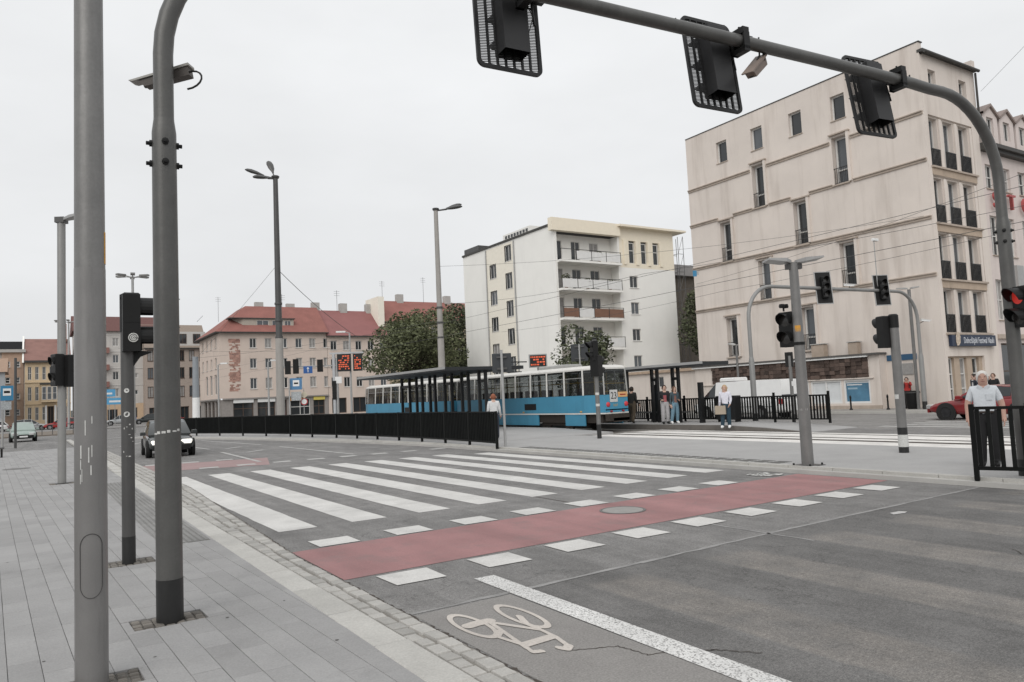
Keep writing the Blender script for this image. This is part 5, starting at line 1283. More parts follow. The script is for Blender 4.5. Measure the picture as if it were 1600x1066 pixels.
# right hand fence by the man
fe2 = thing('slatted_fence', 'short black barred fence in front of the white haired man', 'fence', (12.78, 6.34, .115))
F2 = [(12.78, 6.34), (13.0, 5.62), (13.35, 4.3)]
sl2 = B(); sl2.box(-.03, .03, -.02, .02, .2, 1.1); SL2 = sl2.mesh('slat', FENCE)
for (x0, y0), (x1, y1) in zip(F2, F2[1:]):
    a, c = Vector((x0 - 12.78, y0 - 6.34, 0)), Vector((x1 - 12.78, y1 - 6.34, 0)); d = c - a; L = d.length; d.normalize(); rz = math.atan2(d.y, d.x)
    put('post', PM, fe2, a, rz)
    for z0, z1 in ((.14, .198), (1.102, 1.15)): q = B(); q.box(.036, L - .036, -.032, .032, z0, z1); q.obj('rail', FENCE, fe2, a, rz)
    n = round(L / .152)
    for k in range(n): put('slat', SL2, fe2, a + d * ((k + .5) * L / n), rz)
# far platform fence
fe3 = thing('slatted_fence', 'black barred fence along the far platform behind the waiting people', 'fence', (25.45, 17.75, .235))
sl3 = B(); sl3.box(-.03, .03, -.02, .02, .12, 1.0); SL3 = sl3.mesh('slat', FENCE)
L3 = 17.5
for k in range(8): put('post', PM, fe3, (0, L3 * k / 7, 0), R(90))
for z0, z1 in ((.1, .15), (1.0, 1.06)):
    for k in range(7): q = B(); q.box(-.03, .03, L3 * k / 7 + .04, L3 * (k + 1) / 7 - .04, z0, z1); q.obj('rail', FENCE, fe3)
for k in range(125): put('slat', SL3, fe3, (0, .1 + .139 * k, 0), R(90))

# --- poles and signals on the island
def rear_pair(label, x, y, zb, h, zs, w=.34, hh=.64, gap=.34, r=.045, rz=0.0, tall=True):
    t = thing('traffic_light', label, 'traffic light', (x, y, zb), rz)
    q = B(); q.tube([(0, 0, 0), (0, 0, h)], r, 12); q.obj('pole', STEEL_L, t)
    for sx in (-1, 1):
        q = B(); q.taper(sx * gap / 2 - w / 2 * .9, sx * gap / 2 + w / 2 * .9, .06, .2, zs, zs + hh, .02); o = q.obj('housing', mat('signal_slate', (.035, .039, .043), .5, var=.1), t)
        q = B(); q.lathe([(.09, 0), (.1, .2), (.1, .0)], 12, T=Matrix.Translation((sx * gap / 2, .2, zs + hh * .7)) @ Matrix.Rotation(R(-90), 4, 'X')); q.obj('visor', BLACK_M, o)
    q = B(); q.box(-gap / 2, gap / 2, .0, .1, zs + .1, zs + .16); q.box(-gap / 2, gap / 2, .0, .1, zs + hh - .16, zs + hh - .1); q.obj('bracket', STEEL_D, t)
    return t
rear_pair('thin pole with two dark signal backs at the near end of the black fence', 13.16, 21.27, .115, 3.2, 2.45, rz=R(-32))
rear_pair('two dark signal backs on a pole rising behind the tram roof', 24.4, 31.6, .24, 4.1, 3.2, w=.42, hh=.9, gap=.52, rz=R(-38))
tp = thing('traffic_light', 'black two way signal on a black footed pole in front of the tram rear', 'traffic light', (17.13, 21.27, .115))
pole_obj(tp, 3.6, .078, mat('mid_grey_pole', (.17, .168, .164), .5, metal=.3, var=.15), base=.5)
head(tp, (-.14, .02, 3.15), R(75), 2, .3, .36, .2, .24); head(tp, (.16, .04, 2.6), R(-70), 2, .34, .38, .3, .3)
q = B(); q.box(-.12, .14, -.03, .04, 2.85, 2.92); q.lathe([(.084, 2.3), (.084, 2.4)], 12); q.obj('bracket', BLACK_M, tp)
for z in (1.15, 1.55): q = B(); curved_patch(q, .0795, z, z + .09, facing(17, 21) - 60, facing(17, 21) + 60); q.obj('band', STICK, tp)
# twin lamp on the island
il = thing('street_lamp', 'grey island lamp with two flat wing heads and a small orange notice', 'street lamp', (13.14, 9.74, .115))
q = B(); q.tube([(0, 0, 0), (0, 0, 2.2), (0, 0, 4.12)], [.118, .105, .088], 24); q.obj('pole', STEEL, il)
q = B(); q.taper(-.24, .24, -.24, .24, -.05, .015, .01); q.obj('base_plate', STEEL_D, il)
for dx, dy in ((.19, .19), (-.19, .19), (.19, -.19), (-.19, -.19)): q = B(); q.lathe([(.02, .015), (.02, .05), (0, .055)], 8, c=(dx, dy, 0)); q.obj('anchor_bolt', BLACK_M, il)
flat_lamp(il, 4.13, R(-32.6), .56, w=.42); flat_lamp(il, 4.13, R(-32.6 + 180), .56, w=.42)
q = B(); q.box(-.16, .16, -.05, .05, 3.98, 4.09, T=Matrix.Rotation(R(-32.6), 4, 'Z')); q.obj('lamp_joint', STEEL_D, il)
q = B(); curved_patch(q, .1, 2.62, 2.82, facing(13.1, 9.7) - 35, facing(13.1, 9.7) + 30); q.obj('notice', ORANGE, il)
q = B(); curved_patch(q, .111, 1.1, 1.14, facing(13.1, 9.7) - 80, facing(13.1, 9.7) + 80); q.obj('tape', STICK, il)
isg = thing('pedestrian_signal', 'black pedestrian signal hooded to the left on the island lamp', 'pedestrian signal', (13.14, 9.74, 2.9))
head(isg, (-.1, .22, -.02), R(96), 2, .31, .36, .24, .2)
q = B(); q.box(-.05, .05, .02, .2, -.3, -.22); q.box(-.05, .05, .02, .2, .2, .28); q.lathe([(.12, -.36), (.12, -.3)], 12); q.obj('bracket', BLACK_M, isg)
q = B(); q.tube([(-.12, .22, .35), (-.12, .22, .42)], .02, 6); q.lathe([(.05, .42), (.06, .45), (.05, .5)], 8, c=(-.17, .22, 0)); q.lathe([(.05, .42), (.06, .45), (.05, .5)], 8, c=(-.05, .22, 0)); q.obj('buzzer', BLACK_M, isg)
# signal with the banded foot
sb_ = thing('traffic_light', 'signal with its back to us on a pole with a white banded foot', 'traffic light', (16.43, 9.66, .115))
q = B(); q.tube([(0, 0, .55), (0, 0, 2.85)], .1, 20); q.obj('pole', STEEL, sb_)
q = B(); q.lathe([(.104, 0), (.104, .13)], 20); q.obj('base_band', BAND, sb_)
q = B(); q.lathe([(.105, .131), (.105, .4)], 20); q.obj('white_band', STICK, sb_)
q = B(); q.lathe([(.104, .401), (.104, .56)], 20); q.obj('upper_band', BAND, sb_)
q = B(); q.lathe([(.108, 2.8), (.108, 3.08), (.08, 3.11), (0, 3.115)], 18); q.obj('cap', BLACK_M, sb_)
head(sb_, (-.02, .25, 2.72), R(-18), 2, .36, .36, .22, .22)
q = B(); curved_patch(q, .103, 1.2, 1.3, facing(16, 9.6) - 70, facing(16, 9.6) - 10); q.obj('sticker', STICK, sb_)
# red lit pedestrian signal on the right gantry mast
rs = thing('pedestrian_signal', 'pedestrian signal showing red on the right gantry mast at the picture edge', 'pedestrian signal', (13.55, 5.96, 2.84))
head(rs, (-.13, -.17, .0), R(62), 2, .31, .33, .22, .22, lit=0)
q = B(); q.box(-.06, .06, -.22, -.02, -.22, -.14); q.box(-.06, .06, -.22, -.02, .2, .27); q.obj('bracket', BLACK_M, rs)
bx_ = thing('wall_box', 'small grey cabinet strapped to the right gantry mast near its foot', 'box', (13.6, 5.8, .115))
q = B(); q.taper(-.09, .09, -.06, .06, .05, .55, .01); q.obj('casing', BLACK_M, bx_)

# --- second arch gantry beyond the tracks
ax0, ay0, ax1, ay1 = 26.84, 22.4, 38.8, 21.5
g2 = thing('signal_gantry', 'far grey arch gantry over the second carriageway with two signals', 'gantry', (ax0, ay0, .1))
d2 = Vector((ax1 - ax0, ay1 - ay0, 0)); L2 = d2.length; d2.normalize(); Z2 = 6.1; r2 = 1.5
def g2p(s, z): return d2 * s + Vector((0, 0, z))
pth = [g2p(0, 2.8), g2p(0, Z2 - r2)] + [g2p(r2 - r2 * math.cos(R(t)), Z2 - r2 + r2 * math.sin(R(t))) for t in range(10, 91, 10)] + [g2p(L2 - r2 + r2 * math.sin(R(t)), Z2 - r2 + r2 * math.cos(R(t))) for t in range(0, 91, 10)] + [g2p(L2, 2.8)]
q = B(); q.tube(pth, .085, 14); q.obj('beam', mat('far_gantry_steel', (.25, .25, .245), .5, metal=.2, var=.1), g2)
for s in (0, L2):
    q = B(); q.lathe([(.12, .4), (.12, 2.7), (.087, 2.9)], 14, c=d2 * s); q.obj('mast', MATS['far_gantry_steel'], g2); q = B(); q.lathe([(.123, 0), (.123, .42)], 14, c=d2 * s); q.obj('base_band', BAND, g2)
for s, lab in ((4.95, 'left one of the two traffic lights with pale edged boards on the far gantry'), (9.2, 'right one of the two traffic lights with pale edged boards on the far gantry')):
    p = Vector((ax0, ay0, .1)) + g2p(s, Z2); t = thing('traffic_light', lab, 'traffic light', p, R(150)); t.rotation_euler = (R(6), 0, R(150))
    q = B(); q.taper(-.36, .36, .1, .13, -.75, .75, .01); q.obj('board', BLACK_M, t)
    q = B(); 
    for x0, x1, z0, z1 in ((-.4, -.362, -.79, .79), (.362, .4, -.79, .79), (-.36, .36, .752, .79), (-.36, .36, -.79, -.752)): q.box(x0, x1, .095, .135, z0, z1)
    q.obj('board_edge', STEEL_L, t)
    head(t, (0, .32, 0), 0, 3, .3, .34, .17, .26, lens=(LENS, LENS, LENS)); q = B(); q.box(-.05, .05, -.1, .16, -.1, .1); q.obj('bracket', BLACK_M, t)
cctv('white camera on the far gantry beam between its two lights', (ax0 + d2.x * 6.9, ay0 + d2.y * 6.9, 6.42), R(-70), R(8), .9, [(0, 0, -.05), (0, 0, -.2)], WHITE)
cctv('small white camera on the right leg of the far gantry', (ax1 + .35, ay1 - .2, 4.7), R(-25), R(6), .9, [(-.1, 0, -.05), (-.3, .12, -.2), (-.38, .2, -.18)], WHITE)
rp = thing('mast_camera', 'thin mast with a small camera on top rising above the far gantry', 'mast', (ax0 + d2.x * 9.0, ay0 + d2.y * 9.0, 6.28))
q = B(); q.tube([(0, 0, 0), (0, 0, 2.45)], .025, 6); q.obj('mast', STEEL_L, rp); q = B(); q.taper(-.1, .3, -.07, .07, 2.45, 2.58, .02); q.obj('housing', WHITE, rp)
wl = thing('street_lamp', 'plain slim lamp on the far pavement in front of the cream wall', 'street lamp', (39.1, 22.0, .12))
q = B(); q.tube([(0, 0, 0), (0, 0, 6.3)], .085, 12); q.obj('pole', STEEL, wl); flat_lamp(wl, 6.35, R(120), .6); flat_lamp(wl, 6.35, R(-60), .5)
ps2 = thing('pedestrian_signal', 'small black pedestrian signal at the end of the far platform fence', 'pedestrian signal', (26.3, 20.0, .1))
pole_obj(ps2, 2.85, .07, STEEL, base=.4); head(ps2, (.12, .1, 2.65), R(-60), 2, .3, .3, .2, .2)
q = B(); q.box(-.08, .08, -.1, -.07, 1.55, 1.75); q.obj('button_box', WHITE, ps2)
s3_ = thing('street_lamp', 'slim grey pole behind the white van in front of the mosaic band', 'street lamp', (36.9, 31.9, .12))
q = B(); q.tube([(0, 0, 0), (0, 0, 4.2)], .07, 10); q.obj('pole', STEEL, s3_); flat_lamp(s3_, 4.2, R(150), .5, WHITE)
for i, (x, y) in enumerate(((38.6, 25.54), (38.6, 23.37), (38.6, 27.9))):
    t = thing('bollard', ('black bollard in front of the blue poster', 'black bollard between the poster and the person in red', 'black bollard in front of the papered windows')[i], 'bollard', (x, y, .12), group='black bollards along the cream block')
    q = B(); q.lathe([(.09, 0), (.09, .05), (.05, .1), (.042, .62), (.055, .66), (.055, .74), (.03, .8), (0, .82)], 12); q.obj('post', BLACK_M, t)
bi = thing('litter_bin', 'dark litter bin beside the person in red', 'bin', (39.2, 22.35, .12))
q = B(); q.lathe([(.25, 0), (.3, .08), (.36, .85), (.38, .86), (.38, .93), (.2, .96), (.2, .94)], 14); q.obj('body', BLACK_M, bi)
q = B(); q.lathe([(.4, .84), (.4, .88)], 14); q.obj('rim', STEEL_D, bi)
cb_ = thing('ticket_cabinet', 'black cabinet in the far platform fence behind the woman with the bag', 'cabinet', (25.2, 22.45, .24))
q = B(); q.taper(-.2, .2, -.55, .5, .1, 1.12, .02); q.obj('casing', BLACK, cb_)
for y in (-.5, .44): q = B(); q.box(-.15, .15, y - .03, y + .03, 0, .1); q.obj('foot', BLACK_M, cb_)

# --- tram shelters
SKYL = bpy.data.materials.new('milky_skylight'); SKYL.use_nodes = True; _t = SKYL.node_tree; _t.nodes.clear()
_o = N(_t, 'ShaderNodeOutputMaterial'); _tl = N(_t, 'ShaderNodeBsdfTranslucent'); _tl.inputs[0].default_value = (.8, .82, .82, 1); _t.links.new(_tl.outputs[0], _o.inputs[0])
def shelter(name_label, x0, x1, y0, y1, zb, z, posts, n_strip, side_post):
    t = thing('tram_shelter', name_label, 'shelter', ((x0 + x1) / 2, y0, zb)); w = (x1 - x0) / 2; L = y1 - y0; h = z - zb
    q = B(); SK = [(L * (k + .5) / n_strip - .19, L * (k + .5) / n_strip + .19) for k in range(n_strip)]; ws_ = w * .72
    q.box(-w, -ws_, 0, L, h, h + .16); q.box(ws_, w, 0, L, h, h + .16); e0 = 0
    for a_, c_ in SK + [(L, L)]:
        q.box(-ws_ + .0005, ws_ - .0005, e0, a_, h + .004, h + .156); e0 = c_
    q.obj('roof', mat('shelter_roof', (.02, .022, .024), .5, var=.15), t)
    q = B(); q.box(-w - .03, -w - .003, -.02, L + .02, h + .06, h + .17); q.obj('roof_edge', STEEL_L, t)
    for a_, c_ in SK:
        q = B(); q.quad((-ws_, a_, h + .05), (ws_, a_, h + .05), (ws_, c_, h + .05), (-ws_, c_, h + .05)); q.obj('skylight', SKYL, t)
    for x, y in posts: q = B(); q.box(x - .07, x + .07, y - .05, y + .05, 0, h - .001); q.obj('post', BLACK, t)
    q = B()
    for k in range(len(posts) // 2): q = B(); y = posts[2 * k][1]; y2 = posts[2 * k + 1][1]; q.box(posts[2 * k][0] - .04, posts[2 * k][0] + .04, min(y, y2) + .051, max(y, y2) - .051, h - .55, h - .42); q.obj('tie', BLACK, t)
    q = B(); q.box(w * .3, w * .3 + .4, L * .25, L * .75, .42, .47); bo = q.obj('seat', STEEL_D, t)
    for y in (.3, .5, .7): q = B(); q.box(w * .3 + .15, w * .3 + .25, L * y - .04, L * y + .04, 0, .42); q.obj('seat_leg', BLACK, bo)
    return t
shelter('long dark roofed tram shelter in front of the blue tram', 15.35, 19.5, 29.6, 40.2, .24, 3.02, [(.25, y) for y in (.45, 1.05, 2.1, 2.75, 3.8, 4.55, 5.65, 6.25, 7.2, 7.9, 8.8, 9.8)], 4, None)
shelter('smaller dark roofed tram shelter on the far platform right of the tram', 23.75, 25.35, 22.4, 31.5, .24, 2.7, [(-.1, y) for y in (2.15, 2.5, 3.5, 3.85, 5.6, 6.0, 8.0, 8.4)], 4, None)
ms = thing('info_post', 'plain black square post standing free right of the far shelter', 'post', (24.4, 23.2, .24))
q = B(); q.taper(-.09, .09, -.09, .09, 0, 1.75, .01); q.obj('post', BLACK, ms)
ms = thing('info_post', 'black square post behind the waiting couple', 'post', (25.0, 26.6, .24))
q = B(); q.taper(-.09, .09, -.09, .09, 0, 1.75, .01); q.obj('post', BLACK, ms)
# red led board above the tram
lp.location = (25.5, 37.1, .24)
q = B(); q.tube([(0, 0, 0), (0, 0, 3.3)], .06, 8); q.obj('pole', STEEL_D, lp)
T = Matrix.Rotation(R(-34), 4, 'Z')
q = B(); q.box(-.55, .55, -.1, .1, 3.15, 3.95, T=T); q.obj('casing', STEEL_L, lp)
q = B(); q.box(-.48, .48, -.115, -.101, 3.21, 3.89, T=T); q.obj('screen', BLACK, lp)
LED = mat('led_red', (.7, .12, .05), .5, var=0, emit=.3)
def led_rows(par, T, x0, x1, z0, z1, rows, y):
    q = B(); dz = (z1 - z0) / rows
    for r in range(rows):
        x = x0 + .03
        while x < x1 - .05:
            w = rnd.uniform(.05, .16)
            if rnd.random() < .72: q.box(x, min(x + w, x1 - .02), y - .004, y, z0 + r * dz + dz * .2, z0 + r * dz + dz * .78, T=T)
            x += w + .04
    tag(q.obj('led_text', LED, par), kind='stuff')
led_rows(lp, T, -.46, .46, 3.25, 3.85, 4, -.116)

# --- tall concrete lamps at the stop
CONC_L = mat('concrete_mast', (.33, .315, .295), .85, var=.14, scale=1.2, dirt=.3, dscale=(3, 3, .3))
def big_lamp(label, x, y, h, arms, zb=.24):
    t = thing('street_lamp', label, 'street lamp', (x, y, zb))
    q = B(); q.tube([(0, 0, 0), (0, 0, 5.6)], [.25, .215], 16); q.obj('lower_mast', CONC_L, t)
    q = B(); q.tube([(0, 0, 5.601), (0, 0, h)], [.19, .14], 16); q.obj('mast', STEEL_D if arms[0][3] else CONC_L, t)
    for z in (5.6, 6.6, 7.6): q = B(); q.lathe([(.222, z - .06), (.228, z), (.222, z + .06)], 14); q.obj('collar', STEEL_D, t)
    q = B(); q.lathe([(.2, h - .02), (.24, h + .08), (.2, h + .12), (0, h + .13)], 14); q.obj('cap', STEEL_D, t)
    for a, L, up, _ in arms:
        d = Vector((math.cos(R(a)), math.sin(R(a)), 0)); p0 = Vector((0, 0, h - .05)); p1 = p0 + d * L + Vector((0, 0, up))
        q = B(); q.tube([p0, p1], [.05, .035], 7); ar = q.obj('arm', STEEL_D, t)
        q = B(); Ti = Matrix.Translation(p1) @ Matrix.Rotation(R(a), 4, 'Z') @ Matrix.Rotation(-math.atan2(up, L) - R(4), 4, 'Y')
        prof = [(-.1, .05, .05), (.1, .1, .08), (.35, .19, .13), (.7, .22, .15), (.95, .17, .11), (1.08, .05, .04)]
        v = []; k = 10
        for xx, ry, rz_ in prof:
            for j in range(k): an = 2 * math.pi * j / k; v.append(Ti @ Vector((xx, ry * math.cos(an), rz_ * math.sin(an) * (1 if math.sin(an) > 0 else .55) + .03)))
        q.add(v, [(i * k + j, i * k + (j + 1) % k, (i + 1) * k + (j + 1) % k, (i + 1) * k + j) for i in range(len(prof) - 1) for j in range(k)] + [tuple(range(k))[::-1], tuple(range((len(prof) - 1) * k, len(prof) * k))], 0, True)
        q.obj('lamp_head', STEEL_D, ar)
    return t
big_lamp('tall concrete lamp with three heads rising before the red roof', 12.3, 44.7, 15.2, [(150, .78, .22, 1), (95, .45, .5, 1), (205, .55, -.12, 1)], zb=.24)
big_lamp('tall concrete lamp with two heads left of the white flats', 22.86, 44.5, 14.2, [(-8, .85, .2, 0), (-40, .75, .02, 0)])
# further masts
def crown_lamp(label, x, y, h, n, L):
    t = thing('street_lamp', label, 'street lamp', (x, y, .1))
    q = B(); q.tube([(0, 0, 0), (0, 0, h)], [.16, .1], 10); q.obj('mast', STEEL_L, t)
    for k in range(n):
        a = R(25 + 360 * k / n); q = B(); d = Vector((math.cos(a), math.sin(a), 0)); q.tube([(0, 0, h - .1), Vector((0, 0, h)) + d * L * .5], .04, 6); ar = q.obj('arm', STEEL_L, t)
        q = B(); T = Matrix.Translation(Vector((0, 0, h)) + d * L * .5) @ Matrix.Rotation(a, 4, 'Z'); q.taper(0, L * .55, -.16, .16, -.05, .09, .04) if False else q.box(0, L * .55, -.17, .17, -.03, .1, T=T); q.obj('lamp_head', STEEL, ar)
    return t
crown_lamp('pale lamp mast with a ring of heads above the pedestrian signal', 7.1, 69.6, 13.1, 6, 1.3)
crown_lamp('distant lamp mast with a ring of heads behind the nearest pole', 3.9, 110, 13.6, 6, 1.6)
cm = thing('contact_wire_mast', 'thick blue grey tram wire mast with a pale foot before the pink building', 'mast', (10.13, 59.13, .1))
q = B(); q.tube([(0, 0, 2.6), (0, 0, 5.6)], [.24, .2], 12); q.obj('mast', mat('blue_grey_mast', (.25, .27, .29), .6, var=.1), cm)
q = B(); q.tube([(0, 0, 0), (0, 0, 2.599)], [.27, .25], 12); q.obj('foot', WHITE, cm)
def hook_lamp(label, x, y, h, L, a):
    t = thing('street_lamp', label, 'street lamp', (x, y, .1)); q = B(); q.tube([(0, 0, 0), (0, 0, h)], [.09, .06], 8); q.obj('pole', STEEL_L, t)
    d = Vector((math.cos(R(a)), math.sin(R(a)), 0)); q = B(); q.tube([(0, 0, h), d * L * .4 + Vector((0, 0, h + .12))], .035, 6); ar = q.obj('arm', STEEL_L, t)
    q = B(); q.box(L * .3, L, -.12, .12, h + .06, h + .18, T=Matrix.Rotation(R(a), 4, 'Z')); q.obj('lamp_head', WHITE, ar)
hook_lamp('slim lamp with a short pale head in front of the arched windows', 13.6, 68.7, 5.5, .8, -30)
hook_lamp('slim lamp with a flat pale head beside the departure boards', 20.25, 54.4, 6.95, 1.0, 160)
hook_lamp('slim hooked pole in front of the pink building shop windows', 15.6, 60, 5.2, .8, 10)
# departure boards on their portal
db = thing('led_board', 'pair of orange lit departure boards on a pale portal before the pink building', 'display board', (19.1, 54.8, .2))
q = B(); q.tube([(0, 0, 0), (0, 0, 5.3)], .12, 10); q.obj('pole', mat('pale_post', (.42, .43, .44), .5), db)
T = Matrix.Rotation(R(-25), 4, 'Z')
q = B(); q.box(-.3, 2.2, -.05, .05, 5.3, 5.42, T=T); q.obj('cross_arm', MATS['pale_post'], db)
for x0, x1 in ((.25, 1.25), (1.42, 2.1)):
    q = B(); q.box(x0, x1, -.12, .12, 3.98, 5.28, T=T); s_ = q.obj('screen', BLACK, db); led_rows(db, T, x0 + .08, x1 - .08, 4.1, 5.2, 7, -.121)
q = B(); q.box(.05, .55, -.1, .0, 3.1, 3.6, T=T); q.obj('small_sign', WHITE, db); q = B(); q.box(-.16, .14, -.14, -.11, 1.9, 3.3, T=T); q.obj('side_board', BLACK_M, db)
# hanging signal backs on the span before the pink building
sp = thing('signal_gantry', 'span with three hanging signal backs and a blue arrow plate before the pink building', 'gantry', (15.4, 55.9, .1))
q = B(); q.tube([(0, 0, 0), (0, 0, 5.1)], .09, 10); q.tube([(3.9, -1.2, 0), (3.9, -1.2, 5.1)], .09, 10); q.tube([(0, 0, 4.55), (3.9, -1.2, 4.55)], .05, 8); q.obj('frame', STEEL_L, sp)
TS = Matrix.Rotation(math.atan2(-1.2, 3.9), 4, 'Z')
for x, z, h in ((.55, 4.0, .98), (1.12, 4.02, 1.08), (2.85, 4.1, .92)):
    q = B(); q.box(x - .21, x + .21, -.3, -.12, z, z + h, T=TS); q.obj('housing', BLACK_M, sp)
q = B(); q.box(1.65, 2.3, -.15, -.12, 4.02, 4.55, T=TS); ap = q.obj('arrow_plate', mat('arrow_blue', (.03, .1, .3), .5), sp)
q = B(); q.box(1.95, 2.0, -.158, -.152, 4.1, 4.4, T=TS); q.prism([(1.88, 4.36), (2.07, 4.36), (1.975, 4.5)], .152, .158, T=TS @ Matrix.Rotation(R(90), 4, 'X')); q.obj('arrow', WHITE, ap)
st = thing('tram_stop_sign', 'blue tram stop flag with a white tram panel over a grey timetable', 'tram stop sign', (16.4, 55.4, .2))
q = B(); q.tube([(-.5, 0, 0), (-.5, 0, 3.6)], .05, 8); q.obj('pole', STEEL_L, st)
T = Matrix.Rotation(R(-25), 4, 'Z')
q = B(); q.box(-.42, .42, -.06, -.02, 2.75, 3.6, T=T); q.obj('panel', mat('stop_blue', (.08, .2, .36), .5), st)
q = B(); q.box(-.22, .24, -.07, -.061, 3.0, 3.45, T=T); fl_ = q.obj('tram_field', WHITE, st); q = B(); q.box(-.14, .16, -.076, -.071, 3.16, 3.28, T=T); q.obj('tram_symbol', BLACK_M, fl_)
q = B(); q.box(-.36, .36, -.06, -.02, 1.95, 2.6, T=T); q.obj('timetable', MATS['timetable_grey'], st)
def round_sign(label, x, y, z, r, rim, face):
    t = thing('road_sign', label, 'road sign', (x, y, z)); T = Matrix.Rotation(R(-17), 4, 'Z') @ Matrix.Rotation(R(90), 4, 'X')
    q = B(); q.lathe([(0, 0), (r, 0), (r, .02), (0, .021)], 18, T=T); q.obj('plate', rim, t); q = B(); q.lathe([(0, .022), (r * .72, .024), (r * .72, .03), (0, .031)], 18, T=T); q.obj('face', face, t)
    return t
t = round_sign('round white sign with a red rim under a diamond plate', 16.97, 55.4, 2.05, .26, mat('sign_red', (.4, .05, .05), .5), WHITE); t['label'] = 'round white sign with a red rim under a diamond plate before the shop fronts'
q = B(); q.tube([(0, .05, -1.9), (0, .05, .9)], .03, 6); q.obj('pole', STEEL_L, t)
t = thing('road_sign', 'pale diamond plate above the round red rimmed sign', 'road sign', (16.97, 55.36, 2.55)); q = B(); q.box(-.2, .2, -.02, .0, -.2, .2, T=Matrix.Rotation(R(-25), 4, 'Z') @ Matrix.Rotation(R(45), 4, 'Y')); q.obj('plate', mat('diamond_cream', (.5, .45, .35), .5), t)
for x, y, z, lab in ((9.0, 118, 4.2, 'upper blue square road sign on the pole before the white block'), (9.7, 118, 3.1, 'lower wide blue road sign on the pole before the white block')):
    t = thing('road_sign', lab, 'road sign', (x, y, z)); w = .75 if z > 4 else 1.4; q = B(); q.box(-w, w, -.03, .03, 0, 1.0 if z > 4 else .9); q.obj('plate', mat('road_sign_blue', (.1, .33, .55), .5), t); q = B(); q.box(-w * .5, w * .5, -.04, -.031, .3, .55); q.obj('symbol', WHITE, t)
    q = B(); q.tube([(0, .06, -z + .1), (0, .06, 1)], .05, 6); q.obj('pole', STEEL_L, t)
ob = thing('contact_wire_mast', 'brown mast with small brackets between the pedestrian signal and gantry mast', 'mast', (5.0, 92, .1)); q = B(); q.tube([(0, 0, 0), (0, 0, 9.5)], [.22, .15], 10); q.obj('mast', mat('brown_mast', (.2, .165, .135), .8), ob)
for z in (6.6, 7.4, 8.3): q = B(); q.box(-.7, .5, -.04, .04, z, z + .08); q.obj('bracket', STEEL_D, ob)
# low railing by the side street
rl = thing('railing', 'low grey railing on the verge before the parked cars', 'railing', (-6, 84.5, .1))
for k in range(15): q = B(); q.box(k * .85 - .03, k * .85 + .03, -.03, .03, 0, .95); q.obj('post', STEEL_D, rl)
for z in (.5, .92):
    q = B(); q.box(-.5, 12.5, -.025, .025, z, z + .05); q.obj('rail', STEEL_D, rl)
# --- manhole covers
IRON = mat('cast_iron', (.145, .14, .135), .6, metal=.3, var=.2, scale=9, fine=.2, fscale=90)
PCON = mat('concrete_cover', (.27, .262, .25), .8, var=.15, scale=5, fine=.15)
def manhole(label, x, y, r, z, m, bits=False):
    t = thing('manhole_cover', label, 'manhole cover', (x, y, z))
    q = B(); q.prism([(r * .9 * math.cos(2 * math.pi * i / 32), r * .9 * math.sin(2 * math.pi * i / 32)) for i in range(32)], .0, .004); q.obj('lid', m, t)
    q = B(); q.lathe([(r * .92, 0), (r * .92, .005), (r, .006), (r * 1.02, 0)], 32, caps=False); q.obj('ring', IRON, t)
    q = B(); q.lathe([(r * .9, .0042), (r * .92, .0046)], 32, caps=False); q.obj('gap', BLACK_M, t)
    return t
manhole('round concrete manhole cover in the middle of the red bicycle lane', 7.42, 8.76, .34, .008, PCON)
mh = manhole('round manhole cover with white paint remains at the far end of the red lane', 12.2, 10.02, .32, .006, IRON)
q = B()
for k in range(26): x, y = rnd.uniform(-.26, .26), rnd.uniform(-.26, .26); a = rnd.uniform(.04, .09); q.quad((x - a, y - a * .6, .0065), (x + a, y - a * .4, .0065), (x + a * .7, y + a * .7, .0065), (x - a, y + a * .5, .0065))
tag(q.obj('paint_remains', STICK, mh), kind='stuff')
manhole('dark manhole cover in the grey pavement at the left edge', -.45, 31.5, .42, .042, IRON)
# --- overhead wires
def wire(label, pts, r=.012, sag=.0, cat='wire', grp=None):
    P_ = [Vector(p) for p in pts]; full = []
    for a, c in zip(P_, P_[1:]):
        for i in range(9):
            t = i / 8; v = a.lerp(c, t); v.z -= sag * 4 * t * (1 - t); full.append(v)
    o = P_[0]; q = B(); q.tube([v - o for v in full], r * .6, 5, caps=False)
    w = q.obj('overhead_wire', mat('wire_dark', (.07, .07, .07), .6), None, o); tag(w, label, cat, grp)
G_ = 'tram contact and span wires'
wire('lower tram contact wire running over the tram roof', [(21.5, -12, 5.7), (21.5, 25, 5.6), (21.5, 60, 5.7), (19, 120, 5.8)], .014, grp=G_)
wire('upper carrier wire above the tram contact wire', [(21.5, -12, 6.9), (21.5, 25, 6.5), (21.5, 60, 6.7), (19, 120, 6.9)], .012, .12, grp=G_)
wire('span wire from the cream block front to the concrete lamp beside the white flats', [(40.45, 21.6, 10.4), (22.9, 44.4, 10.6)], .014, .5, grp=G_)
wire('long span wire crossing the cream block from edge to edge below the third ledge', [(40.4, 38.2, 9.2), (30, 8, 9.6)], .014, .4, grp=G_)
wire('span wire from the right across the lower windows of the cream block', [(33, 4, 8.0), (34, 30, 7.3), (36, 58, 7.6)], .014, .25, grp=G_)
wire('span wire above the far gantry towards the white flats', [(29, 3, 7.6), (26, 28, 7.6), (23.2, 44.4, 8.1)], .014, .3, grp=G_)
wire('high thin wire in the sky beyond the roof of the cream block', [(46.6, 21, 18.2), (30, 4, 19.2)], .014, .1, grp=G_)
wire('pull wire from the three headed lamp to the blue grey mast', [(12.3, 44.7, 10.2), (10.1, 59, 5.5)], .014, .1, grp=G_)
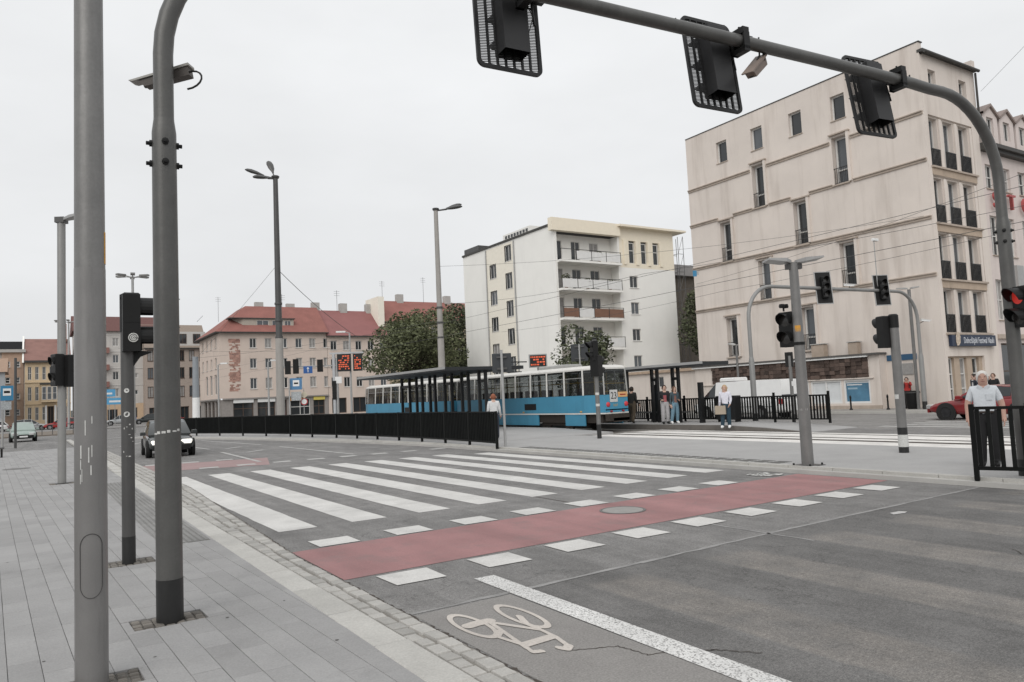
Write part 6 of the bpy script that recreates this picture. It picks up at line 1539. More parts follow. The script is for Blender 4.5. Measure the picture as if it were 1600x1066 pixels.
wire('upper wire from the three headed lamp across the pink building', [(12.3, 44.7, 9.9), (21.5, 56, 6.9)], .03, .25, grp=G_)
wire('wire between the blue grey mast and the two headed lamp', [(10.1, 59.1, 5.6), (22.8, 44.5, 7.0)], .014, .3, grp=G_)
wire('far cross wire before the arched windows of the pink building', [(6, 70, 7.2), (24, 62, 6.5)], .014, .3, grp=G_)
sg_ = thing('stop_number_sign', 'small blue number plate hanging on wires beside the cream block edge', 'sign', (38.9, 36.8, 9.46)); q = B(); q.box(-.16, .1, -.02, .02, 0, .42, T=Matrix.Rotation(R(-35), 4, 'Z')); q.obj('plate', BLUE_S, sg_); q = B(); q.box(.11, .24, -.02, .02, .1, .4, T=Matrix.Rotation(R(-35), 4, 'Z')); q.obj('side_plate', STEEL_L, sg_)
AER = ['roof edge left of the bright red roof', 'left half of the bright red roof', 'right half of the bright red roof', 'ochre building near the pale firewall', 'ochre building beside the taller tree', 'roof of the cream corner block', 'brown grey house roof']
for x, y, z, h in ((16.5, 121, 20.5, 3.5), (34, 121.5, 17.4, 3), (43, 121, 17.3, 4), (52, 123, 19.6, 4), (60, 123, 19.6, 5), (47, 31, 19.2, 2.6), (31, 155.5, 19.5, 5)):
    ab = tv_aerial(x, y, z, h); ab.location = (x, y, z - .6); tag(ab, 'thin rooftop aerial on the ' + AER.pop(0), 'aerial', 'rooftop aerials')
# ================================================================== VEHICLES
CARGLASS = glass_mat('car_glass', (.02, .024, .026), .04)
CARGLASS_P = glass_mat('car_windscreen', (.16, .175, .18), .06)
TYRE = mat('tyre', (.014, .014, .014), .8, var=.2)
RIM = mat('alloy_rim', (.3, .3, .3), .35, metal=.7, var=.1); RIM_D = mat('dark_rim', (.03, .03, .032), .4, metal=.4)
CHROME = mat('lamp_chrome', (.55, .55, .54), .2, metal=.4, var=.05)
TAIL = mat('tail_red', (.28, .015, .015), .25, var=.1)
def car(name, label, cat, loc, rz, L, W, H, paint_m, lower, roof, wheel_x, wr=.31, glass=CARGLASS, ws=None, lit=False, rim=RIM, side_glass=None, zb=.2, low_m=None, group=None):
    """front at +x. lower: stations (x, z of bonnet/belt/boot, half width factor); roof: stations (x, z) of the glasshouse top (first and last sit on the body)"""
    t = thing(name, label, cat, loc, rz, group); hw = W / 2; b = B(); k = 11
    def lz(x):
        for (x0, z0, w0), (x1, z1, w1) in zip(lower, lower[1:]):
            if x0 <= x <= x1: u = (x - x0) / (x1 - x0); return z0 + (z1 - z0) * u, (w0 + (w1 - w0) * u) * hw
        return lower[-1][1], lower[-1][2] * hw
    pts = []
    for x, z, wf in lower:
        w = hw * wf; e = min(1, (lower[-1][0] - x) / .5 + .0) if x > 0 else min(1, (x - lower[0][0]) / .5); zb2 = zb + (1 - e) * .12
        half = [(w * .9, zb2), (w * .985, zb2 + .1), (w, zb2 + (z - zb2) * .5), (w * .985, z - .1), (w * .93, z - .02)]
        ring = half + [(0, z + .02)] + [(-y, zz) for y, zz in reversed(half)]
        pts += [(x, y, zz) for y, zz in ring]
    n = len(lower)
    fs = [(i * k + j, i * k + j + 1, (i + 1) * k + j + 1, (i + 1) * k + j) for i in range(n - 1) for j in range(k - 1)]
    fs += [(i * k + k - 1, i * k, (i + 1) * k, (i + 1) * k + k - 1) for i in range(n - 1)]
    fs += [tuple(range(k)), tuple(range((n - 1) * k, n * k))[::-1]]
    b.add(pts, fs, 0, True); bo = b.obj('body', paint_m, t, sharp=50)
    sd = bo.modifiers.new('s', 'SUBSURF'); sd.levels = sd.render_levels = 1
    # glasshouse
    g = B(); ring = []
    for x, z in roof:
        zl, wl = lz(x); wr_ = wl * (.93 - .2 * (z - zl) / max(.3, H - zl))
        ring.append(((x, wl * .9, zl - .04), (x, wr_, z), (x, 0, z + .025), (x, -wr_, z), (x, -wl * .9, zl - .04)))
    pts = [p for r in ring for p in r]; m = len(ring)
    g.add(pts, [(i * 5 + j, i * 5 + j + 1, (i + 1) * 5 + j + 1, (i + 1) * 5 + j) for i in range(m - 1) for j in range(4)] + [tuple(range(5)), tuple(range(5 * m - 5, 5 * m))], 0, True)
    g.obj('roof', paint_m, t, sharp=45)
    V = lambda p: Vector(p)
    def pane(nm, a, b_, c, d, m_, ins=.08, off=.012):
        a, b_, c, d = V(a), V(b_), V(c), V(d); ce = (a + b_ + c + d) / 4; nrm = (b_ - a).cross(d - a).normalized()
        if nrm.dot(ce - Vector((0, 0, .6))) < 0: nrm = -nrm
        q = B(); p = [v + (ce - v) * ins + nrm * off for v in (a, b_, c, d)]; p2 = [v - nrm * .02 for v in p]
        q.add(p + p2, [(0, 1, 2, 3), (0, 4, 5, 1), (1, 5, 6, 2), (2, 6, 7, 3), (3, 7, 4, 0)]); return q.obj(nm, m_, t)
    r0, r1, rm, r2, r3 = ring[0], ring[1], ring[len(ring) // 2], ring[-2], ring[-1]
    pane('rear_window', r0[0], r1[1], r1[3], r0[4], glass, .1)
    pane('windscreen', r3[0], r2[1], r2[3], r3[4], ws or glass, .07)
    segs = side_glass if side_glass is not None else [(i, i + 1) for i in range(len(ring) - 1)]
    for s in (0, 1):
        for i, j in segs:
            A, C_ = ring[i], ring[j]; lo0, lo1 = (A[0], C_[0]) if s == 0 else (A[4], C_[4]); up0, up1 = (A[1], C_[1]) if s == 0 else (A[3], C_[3])
            lo0, lo1 = V(lo0) + Vector((0, 0, .05)), V(lo1) + Vector((0, 0, .05))
            pane('side_window', lo0, lo1, up1, up0, glass, .09)
    for x in wheel_x:
        for sy_ in (-1, 1):
            T = Matrix.Translation((x, sy_ * (hw - .1), wr)) @ Matrix.Rotation(R(-90 * sy_), 4, 'X')
            q = B(); q.lathe([(0, .112), (wr * 1.2, .112), (wr * 1.2, .0)], 24, T=T); q.obj('wheel_arch', TYRE, t)
            q = B(); q.lathe([(wr * .6, -.1), (wr * .96, -.1), (wr, -.06), (wr, .08), (wr * .96, .12), (wr * .66, .125), (wr * .62, .1)], 24, T=T); wh = q.obj('wheel', TYRE, t)
            q = B(); q.lathe([(wr * .64, .1), (wr * .6, .122), (wr * .5, .116), (wr * .2, .128), (0, .13)], 20, T=T); q.obj('rim', rim, wh)
            q = B()
            for a in range(5):
                T2 = T @ Matrix.Rotation(R(72 * a), 4, 'Z'); q.box(wr * .25, wr * .52, -.035, .035, .118, .1215, T=T2)
            q.obj('rim_slot', RIM_D, wh)
    fx, fz, fw = lower[-2]; f_x = lower[-1][0]; zf = lower[-1][1]; hf = lower[-1][2] * hw
    LAMP = mat('lit_headlamp', (1.0, .97, .9), .2, var=0, emit=.6) if lit else CHROME
    for sy_ in (-1, 1):
        q = B(); T = Matrix.Translation((f_x - .1, sy_ * hf * .8, zf + .04)) @ Matrix.Rotation(R(-24 * sy_), 4, 'Z'); q.taper(-.14, .12, -.17, .17, -.075, .085, .03); 
        q.v = [tuple(T @ Vector(v)) for v in q.v]; q.obj('headlight', LAMP, t)
        q = B(); q.taper(lower[0][0] - .015, lower[0][0] + .12, sy_ * hw * lower[0][2] * .88 - .1, sy_ * hw * lower[0][2] * .88 + .1, lower[0][1] - .2, lower[0][1] + .06, .02); q.obj('tail_light', TAIL, t)
        zl, wl = lz(roof[-1][0] - .25); q = B(); q.taper(roof[-1][0] - .38, roof[-1][0] - .18, sy_ * (wl + .09) - .1, sy_ * (wl + .09) + .1, zl + .0, zl + .14, .03); q.obj('mirror', paint_m, t)
    q = B(); q.taper(f_x - .05, f_x + .045, -hf * .98, hf * .98, zb + .1, zb + .3, .03); q.obj('bumper', low_m or BLACK_M, t)
    q = B(); q.box(f_x + .046, f_x + .055, -.26, .26, zb + .15, zb + .26); q.obj('number_plate', WHITE, t)
    q = B(); q.taper(f_x - .02, f_x + .03, -hf * .5, hf * .5, zf - .1, zf - .0, .015); q.obj('grille', BLACK_M, t)
    q = B(); q.box(lower[0][0] - .02, lower[0][0] - .005, -.26, .26, lower[0][1] - .3, lower[0][1] - .18); q.obj('number_plate', WHITE, t)
    q = B(); q.tube([(roof[-1][0] - .5, hw * .6, H - .3), (roof[-1][0] - .5, hw * .6, H - .3)], .001, 3); 
    return t
def hatch(L, H, b=.92): return [(-L / 2, .72, .8), (-L / 2 + .08, .9, .9), (-L * .3, b, 1), (0, b - .02, 1), (L * .2, b - .06, .99), (L / 2 - .35, .78, .95), (L / 2 - .08, .66, .86), (L / 2, .55, .76)]
def hatch_roof(L, H): return [(-L / 2 + .12, .9), (-L * .36, H - .1), (-L * .16, H), (L * .04, H - .03), (L * .25, .87)]
P_BLACK = mat('black_car_paint', (.022, .026, .026), .12, var=.1, spec=.7); P_RED = mat('dark_red_car_paint', (.2, .018, .02), .15, var=.08, spec=.7)
P_WHITE = mat('white_van_paint', (.72, .72, .71), .3, var=.05, dirt=.15, dscale=(.8, .8, .8)); P_SILVER = mat('silver_car_paint', (.42, .43, .43), .25, metal=.4, var=.06)
P_GREEN = mat('pale_green_car_paint', (.3, .36, .33), .25, metal=.3, var=.06); P_RED2 = mat('red_car_paint', (.32, .03, .03), .2, var=.06)
car('hatchback_car', 'black hatchback with its headlight lit, driving towards the zebra crossing', 'car', (4.72, 34.2, 0), R(-93), 4.3, 1.74, 1.44, P_BLACK, hatch(4.3, 1.44), hatch_roof(4.3, 1.44), (-1.28, 1.33), ws=CARGLASS_P, lit=True)
LR = 4.4
car('coupe_car', 'dark red coupe passing behind the white haired man', 'car', (31.8, 14.95, 0), R(90), LR, 1.78, 1.34, P_RED, [(-LR / 2, .74, .78), (-LR / 2 + .1, .88, .88), (-LR * .3, .9, 1), (0, .86, 1), (LR * .2, .84, .99), (LR / 2 - .45, .74, .95), (LR / 2 - .1, .62, .84), (LR / 2, .5, .72)],
    [(-LR / 2 + .15, .88), (-LR * .24, H_ := 1.26), (-LR * .08, 1.34), (LR * .05, 1.31), (LR * .24, .84)], (-1.3, 1.36), wr=.32, side_glass=[(1, 2), (2, 4)], rim=RIM_D, low_m=P_RED)
# the white panel van
VL = 6.0
van = car('panel_van', 'white panel van parked behind the black fence with a small rooftop unit', 'van', (32.6, 27.8, 0), R(90), VL, 1.95, 1.98, P_WHITE,
          [(-VL / 2, .95, .96), (-VL / 2 + .05, 1.1, .99), (-VL * .2, 1.12, 1), (VL * .22, 1.1, 1), (VL * .33, 1.06, .98), (VL / 2 - .3, .92, .93), (VL / 2 - .06, .78, .85), (VL / 2, .66, .76)],
          [(-VL / 2 + .04, 1.9), (-VL / 2 + .1, 1.98), (-VL * .1, 2.0), (VL * .22, 1.98), (VL * .39, 1.06)], (-1.75, 1.95), wr=.33, side_glass=[(3, 4)], low_m=BLACK_M, ws=CARGLASS)
q = B(); q.taper(.2, 1.25, -.5, .5, 2.03, 2.22, .05); q.obj('roof_unit', P_WHITE, van)
q = B(); q.box(-2.6, .9, .976, .985, .62, .66); q.obj('side_strip', STEEL_L, van)
for args in (('silver_car', 'pale green estate car driving at the far left edge', (-.6, 69.5, 0), -88, P_GREEN), ('parked_car', 'white car parked before the left end of the yellow town house', (-4.6, 118, .11), 175, P_WHITE), ('parked_car', 'silver car parked between the white and red cars by the yellow house', (-.2, 118, .11), 0, P_SILVER),
             ('parked_car', 'red car parked by the yellow town house doorway', (3.4, 117, .11), 170, P_RED2), ('parked_car', 'white car parked between lamp pole and nearest pole', (7.4, 119, .11), 90, P_WHITE),
             ('parked_car', 'black car parked under the peach ground floor of the white block', (14.6, 124, .11), 176, P_BLACK), ('parked_car', 'grey car parked left of the black car by the peach wall', (11.0, 125, .11), 176, P_SILVER), ('moving_car', 'red car roof showing beyond the black hatchback', (14.0, 96, 0), -95, P_RED2)):
    nm, lb, lc, rz, pm = args
    car('hatchback_car' if nm != 'silver_car' else 'estate_car', lb, 'car', lc, R(rz), 4.2, 1.72, 1.46, pm, hatch(4.2, 1.46), hatch_roof(4.2, 1.46), (-1.25, 1.3), ws=CARGLASS_P if nm == 'silver_car' else None, group='cars by the side street')

# ------------------------------------------------------------------ the tram
T_BLUE = mat('tram_blue', (.06, .245, .375), .35, var=.1, scale=1.2, dirt=.25, dscale=(1.5, 1.5, .3), dirtcol=(.04, .13, .2)); T_WHITE = mat('tram_white', (.62, .61, .58), .45, var=.08, dirt=.25)
T_DARK = mat('tram_underframe', (.03, .024, .02), .85, var=.3); T_GLASS = glass_mat('tram_glass', (.012, .013, .013), .05, .5); YPOLE = mat('yellow_grab_pole', (.55, .36, .08), .4)
T_GREY = mat('tram_roof_grey', (.33, .33, .32), .6, var=.15, dirt=.3)
def tram_car(label, x, y, rear=True):
    t = thing('tram_car', label, 'tram', (x, y, .02)); HW = 1.08; L = 13.4
    plan = [(-HW, 1.2), (-HW, L - 1.2), (-.78, L), (.78, L), (HW, L - 1.2), (HW, 1.5), (.4, 0), (-.88, 0)]
    def ringed(b, z0, z1, s=1.0, off=0.0, m=0, cap=False):
        p0 = [(px + (off if px > 0 else -off), py) for px, py in plan]; n = len(p0)
        b.add([(a, c, z0) for a, c in p0] + [(a * s, L / 2 + (c - L / 2) * (1 - (1 - s) * .3), z1) for a, c in p0], [(i, (i + 1) % n, n + (i + 1) % n, n + i) for i in range(n)] + ([tuple(range(n, 2 * n))] if cap else []), m)
    b = B(); ringed(b, .86, 1.62); b.obj('body', T_BLUE, t)
    b = B(); ringed(b, .8, .858, 1, .025); b.obj('rub_rail', T_WHITE, t)
    for y0, y1 in ((1.15, 2.6), (4.75, 8.65), (10.8, 12.3)):
        for sx in (-1, 1): q = B(); q.prism([(sx * HW, y0), (sx * (HW - .05), y0), (sx * (HW - .05), y1), (sx * HW, y1)], .3, .799); q.obj('skirt', T_BLUE, t)
    b = B(); b.prism([(a * .9, L / 2 + (c - L / 2) * .96) for a, c in plan], .42, .799); b.prism([(a * .97, c) for a, c in plan], .95, 1.0); b.obj('underframe', T_DARK, t)
    b = B(); b.box(-.55, .35, -.14, .1, .45, .62); b.obj('coupler', T_DARK, t)
    for yb in (3.65, 9.75):
        q = B(); q.box(-.9, .9, yb - 1.0, yb + 1.0, .3, .55); bg = q.obj('bogie', T_DARK, t)
        for dy in (-.9, .9):
            for sx in (-1, 1):
                T = Matrix.Translation((sx * .72, yb + dy, .33)) @ Matrix.Rotation(R(90), 4, 'Y'); q = B(); q.lathe([(0, -.06), (.33, -.06), (.33, .06), (0, .06)], 18, T=T); q.obj('wheel', RAIL, bg)
    # window band: pillars and panes on every stretch of the outline
    n = len(plan); top = .955
    for i in range(n):
        a, c = Vector((*plan[i], 0)), Vector((*plan[(i + 1) % n], 0)); ln = (c - a).length; k = max(1, round(ln / 1.42)) if ln > 3 else 1
        d = (c - a).normalized(); nr = Vector((d.y, -d.x, 0)); ctr = Vector((0, L / 2, 0))
        if nr.dot((a + c) / 2 - ctr) < 0: nr = -nr
        def up(p): return Vector((p.x * top, L / 2 + (p.y - L / 2) * .99, 2.72))
        for j in range(k):
            p0, p1 = a + d * ln * j / k, a + d * ln * (j + 1) / k
            u0, u1 = up(p0), up(p1); w0 = p0 + Vector((0, 0, 1.622)); w1 = p1 + Vector((0, 0, 1.622))
            q = B(); e = .045
            q.quad(w0.lerp(w1, e), w0.lerp(w1, 1 - e), u0.lerp(u1, 1 - e), u0.lerp(u1, e)); wn_ = q.obj('window', T_GLASS, t)
            q = B(); q.tube([w0, u0], .042 if ln > 3 else .034, 6); q.obj('pillar', T_WHITE if ln > 3 else T_GREY, t)
            if ln > 3: q = B(); m0, m1 = w0.lerp(u0, .7) + nr * .004, w1.lerp(u1, .7) + nr * .004; q.tube([m0.lerp(m1, e), m0.lerp(m1, 1 - e)], .014, 5); q.obj('transom', T_GREY, wn_)
    b = B(); p0 = [(a * top, L / 2 + (c - L / 2) * .99) for a, c in plan]; m_ = len(p0)
    lev = ((2.72, 1.0), (2.79, 1.0), (2.87, .93), (2.92, .72)); pts = [(a * s, L / 2 + (c - L / 2) * (1 - (1 - s) * .25), z) for z, s in lev for a, c in p0]
    b.add(pts, [(l * m_ + i, l * m_ + (i + 1) % m_, (l + 1) * m_ + (i + 1) % m_, (l + 1) * m_ + i) for l in range(3) for i in range(m_)] + [tuple(range(3 * m_, 4 * m_)), tuple(range(m_))], 0); b.obj('roof', T_WHITE, t)
    b = B(); b.taper(-.5, .5, 3.2, 5.4, 2.93, 3.1, .05); b.obj('roof_box', T_GREY, t)
    # interior
    for k in range(8):
        yk = 1.9 + 1.4 * k
        for sx in (-.62, .62): q = B(); q.taper(sx - .2, sx + .2, yk, yk + .1, 1.35, 1.95, .03); q.taper(sx - .2, sx + .2, yk - .4, yk + .1, 1.3, 1.38, .02); q.obj('seat', mat('tram_seat', (.06, .045, .04), .8), t)
    for k in range(6):
        for sx in (-.35, .35): q = B(); q.tube([(sx, 1.3 + 2.1 * k, 1.0), (sx, 1.3 + 2.1 * k, 2.62)], .02, 6); q.obj('grab_pole', YPOLE, t)
    for sx in (-.35, .35): q = B(); q.tube([(sx, .6, 2.2), (sx, L - .6, 2.2)], .018, 6); q.obj('grab_rail', YPOLE, t)
    for z in (1.75, 2.1): q = B(); q.tube([(-.8, .14, z), (.36, .14, z)], .02, 6); q.obj('guard_rail', YPOLE, t)
    q = B(); q.box(-HW - .004, -HW + .01, 4.9, 5.9, 1.02, 1.32); q.obj('vent_grille', BLACK_M, t)
    for y in (1.4, 6.0, 9.2): q = B(); q.taper(-HW - .03, -HW + .01, y - .06, y + .06, .89, .95, .01); q.obj('side_marker', mat('amber_marker', (.5, .3, .08), .5), t)
    # rear end
    for sx in (-.7, .3): 
        T = Matrix.Translation((sx, -.005 if sx > 0 else .0, 1.2)) @ Matrix.Rotation(R(90), 4, 'X'); q = B(); q.lathe([(0, .05), (.07, .045), (.09, .03), (.11, .0)], 14, T=T); q.obj('tail_light', mat('tram_tail_red', (.5, .04, .05), .3), t)
    for sx in (-.55, .1): q = B(); q.taper(sx - .05, sx + .05, -.05, .01, .88, .94, .01); q.obj('reflector', TAIL, t)
    q = B(); q.prism([(-.88, 0), (.4, 0), (.34, -.14), (-.8, -.14)], .5, .8); q.obj('bumper', T_DARK, t)
    if rear:
        q = B(); q.box(-.6, -.18, -.025, -.006, 1.3, 1.82); nb = q.obj('number_board', mat('board_white', (.5, .5, .49), .5), t)
        text('route_number', '23', .42, BLACK_M, nb, (-.39, -.029, 1.56), (R(90), 0, 0), extrude=.002, sx=.82)
        q = B(); q.box(-.14, .38, -.022, -.006, 1.5, 1.72); ob_ = q.obj('notice_board', mat('orange_notice', (.62, .36, .16), .5), t)
        q = B(); q.box(-.04, .28, -.026, -.0225, 1.58, 1.63); q.obj('notice_line', TAIL, ob_)
        text('fleet_number', '2327', .13, YPOLE, t, (-.3, -.008, 1.16), (R(90), 0, 0), extrude=.002)
        q = B()
        for dx in (-.35, .35): q.tube([(dx, 8.3, 2.95), (dx * 1.3, 9.6, 3.22), (dx * .9, 8.4, 3.48)], .025, 5)
        q.tube([(-.75, 8.3, 3.52), (.75, 8.3, 3.52)], .035, 6); q.tube([(-.4, 8.3, 2.99), (.4, 8.3, 2.99)], .04, 6); q.obj('pantograph', BLACK_M, t)
    return t
tram_car('rear blue and white tram car carrying the route number 23', 21.4, 25.0)
tram_car('front blue and white tram car farther up the stop', 21.4, 39.1, False)

# ================================================================== PEOPLE
SKIN = mat('skin', (.5, .33, .26), .6, var=.06); SKIN2 = mat('ruddy_skin', (.47, .29, .23), .6, var=.08)
def cloth(n, c): return mat('cloth_' + n, c, .85, var=.16, scale=14, bump=.7, bscale=11)
HAIRS = dict(dark=mat('dark_hair', (.025, .018, .014), .7, var=.2, scale=30), white=mat('white_hair', (.6, .58, .55), .8, var=.1, scale=40), blond=mat('blond_hair', (.4, .28, .16), .7, var=.2, scale=30), brown=mat('brown_hair', (.1, .055, .035), .7, var=.2, scale=30), red=mat('reddish_hair', (.24, .08, .04), .7, var=.2, scale=30))
BASE = dict(pel=(0, 0, .525), wa=(0, -.005, .61), ch=(0, .0, .73), nk=(0, .0, .825), jw=(0, .012, .868), hd=(0, .006, .93), tp=(0, -.004, .955),
            sl=(-.1, 0, .79), sr=(.1, 0, .79), el=(-.125, -.015, .625), er=(.125, -.015, .625), wl=(-.13, .03, .485), wr=(.13, .03, .485), hl=(-.13, .045, .44), hr=(.13, .045, .44),
            hpl=(-.05, 0, .50), hpr=(.05, 0, .50), kl=(-.056, .012, .275), kr=(.056, .012, .275), al=(-.06, -.015, .045), ar=(.06, -.015, .045), tl=(-.066, .085, .018), tr=(.066, .085, .018))
RAD = dict(pel=(.085, .06), wa=(.078, .056), ch=(.098, .066), nk=(.034, .036), jw=(.048, .056), hd=(.058, .07), tp=(.046, .06), sl=(.046, .046), sr=(.046, .046), el=(.032, .032), er=(.032, .032), wl=(.021, .024), wr=(.021, .024), hl=(.016, .026), hr=(.016, .026),
           hpl=(.07, .07), hpr=(.07, .07), kl=(.053, .055), kr=(.053, .055), al=(.038, .042), ar=(.038, .042), tl=(.026, .022), tr=(.026, .022))
EDG = [('pel', 'wa'), ('wa', 'ch'), ('ch', 'nk'), ('nk', 'jw'), ('jw', 'hd'), ('hd', 'tp'), ('ch', 'sl'), ('ch', 'sr'), ('sl', 'el'), ('sr', 'er'), ('el', 'wl'), ('er', 'wr'), ('wl', 'hl'), ('wr', 'hr'),
       ('pel', 'hpl'), ('pel', 'hpr'), ('hpl', 'kl'), ('hpr', 'kr'), ('kl', 'al'), ('kr', 'ar'), ('al', 'tl'), ('ar', 'tr')]
def person(label, loc, rz, H, top, legs, shoes, hair='dark', pose=None, sleeves='long', bulk=1.0, skin=None, longhair=False, inner=None, face=True, hat=None):
    J = dict(BASE); J.update(pose or {}); keys = list(J); skin = skin or SKIN
    t = thing('person', label, 'person', loc, rz)
    me = bpy.data.meshes.new('body'); me.from_pydata([Vector(J[k]) * H for k in keys], [(keys.index(a), keys.index(c)) for a, c in EDG], [])
    o = bpy.data.objects.new('tmp', me); COL.objects.link(o)
    sk = o.modifiers.new('skin', 'SKIN'); sk.use_smooth_shade = True; ss = o.modifiers.new('sub', 'SUBSURF'); ss.levels = ss.render_levels = 3 if sleeves == 'short' else 2
    for k, v in zip(keys, me.skin_vertices[0].data):
        r = RAD[k]; bk = bulk if k in ('pel', 'wa', 'ch', 'hpl', 'hpr') else 1; v.radius = (r[0] * H * bk, r[1] * H * bk); v.use_root = (k == 'pel')
    dg = bpy.context.evaluated_depsgraph_get(); dg.update(); body = bpy.data.meshes.new_from_object(o.evaluated_get(dg)); bpy.data.objects.remove(o)
    body.name = 'body'; body.materials.clear()
    for m in (skin, top, legs, shoes, inner or top): body.materials.append(m)
    P_ = {k: Vector(J[k]) * H for k in keys}
    def segd(p, a, c):
        ab = c - a; u = max(0, min(1, (p - a).dot(ab) / max(1e-9, ab.length_squared))); return (p - (a + ab * u)).length, u
    for f in body.polygons:
        f.use_smooth = True; c = f.center; best = None
        for a, e in EDG:
            d, u = segd(c, P_[a], P_[e]); d -= .5 * (RAD[a][0] * (1 - u) + RAD[e][0] * u) * H
            if best is None or d < best[0]: best = (d, a, e, u)
        _, a, e, u = best; m = 1
        if e in ('el', 'er', 'wl', 'wr') and c.z > .585 * H and abs(c.x) < .098 * H * max(1, bulk * .96): e = 'wa' if c.z < .68 * H else 'ch'; u = .6
        if e in ('hl', 'hr', 'wl', 'wr', 'el', 'er') and c.z <= .585 * H and abs(c.x) < .1 * H * max(1, bulk * .96): e = 'kl'
        if e in ('jw', 'hd', 'tp') or (e == 'nk' and u > .8): m = 0
        elif e in ('hl', 'hr') or (e in ('wl', 'wr') and (sleeves == 'short' or u > .9)) or (sleeves == 'short' and e in ('el', 'er') and u > .72): m = 0
        elif e in ('kl', 'kr', 'al', 'ar', 'hpl', 'hpr') or (e == 'wa' and u < .25): m = 2
        elif e in ('tl', 'tr'): m = 3
        elif e in ('wa', 'ch', 'nk') and inner and abs(c.x) < .035 * H and c.y > 0.02: m = 4
        f.material_index = m
    put('body', body, t)
    # hair cap, face, hands
    hc = P_['hd'] + Vector((0, 0, .012)) * H; fw = (P_['jw'] - hc); b = B(); n = 14
    lo = -.02 if not longhair else -.12
    for i in range(7):
        pass
    pts = []; rings = 8; hcz = (hc + P_['jw']) / 2 + Vector((0, -.005, .009)) * H
    for i in range(rings):
        for j in range(n):
            th = 2 * math.pi * j / n; s_ = math.sin(th); low = -62 if s_ < .2 else (-62 + (s_ - .2) / .8 * 100)      # hairline: nape behind, forehead in front
            a = R(90 + (low - 90) * i / (rings - 1)); rr = .0592 * H
            z = math.sin(a) * .0715 * H
            x, y = math.cos(th) * math.cos(a) * rr, s_ * math.cos(a) * rr * 1.18
            if longhair and i >= rings - 3 and s_ < .45: k_ = (i - rings + 4) / 3; z -= .075 * H * k_; x = math.cos(th) * rr * (1.0 - .1 * k_); y = s_ * rr * 1.15
            pts.append(hcz + Vector((x, y, z)) * (1 + .0 * i))
    b.add(pts, [(i * n + j, i * n + (j + 1) % n, (i + 1) * n + (j + 1) % n, (i + 1) * n + j) for i in range(rings - 1) for j in range(n)], 0, True); b.obj('hair', HAIRS[hair], t, sharp=80)
    if face:
        q = B(); c = (hc + P_['jw']) / 2; q.tube([c + Vector((0, .043, .014)) * H, c + Vector((0, .06, -.009)) * H, c + Vector((0, .047, -.016)) * H], [.004 * H, .0075 * H, .004 * H], 6); q.obj('nose', skin, t)
        for sx in (-1, 1):
            q = B(); q.lathe([(0, -.006 * H), (.006 * H, 0), (0, .006 * H)], 6, c=c + Vector((sx * .02, .052, .014)) * H); q.obj('eye', HAIRS['dark'], t)
            q = B(); q.tube([c + Vector((sx * .06, -.005, .018)) * H, c + Vector((sx * .066, -.01, .0)) * H, c + Vector((sx * .059, -.006, -.018)) * H], [.006 * H, .01 * H, .005 * H], 6); q.obj('ear', skin, t)
        q = B(); q.tube([c + Vector((-.016, .048, -.032)) * H, c + Vector((0, .053, -.033)) * H, c + Vector((.016, .048, -.032)) * H], .003 * H, 5); q.obj('mouth', mat('lip', (.24, .1, .085), .6), t)
    for s, sx in (('l', -1), ('r', 1)):
        a, w = P_['h' + s], P_['w' + s]; d = (a - w).normalized(); side_ = Vector((0, 1, 0)); side_ = (side_ - d * side_.dot(d)).normalized(); q = B()
        for k in range(4):
            base = a + side_ * (.016 - .0105 * k) * H; ln = (.042, .048, .045, .036)[k] * H
            q.tube([base - d * .01 * H, base + d * ln * .5, base + d * ln + side_.cross(d) * sx * .008 * H], [.0062 * H, .0058 * H, .0045 * H], 5)
        tb_ = w.lerp(a, .45) + side_ * .018 * H; q.tube([tb_, tb_ + d * .025 * H + side_ * .014 * H, tb_ + d * .045 * H + side_ * .012 * H], [.008 * H, .007 * H, .005 * H], 5)
        q.obj('hand', skin, t)
    return t
# the white haired man waiting at the fence (faces the camera)
SHIRT = mat('cloth_checked_shirt', (.56, .59, .62), .85, var=.1, scale=30, bump=.8, bscale=12)
om = person('white haired man in a pale short sleeved shirt and black trousers behind the barred fence', (14.55, 6.98, .115), R(118), 1.76, SHIRT, cloth('black', (.012, .012, .013)), BLACK_M, 'white',
            dict(el=(-.15, .0, .635), er=(.15, .0, .635), wl=(-.155, .035, .50), wr=(.155, .035, .50), hl=(-.155, .05, .455), hr=(.155, .05, .455)), 'short', 1.22, SKIN2)
q = B(); q.tube([(-.16, .02, .99), (-.1, .13, .985), (0, .155, .985), (.1, .13, .985), (.16, .02, .99), (.1, -.1, .985), (-.1, -.1, .985), (-.16, .02, .99)], .022, 6, caps=False); q.obj('belt', mat('belt_leather', (.03, .02, .015), .5), om)
for sx in (-1, 1): q = B(); q.prism([(sx * .005, 1.43), (sx * .09, 1.485), (sx * .1, 1.44), (sx * .045, 1.385)], -.085, -.07, T=Matrix.Rotation(R(90), 4, 'X')); q.obj('collar', SHIRT, om)
q = B(); q.box(-.12, -.03, .1, .122, 1.2, 1.31); q.obj('pocket', SHIRT, om)
q = B(); q.tube([(-.085, .02, 1.62), (-.065, .08, 1.61), (-.02, .1, 1.605), (.02, .1, 1.605), (.065, .08, 1.61), (.085, .02, 1.62)], .004, 4); q.obj('glasses', BLACK_M, om)
# man in white seen from behind by the fence end
person('man in a white shirt seen from behind beyond the near end of the black fence', (14.95, 24.9, .16), R(-25), 1.76, cloth('white', (.6, .6, .6)), cloth('navy', (.03, .035, .05)), BLACK_M, 'red', dict(wl=(-.15, .07, .52), wr=(.15, .05, .5), hl=(-.15, .1, .49), hr=(.15, .08, .46)), 'long', 1.12)
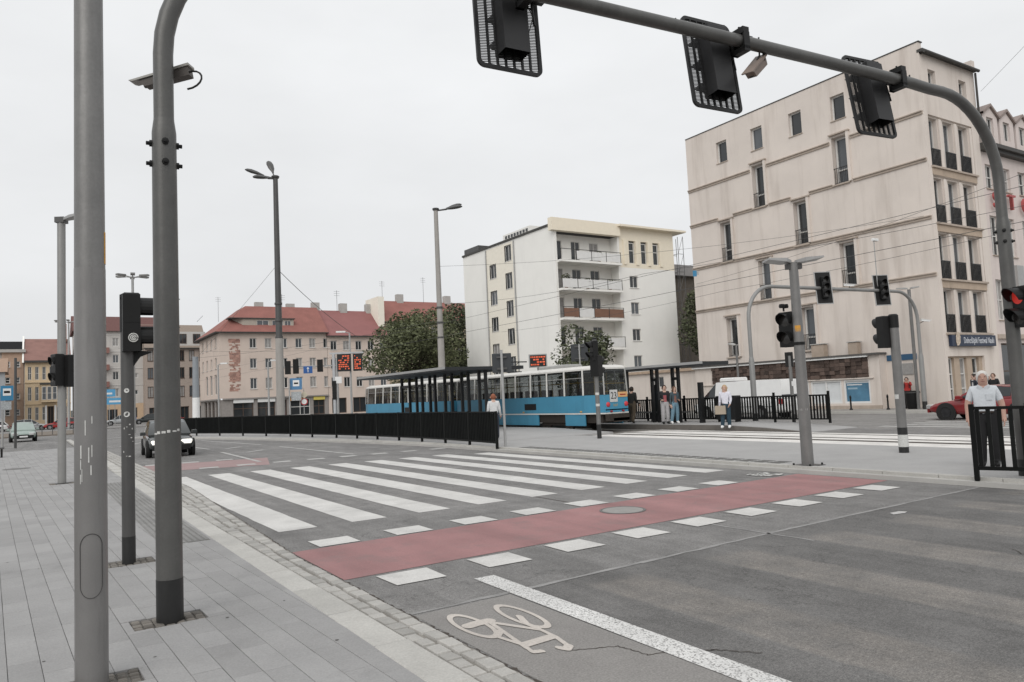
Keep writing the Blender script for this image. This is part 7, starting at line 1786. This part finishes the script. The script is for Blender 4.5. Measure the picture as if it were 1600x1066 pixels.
# on the far platform
mb = person('dark clad person walking away right behind the tram rear', (23.55, 26.7, .24), R(-70), 1.74, cloth('charcoal', (.02, .02, .019)), cloth('khaki', (.085, .065, .045)), BLACK_M, 'dark', dict(kl=(-.056, .09, .285), al=(-.06, .04, .06), tl=(-.06, .14, .05), kr=(.056, -.03, .27), ar=(.06, -.13, .06), tr=(.062, -.05, .02), wr=(.15, .1, .5), hr=(.15, .14, .46)), 'long', 1.1)
m1 = person('man in a red checked shirt under a dark open jacket and pale grey trousers', (23.4, 24.4, .24), R(150), 1.74, cloth('dark_jacket', (.018, .018, .02)), cloth('pale_grey', (.36, .35, .355)), BLACK_M, 'dark', dict(wr=(.09, .1, .6), hr=(.06, .13, .6)), 'long', 1.08, inner=cloth('red_check', (.3, .08, .09)))
q = B(); q.taper(-.3, -.14, -.2, .12, .95, 1.35, .04); q.obj('shoulder_bag', cloth('bag_black', (.015, .015, .016)), m1)
person('woman in a blue grey top and blue jeans beside the man in the red shirt', (23.75, 24.15, .24), R(165), 1.66, cloth('slate_blue', (.05, .075, .09)), cloth('jeans', (.13, .22, .28)), WHITE, 'brown', dict(wl=(-.09, .1, .6), hl=(-.05, .13, .62), kr=(.085, .02, .275), ar=(.12, .0, .045), tr=(.13, .09, .018)), 'long', .98, inner=cloth('rust_top', (.2, .1, .08)), longhair=True)
wm = person('woman in a white top and dark jeans carrying a beige bag by the tracks', (22.6, 20.25, .16), R(120), 1.7, cloth('lilac_white', (.6, .6, .66)), cloth('dark_jeans', (.02, .045, .065)), WHITE, 'blond', dict(el=(-.125, .0, .64), wl=(-.1, .06, .535), hl=(-.09, .08, .5), kr=(.07, .03, .275), ar=(.09, .02, .045), tr=(.1, .1, .02)), 'long', .95, longhair=True)
bg_ = thing('shopping_bag', 'beige shopping bag hanging from the hand of the woman in white', 'bag', (22.38, 20.32, .9), R(120))
q = B(); q.taper(-.2, .2, -.06, .06, -.2, .13, .02); q.obj('bag', mat('beige_canvas', (.33, .28, .22), .8, var=.1), bg_)
for y in (-.05, .05): q = B(); q.tube([(-.1, y, .12), (-.07, y * .5, .24), (.07, y * .5, .24), (.1, y, .12)], .01, 5); q.obj('handle', mat('bag_handle', (.05, .04, .035), .7), bg_)
rd = person('person in a red jacket with a dark backpack raising both hands to a phone', (39.9, 23.0, .12), R(115), 1.72, cloth('red_jacket', (.38, .035, .03)), cloth('black_trousers', (.015, .015, .016)), BLACK_M, 'dark', dict(el=(-.12, .09, .72), wl=(-.07, .2, .8), hl=(-.05, .23, .83), er=(.12, .09, .72), wr=(.07, .2, .8), hr=(.05, .23, .83)), 'long', 1.1)
bp_ = thing('backpack', 'dark backpack on the back of the person in red', 'backpack', (39.9, 23.0, .12), R(115)); q = B(); q.taper(-.17, .17, -.34, -.12, .95, 1.42, .05); q.obj('pack', cloth('pack', (.03, .035, .05)), bp_)
for sx in (-1, 1): q = B(); q.tube([(sx * .1, -.13, 1.38), (sx * .11, -.02, 1.44), (sx * .11, .11, 1.34), (sx * .12, .1, 1.12), (sx * .14, -.1, 1.0)], .018, 5); q.obj('strap', MATS['cloth_pack'], bp_)
person('dark haired person in a dark jacket beyond the red coupe, left of the two', (38.6, 18.9, .12), R(60), 1.74, cloth('navy_jacket', (.025, .03, .04)), cloth('grey_trousers', (.08, .08, .085)), BLACK_M, 'dark', inner=cloth('white_inner', (.55, .55, .55)))
person('dark clad person beyond the red coupe, right of the two', (39.2, 18.3, .12), R(100), 1.72, cloth('black_coat', (.015, .015, .016)), cloth('black_trousers', (.015, .015, .016)), BLACK_M, 'brown')
person('red haired person in dark clothes behind the fence near the tram front', (13.9, 50.6, .2), R(170), 1.72, cloth('dark_brown_coat', (.03, .022, .02)), cloth('black_trousers', (.015, .015, .016)), BLACK_M, 'red', longhair=True)
person('person in a dark top before the shop windows of the pink building', (17.2, 62, .15), R(190), 1.74, cloth('dark_red_top', (.1, .03, .03)), cloth('jeans_dark', (.03, .04, .06)), BLACK_M, 'dark')
person('person in blue walking beyond the black hatchback', (9.7, 95, .1), R(150), 1.72, cloth('blue_top', (.05, .1, .3)), cloth('grey_trousers', (.08, .08, .085)), BLACK_M, 'dark')
# the sun-free sky dome is the world itself; nothing else to place
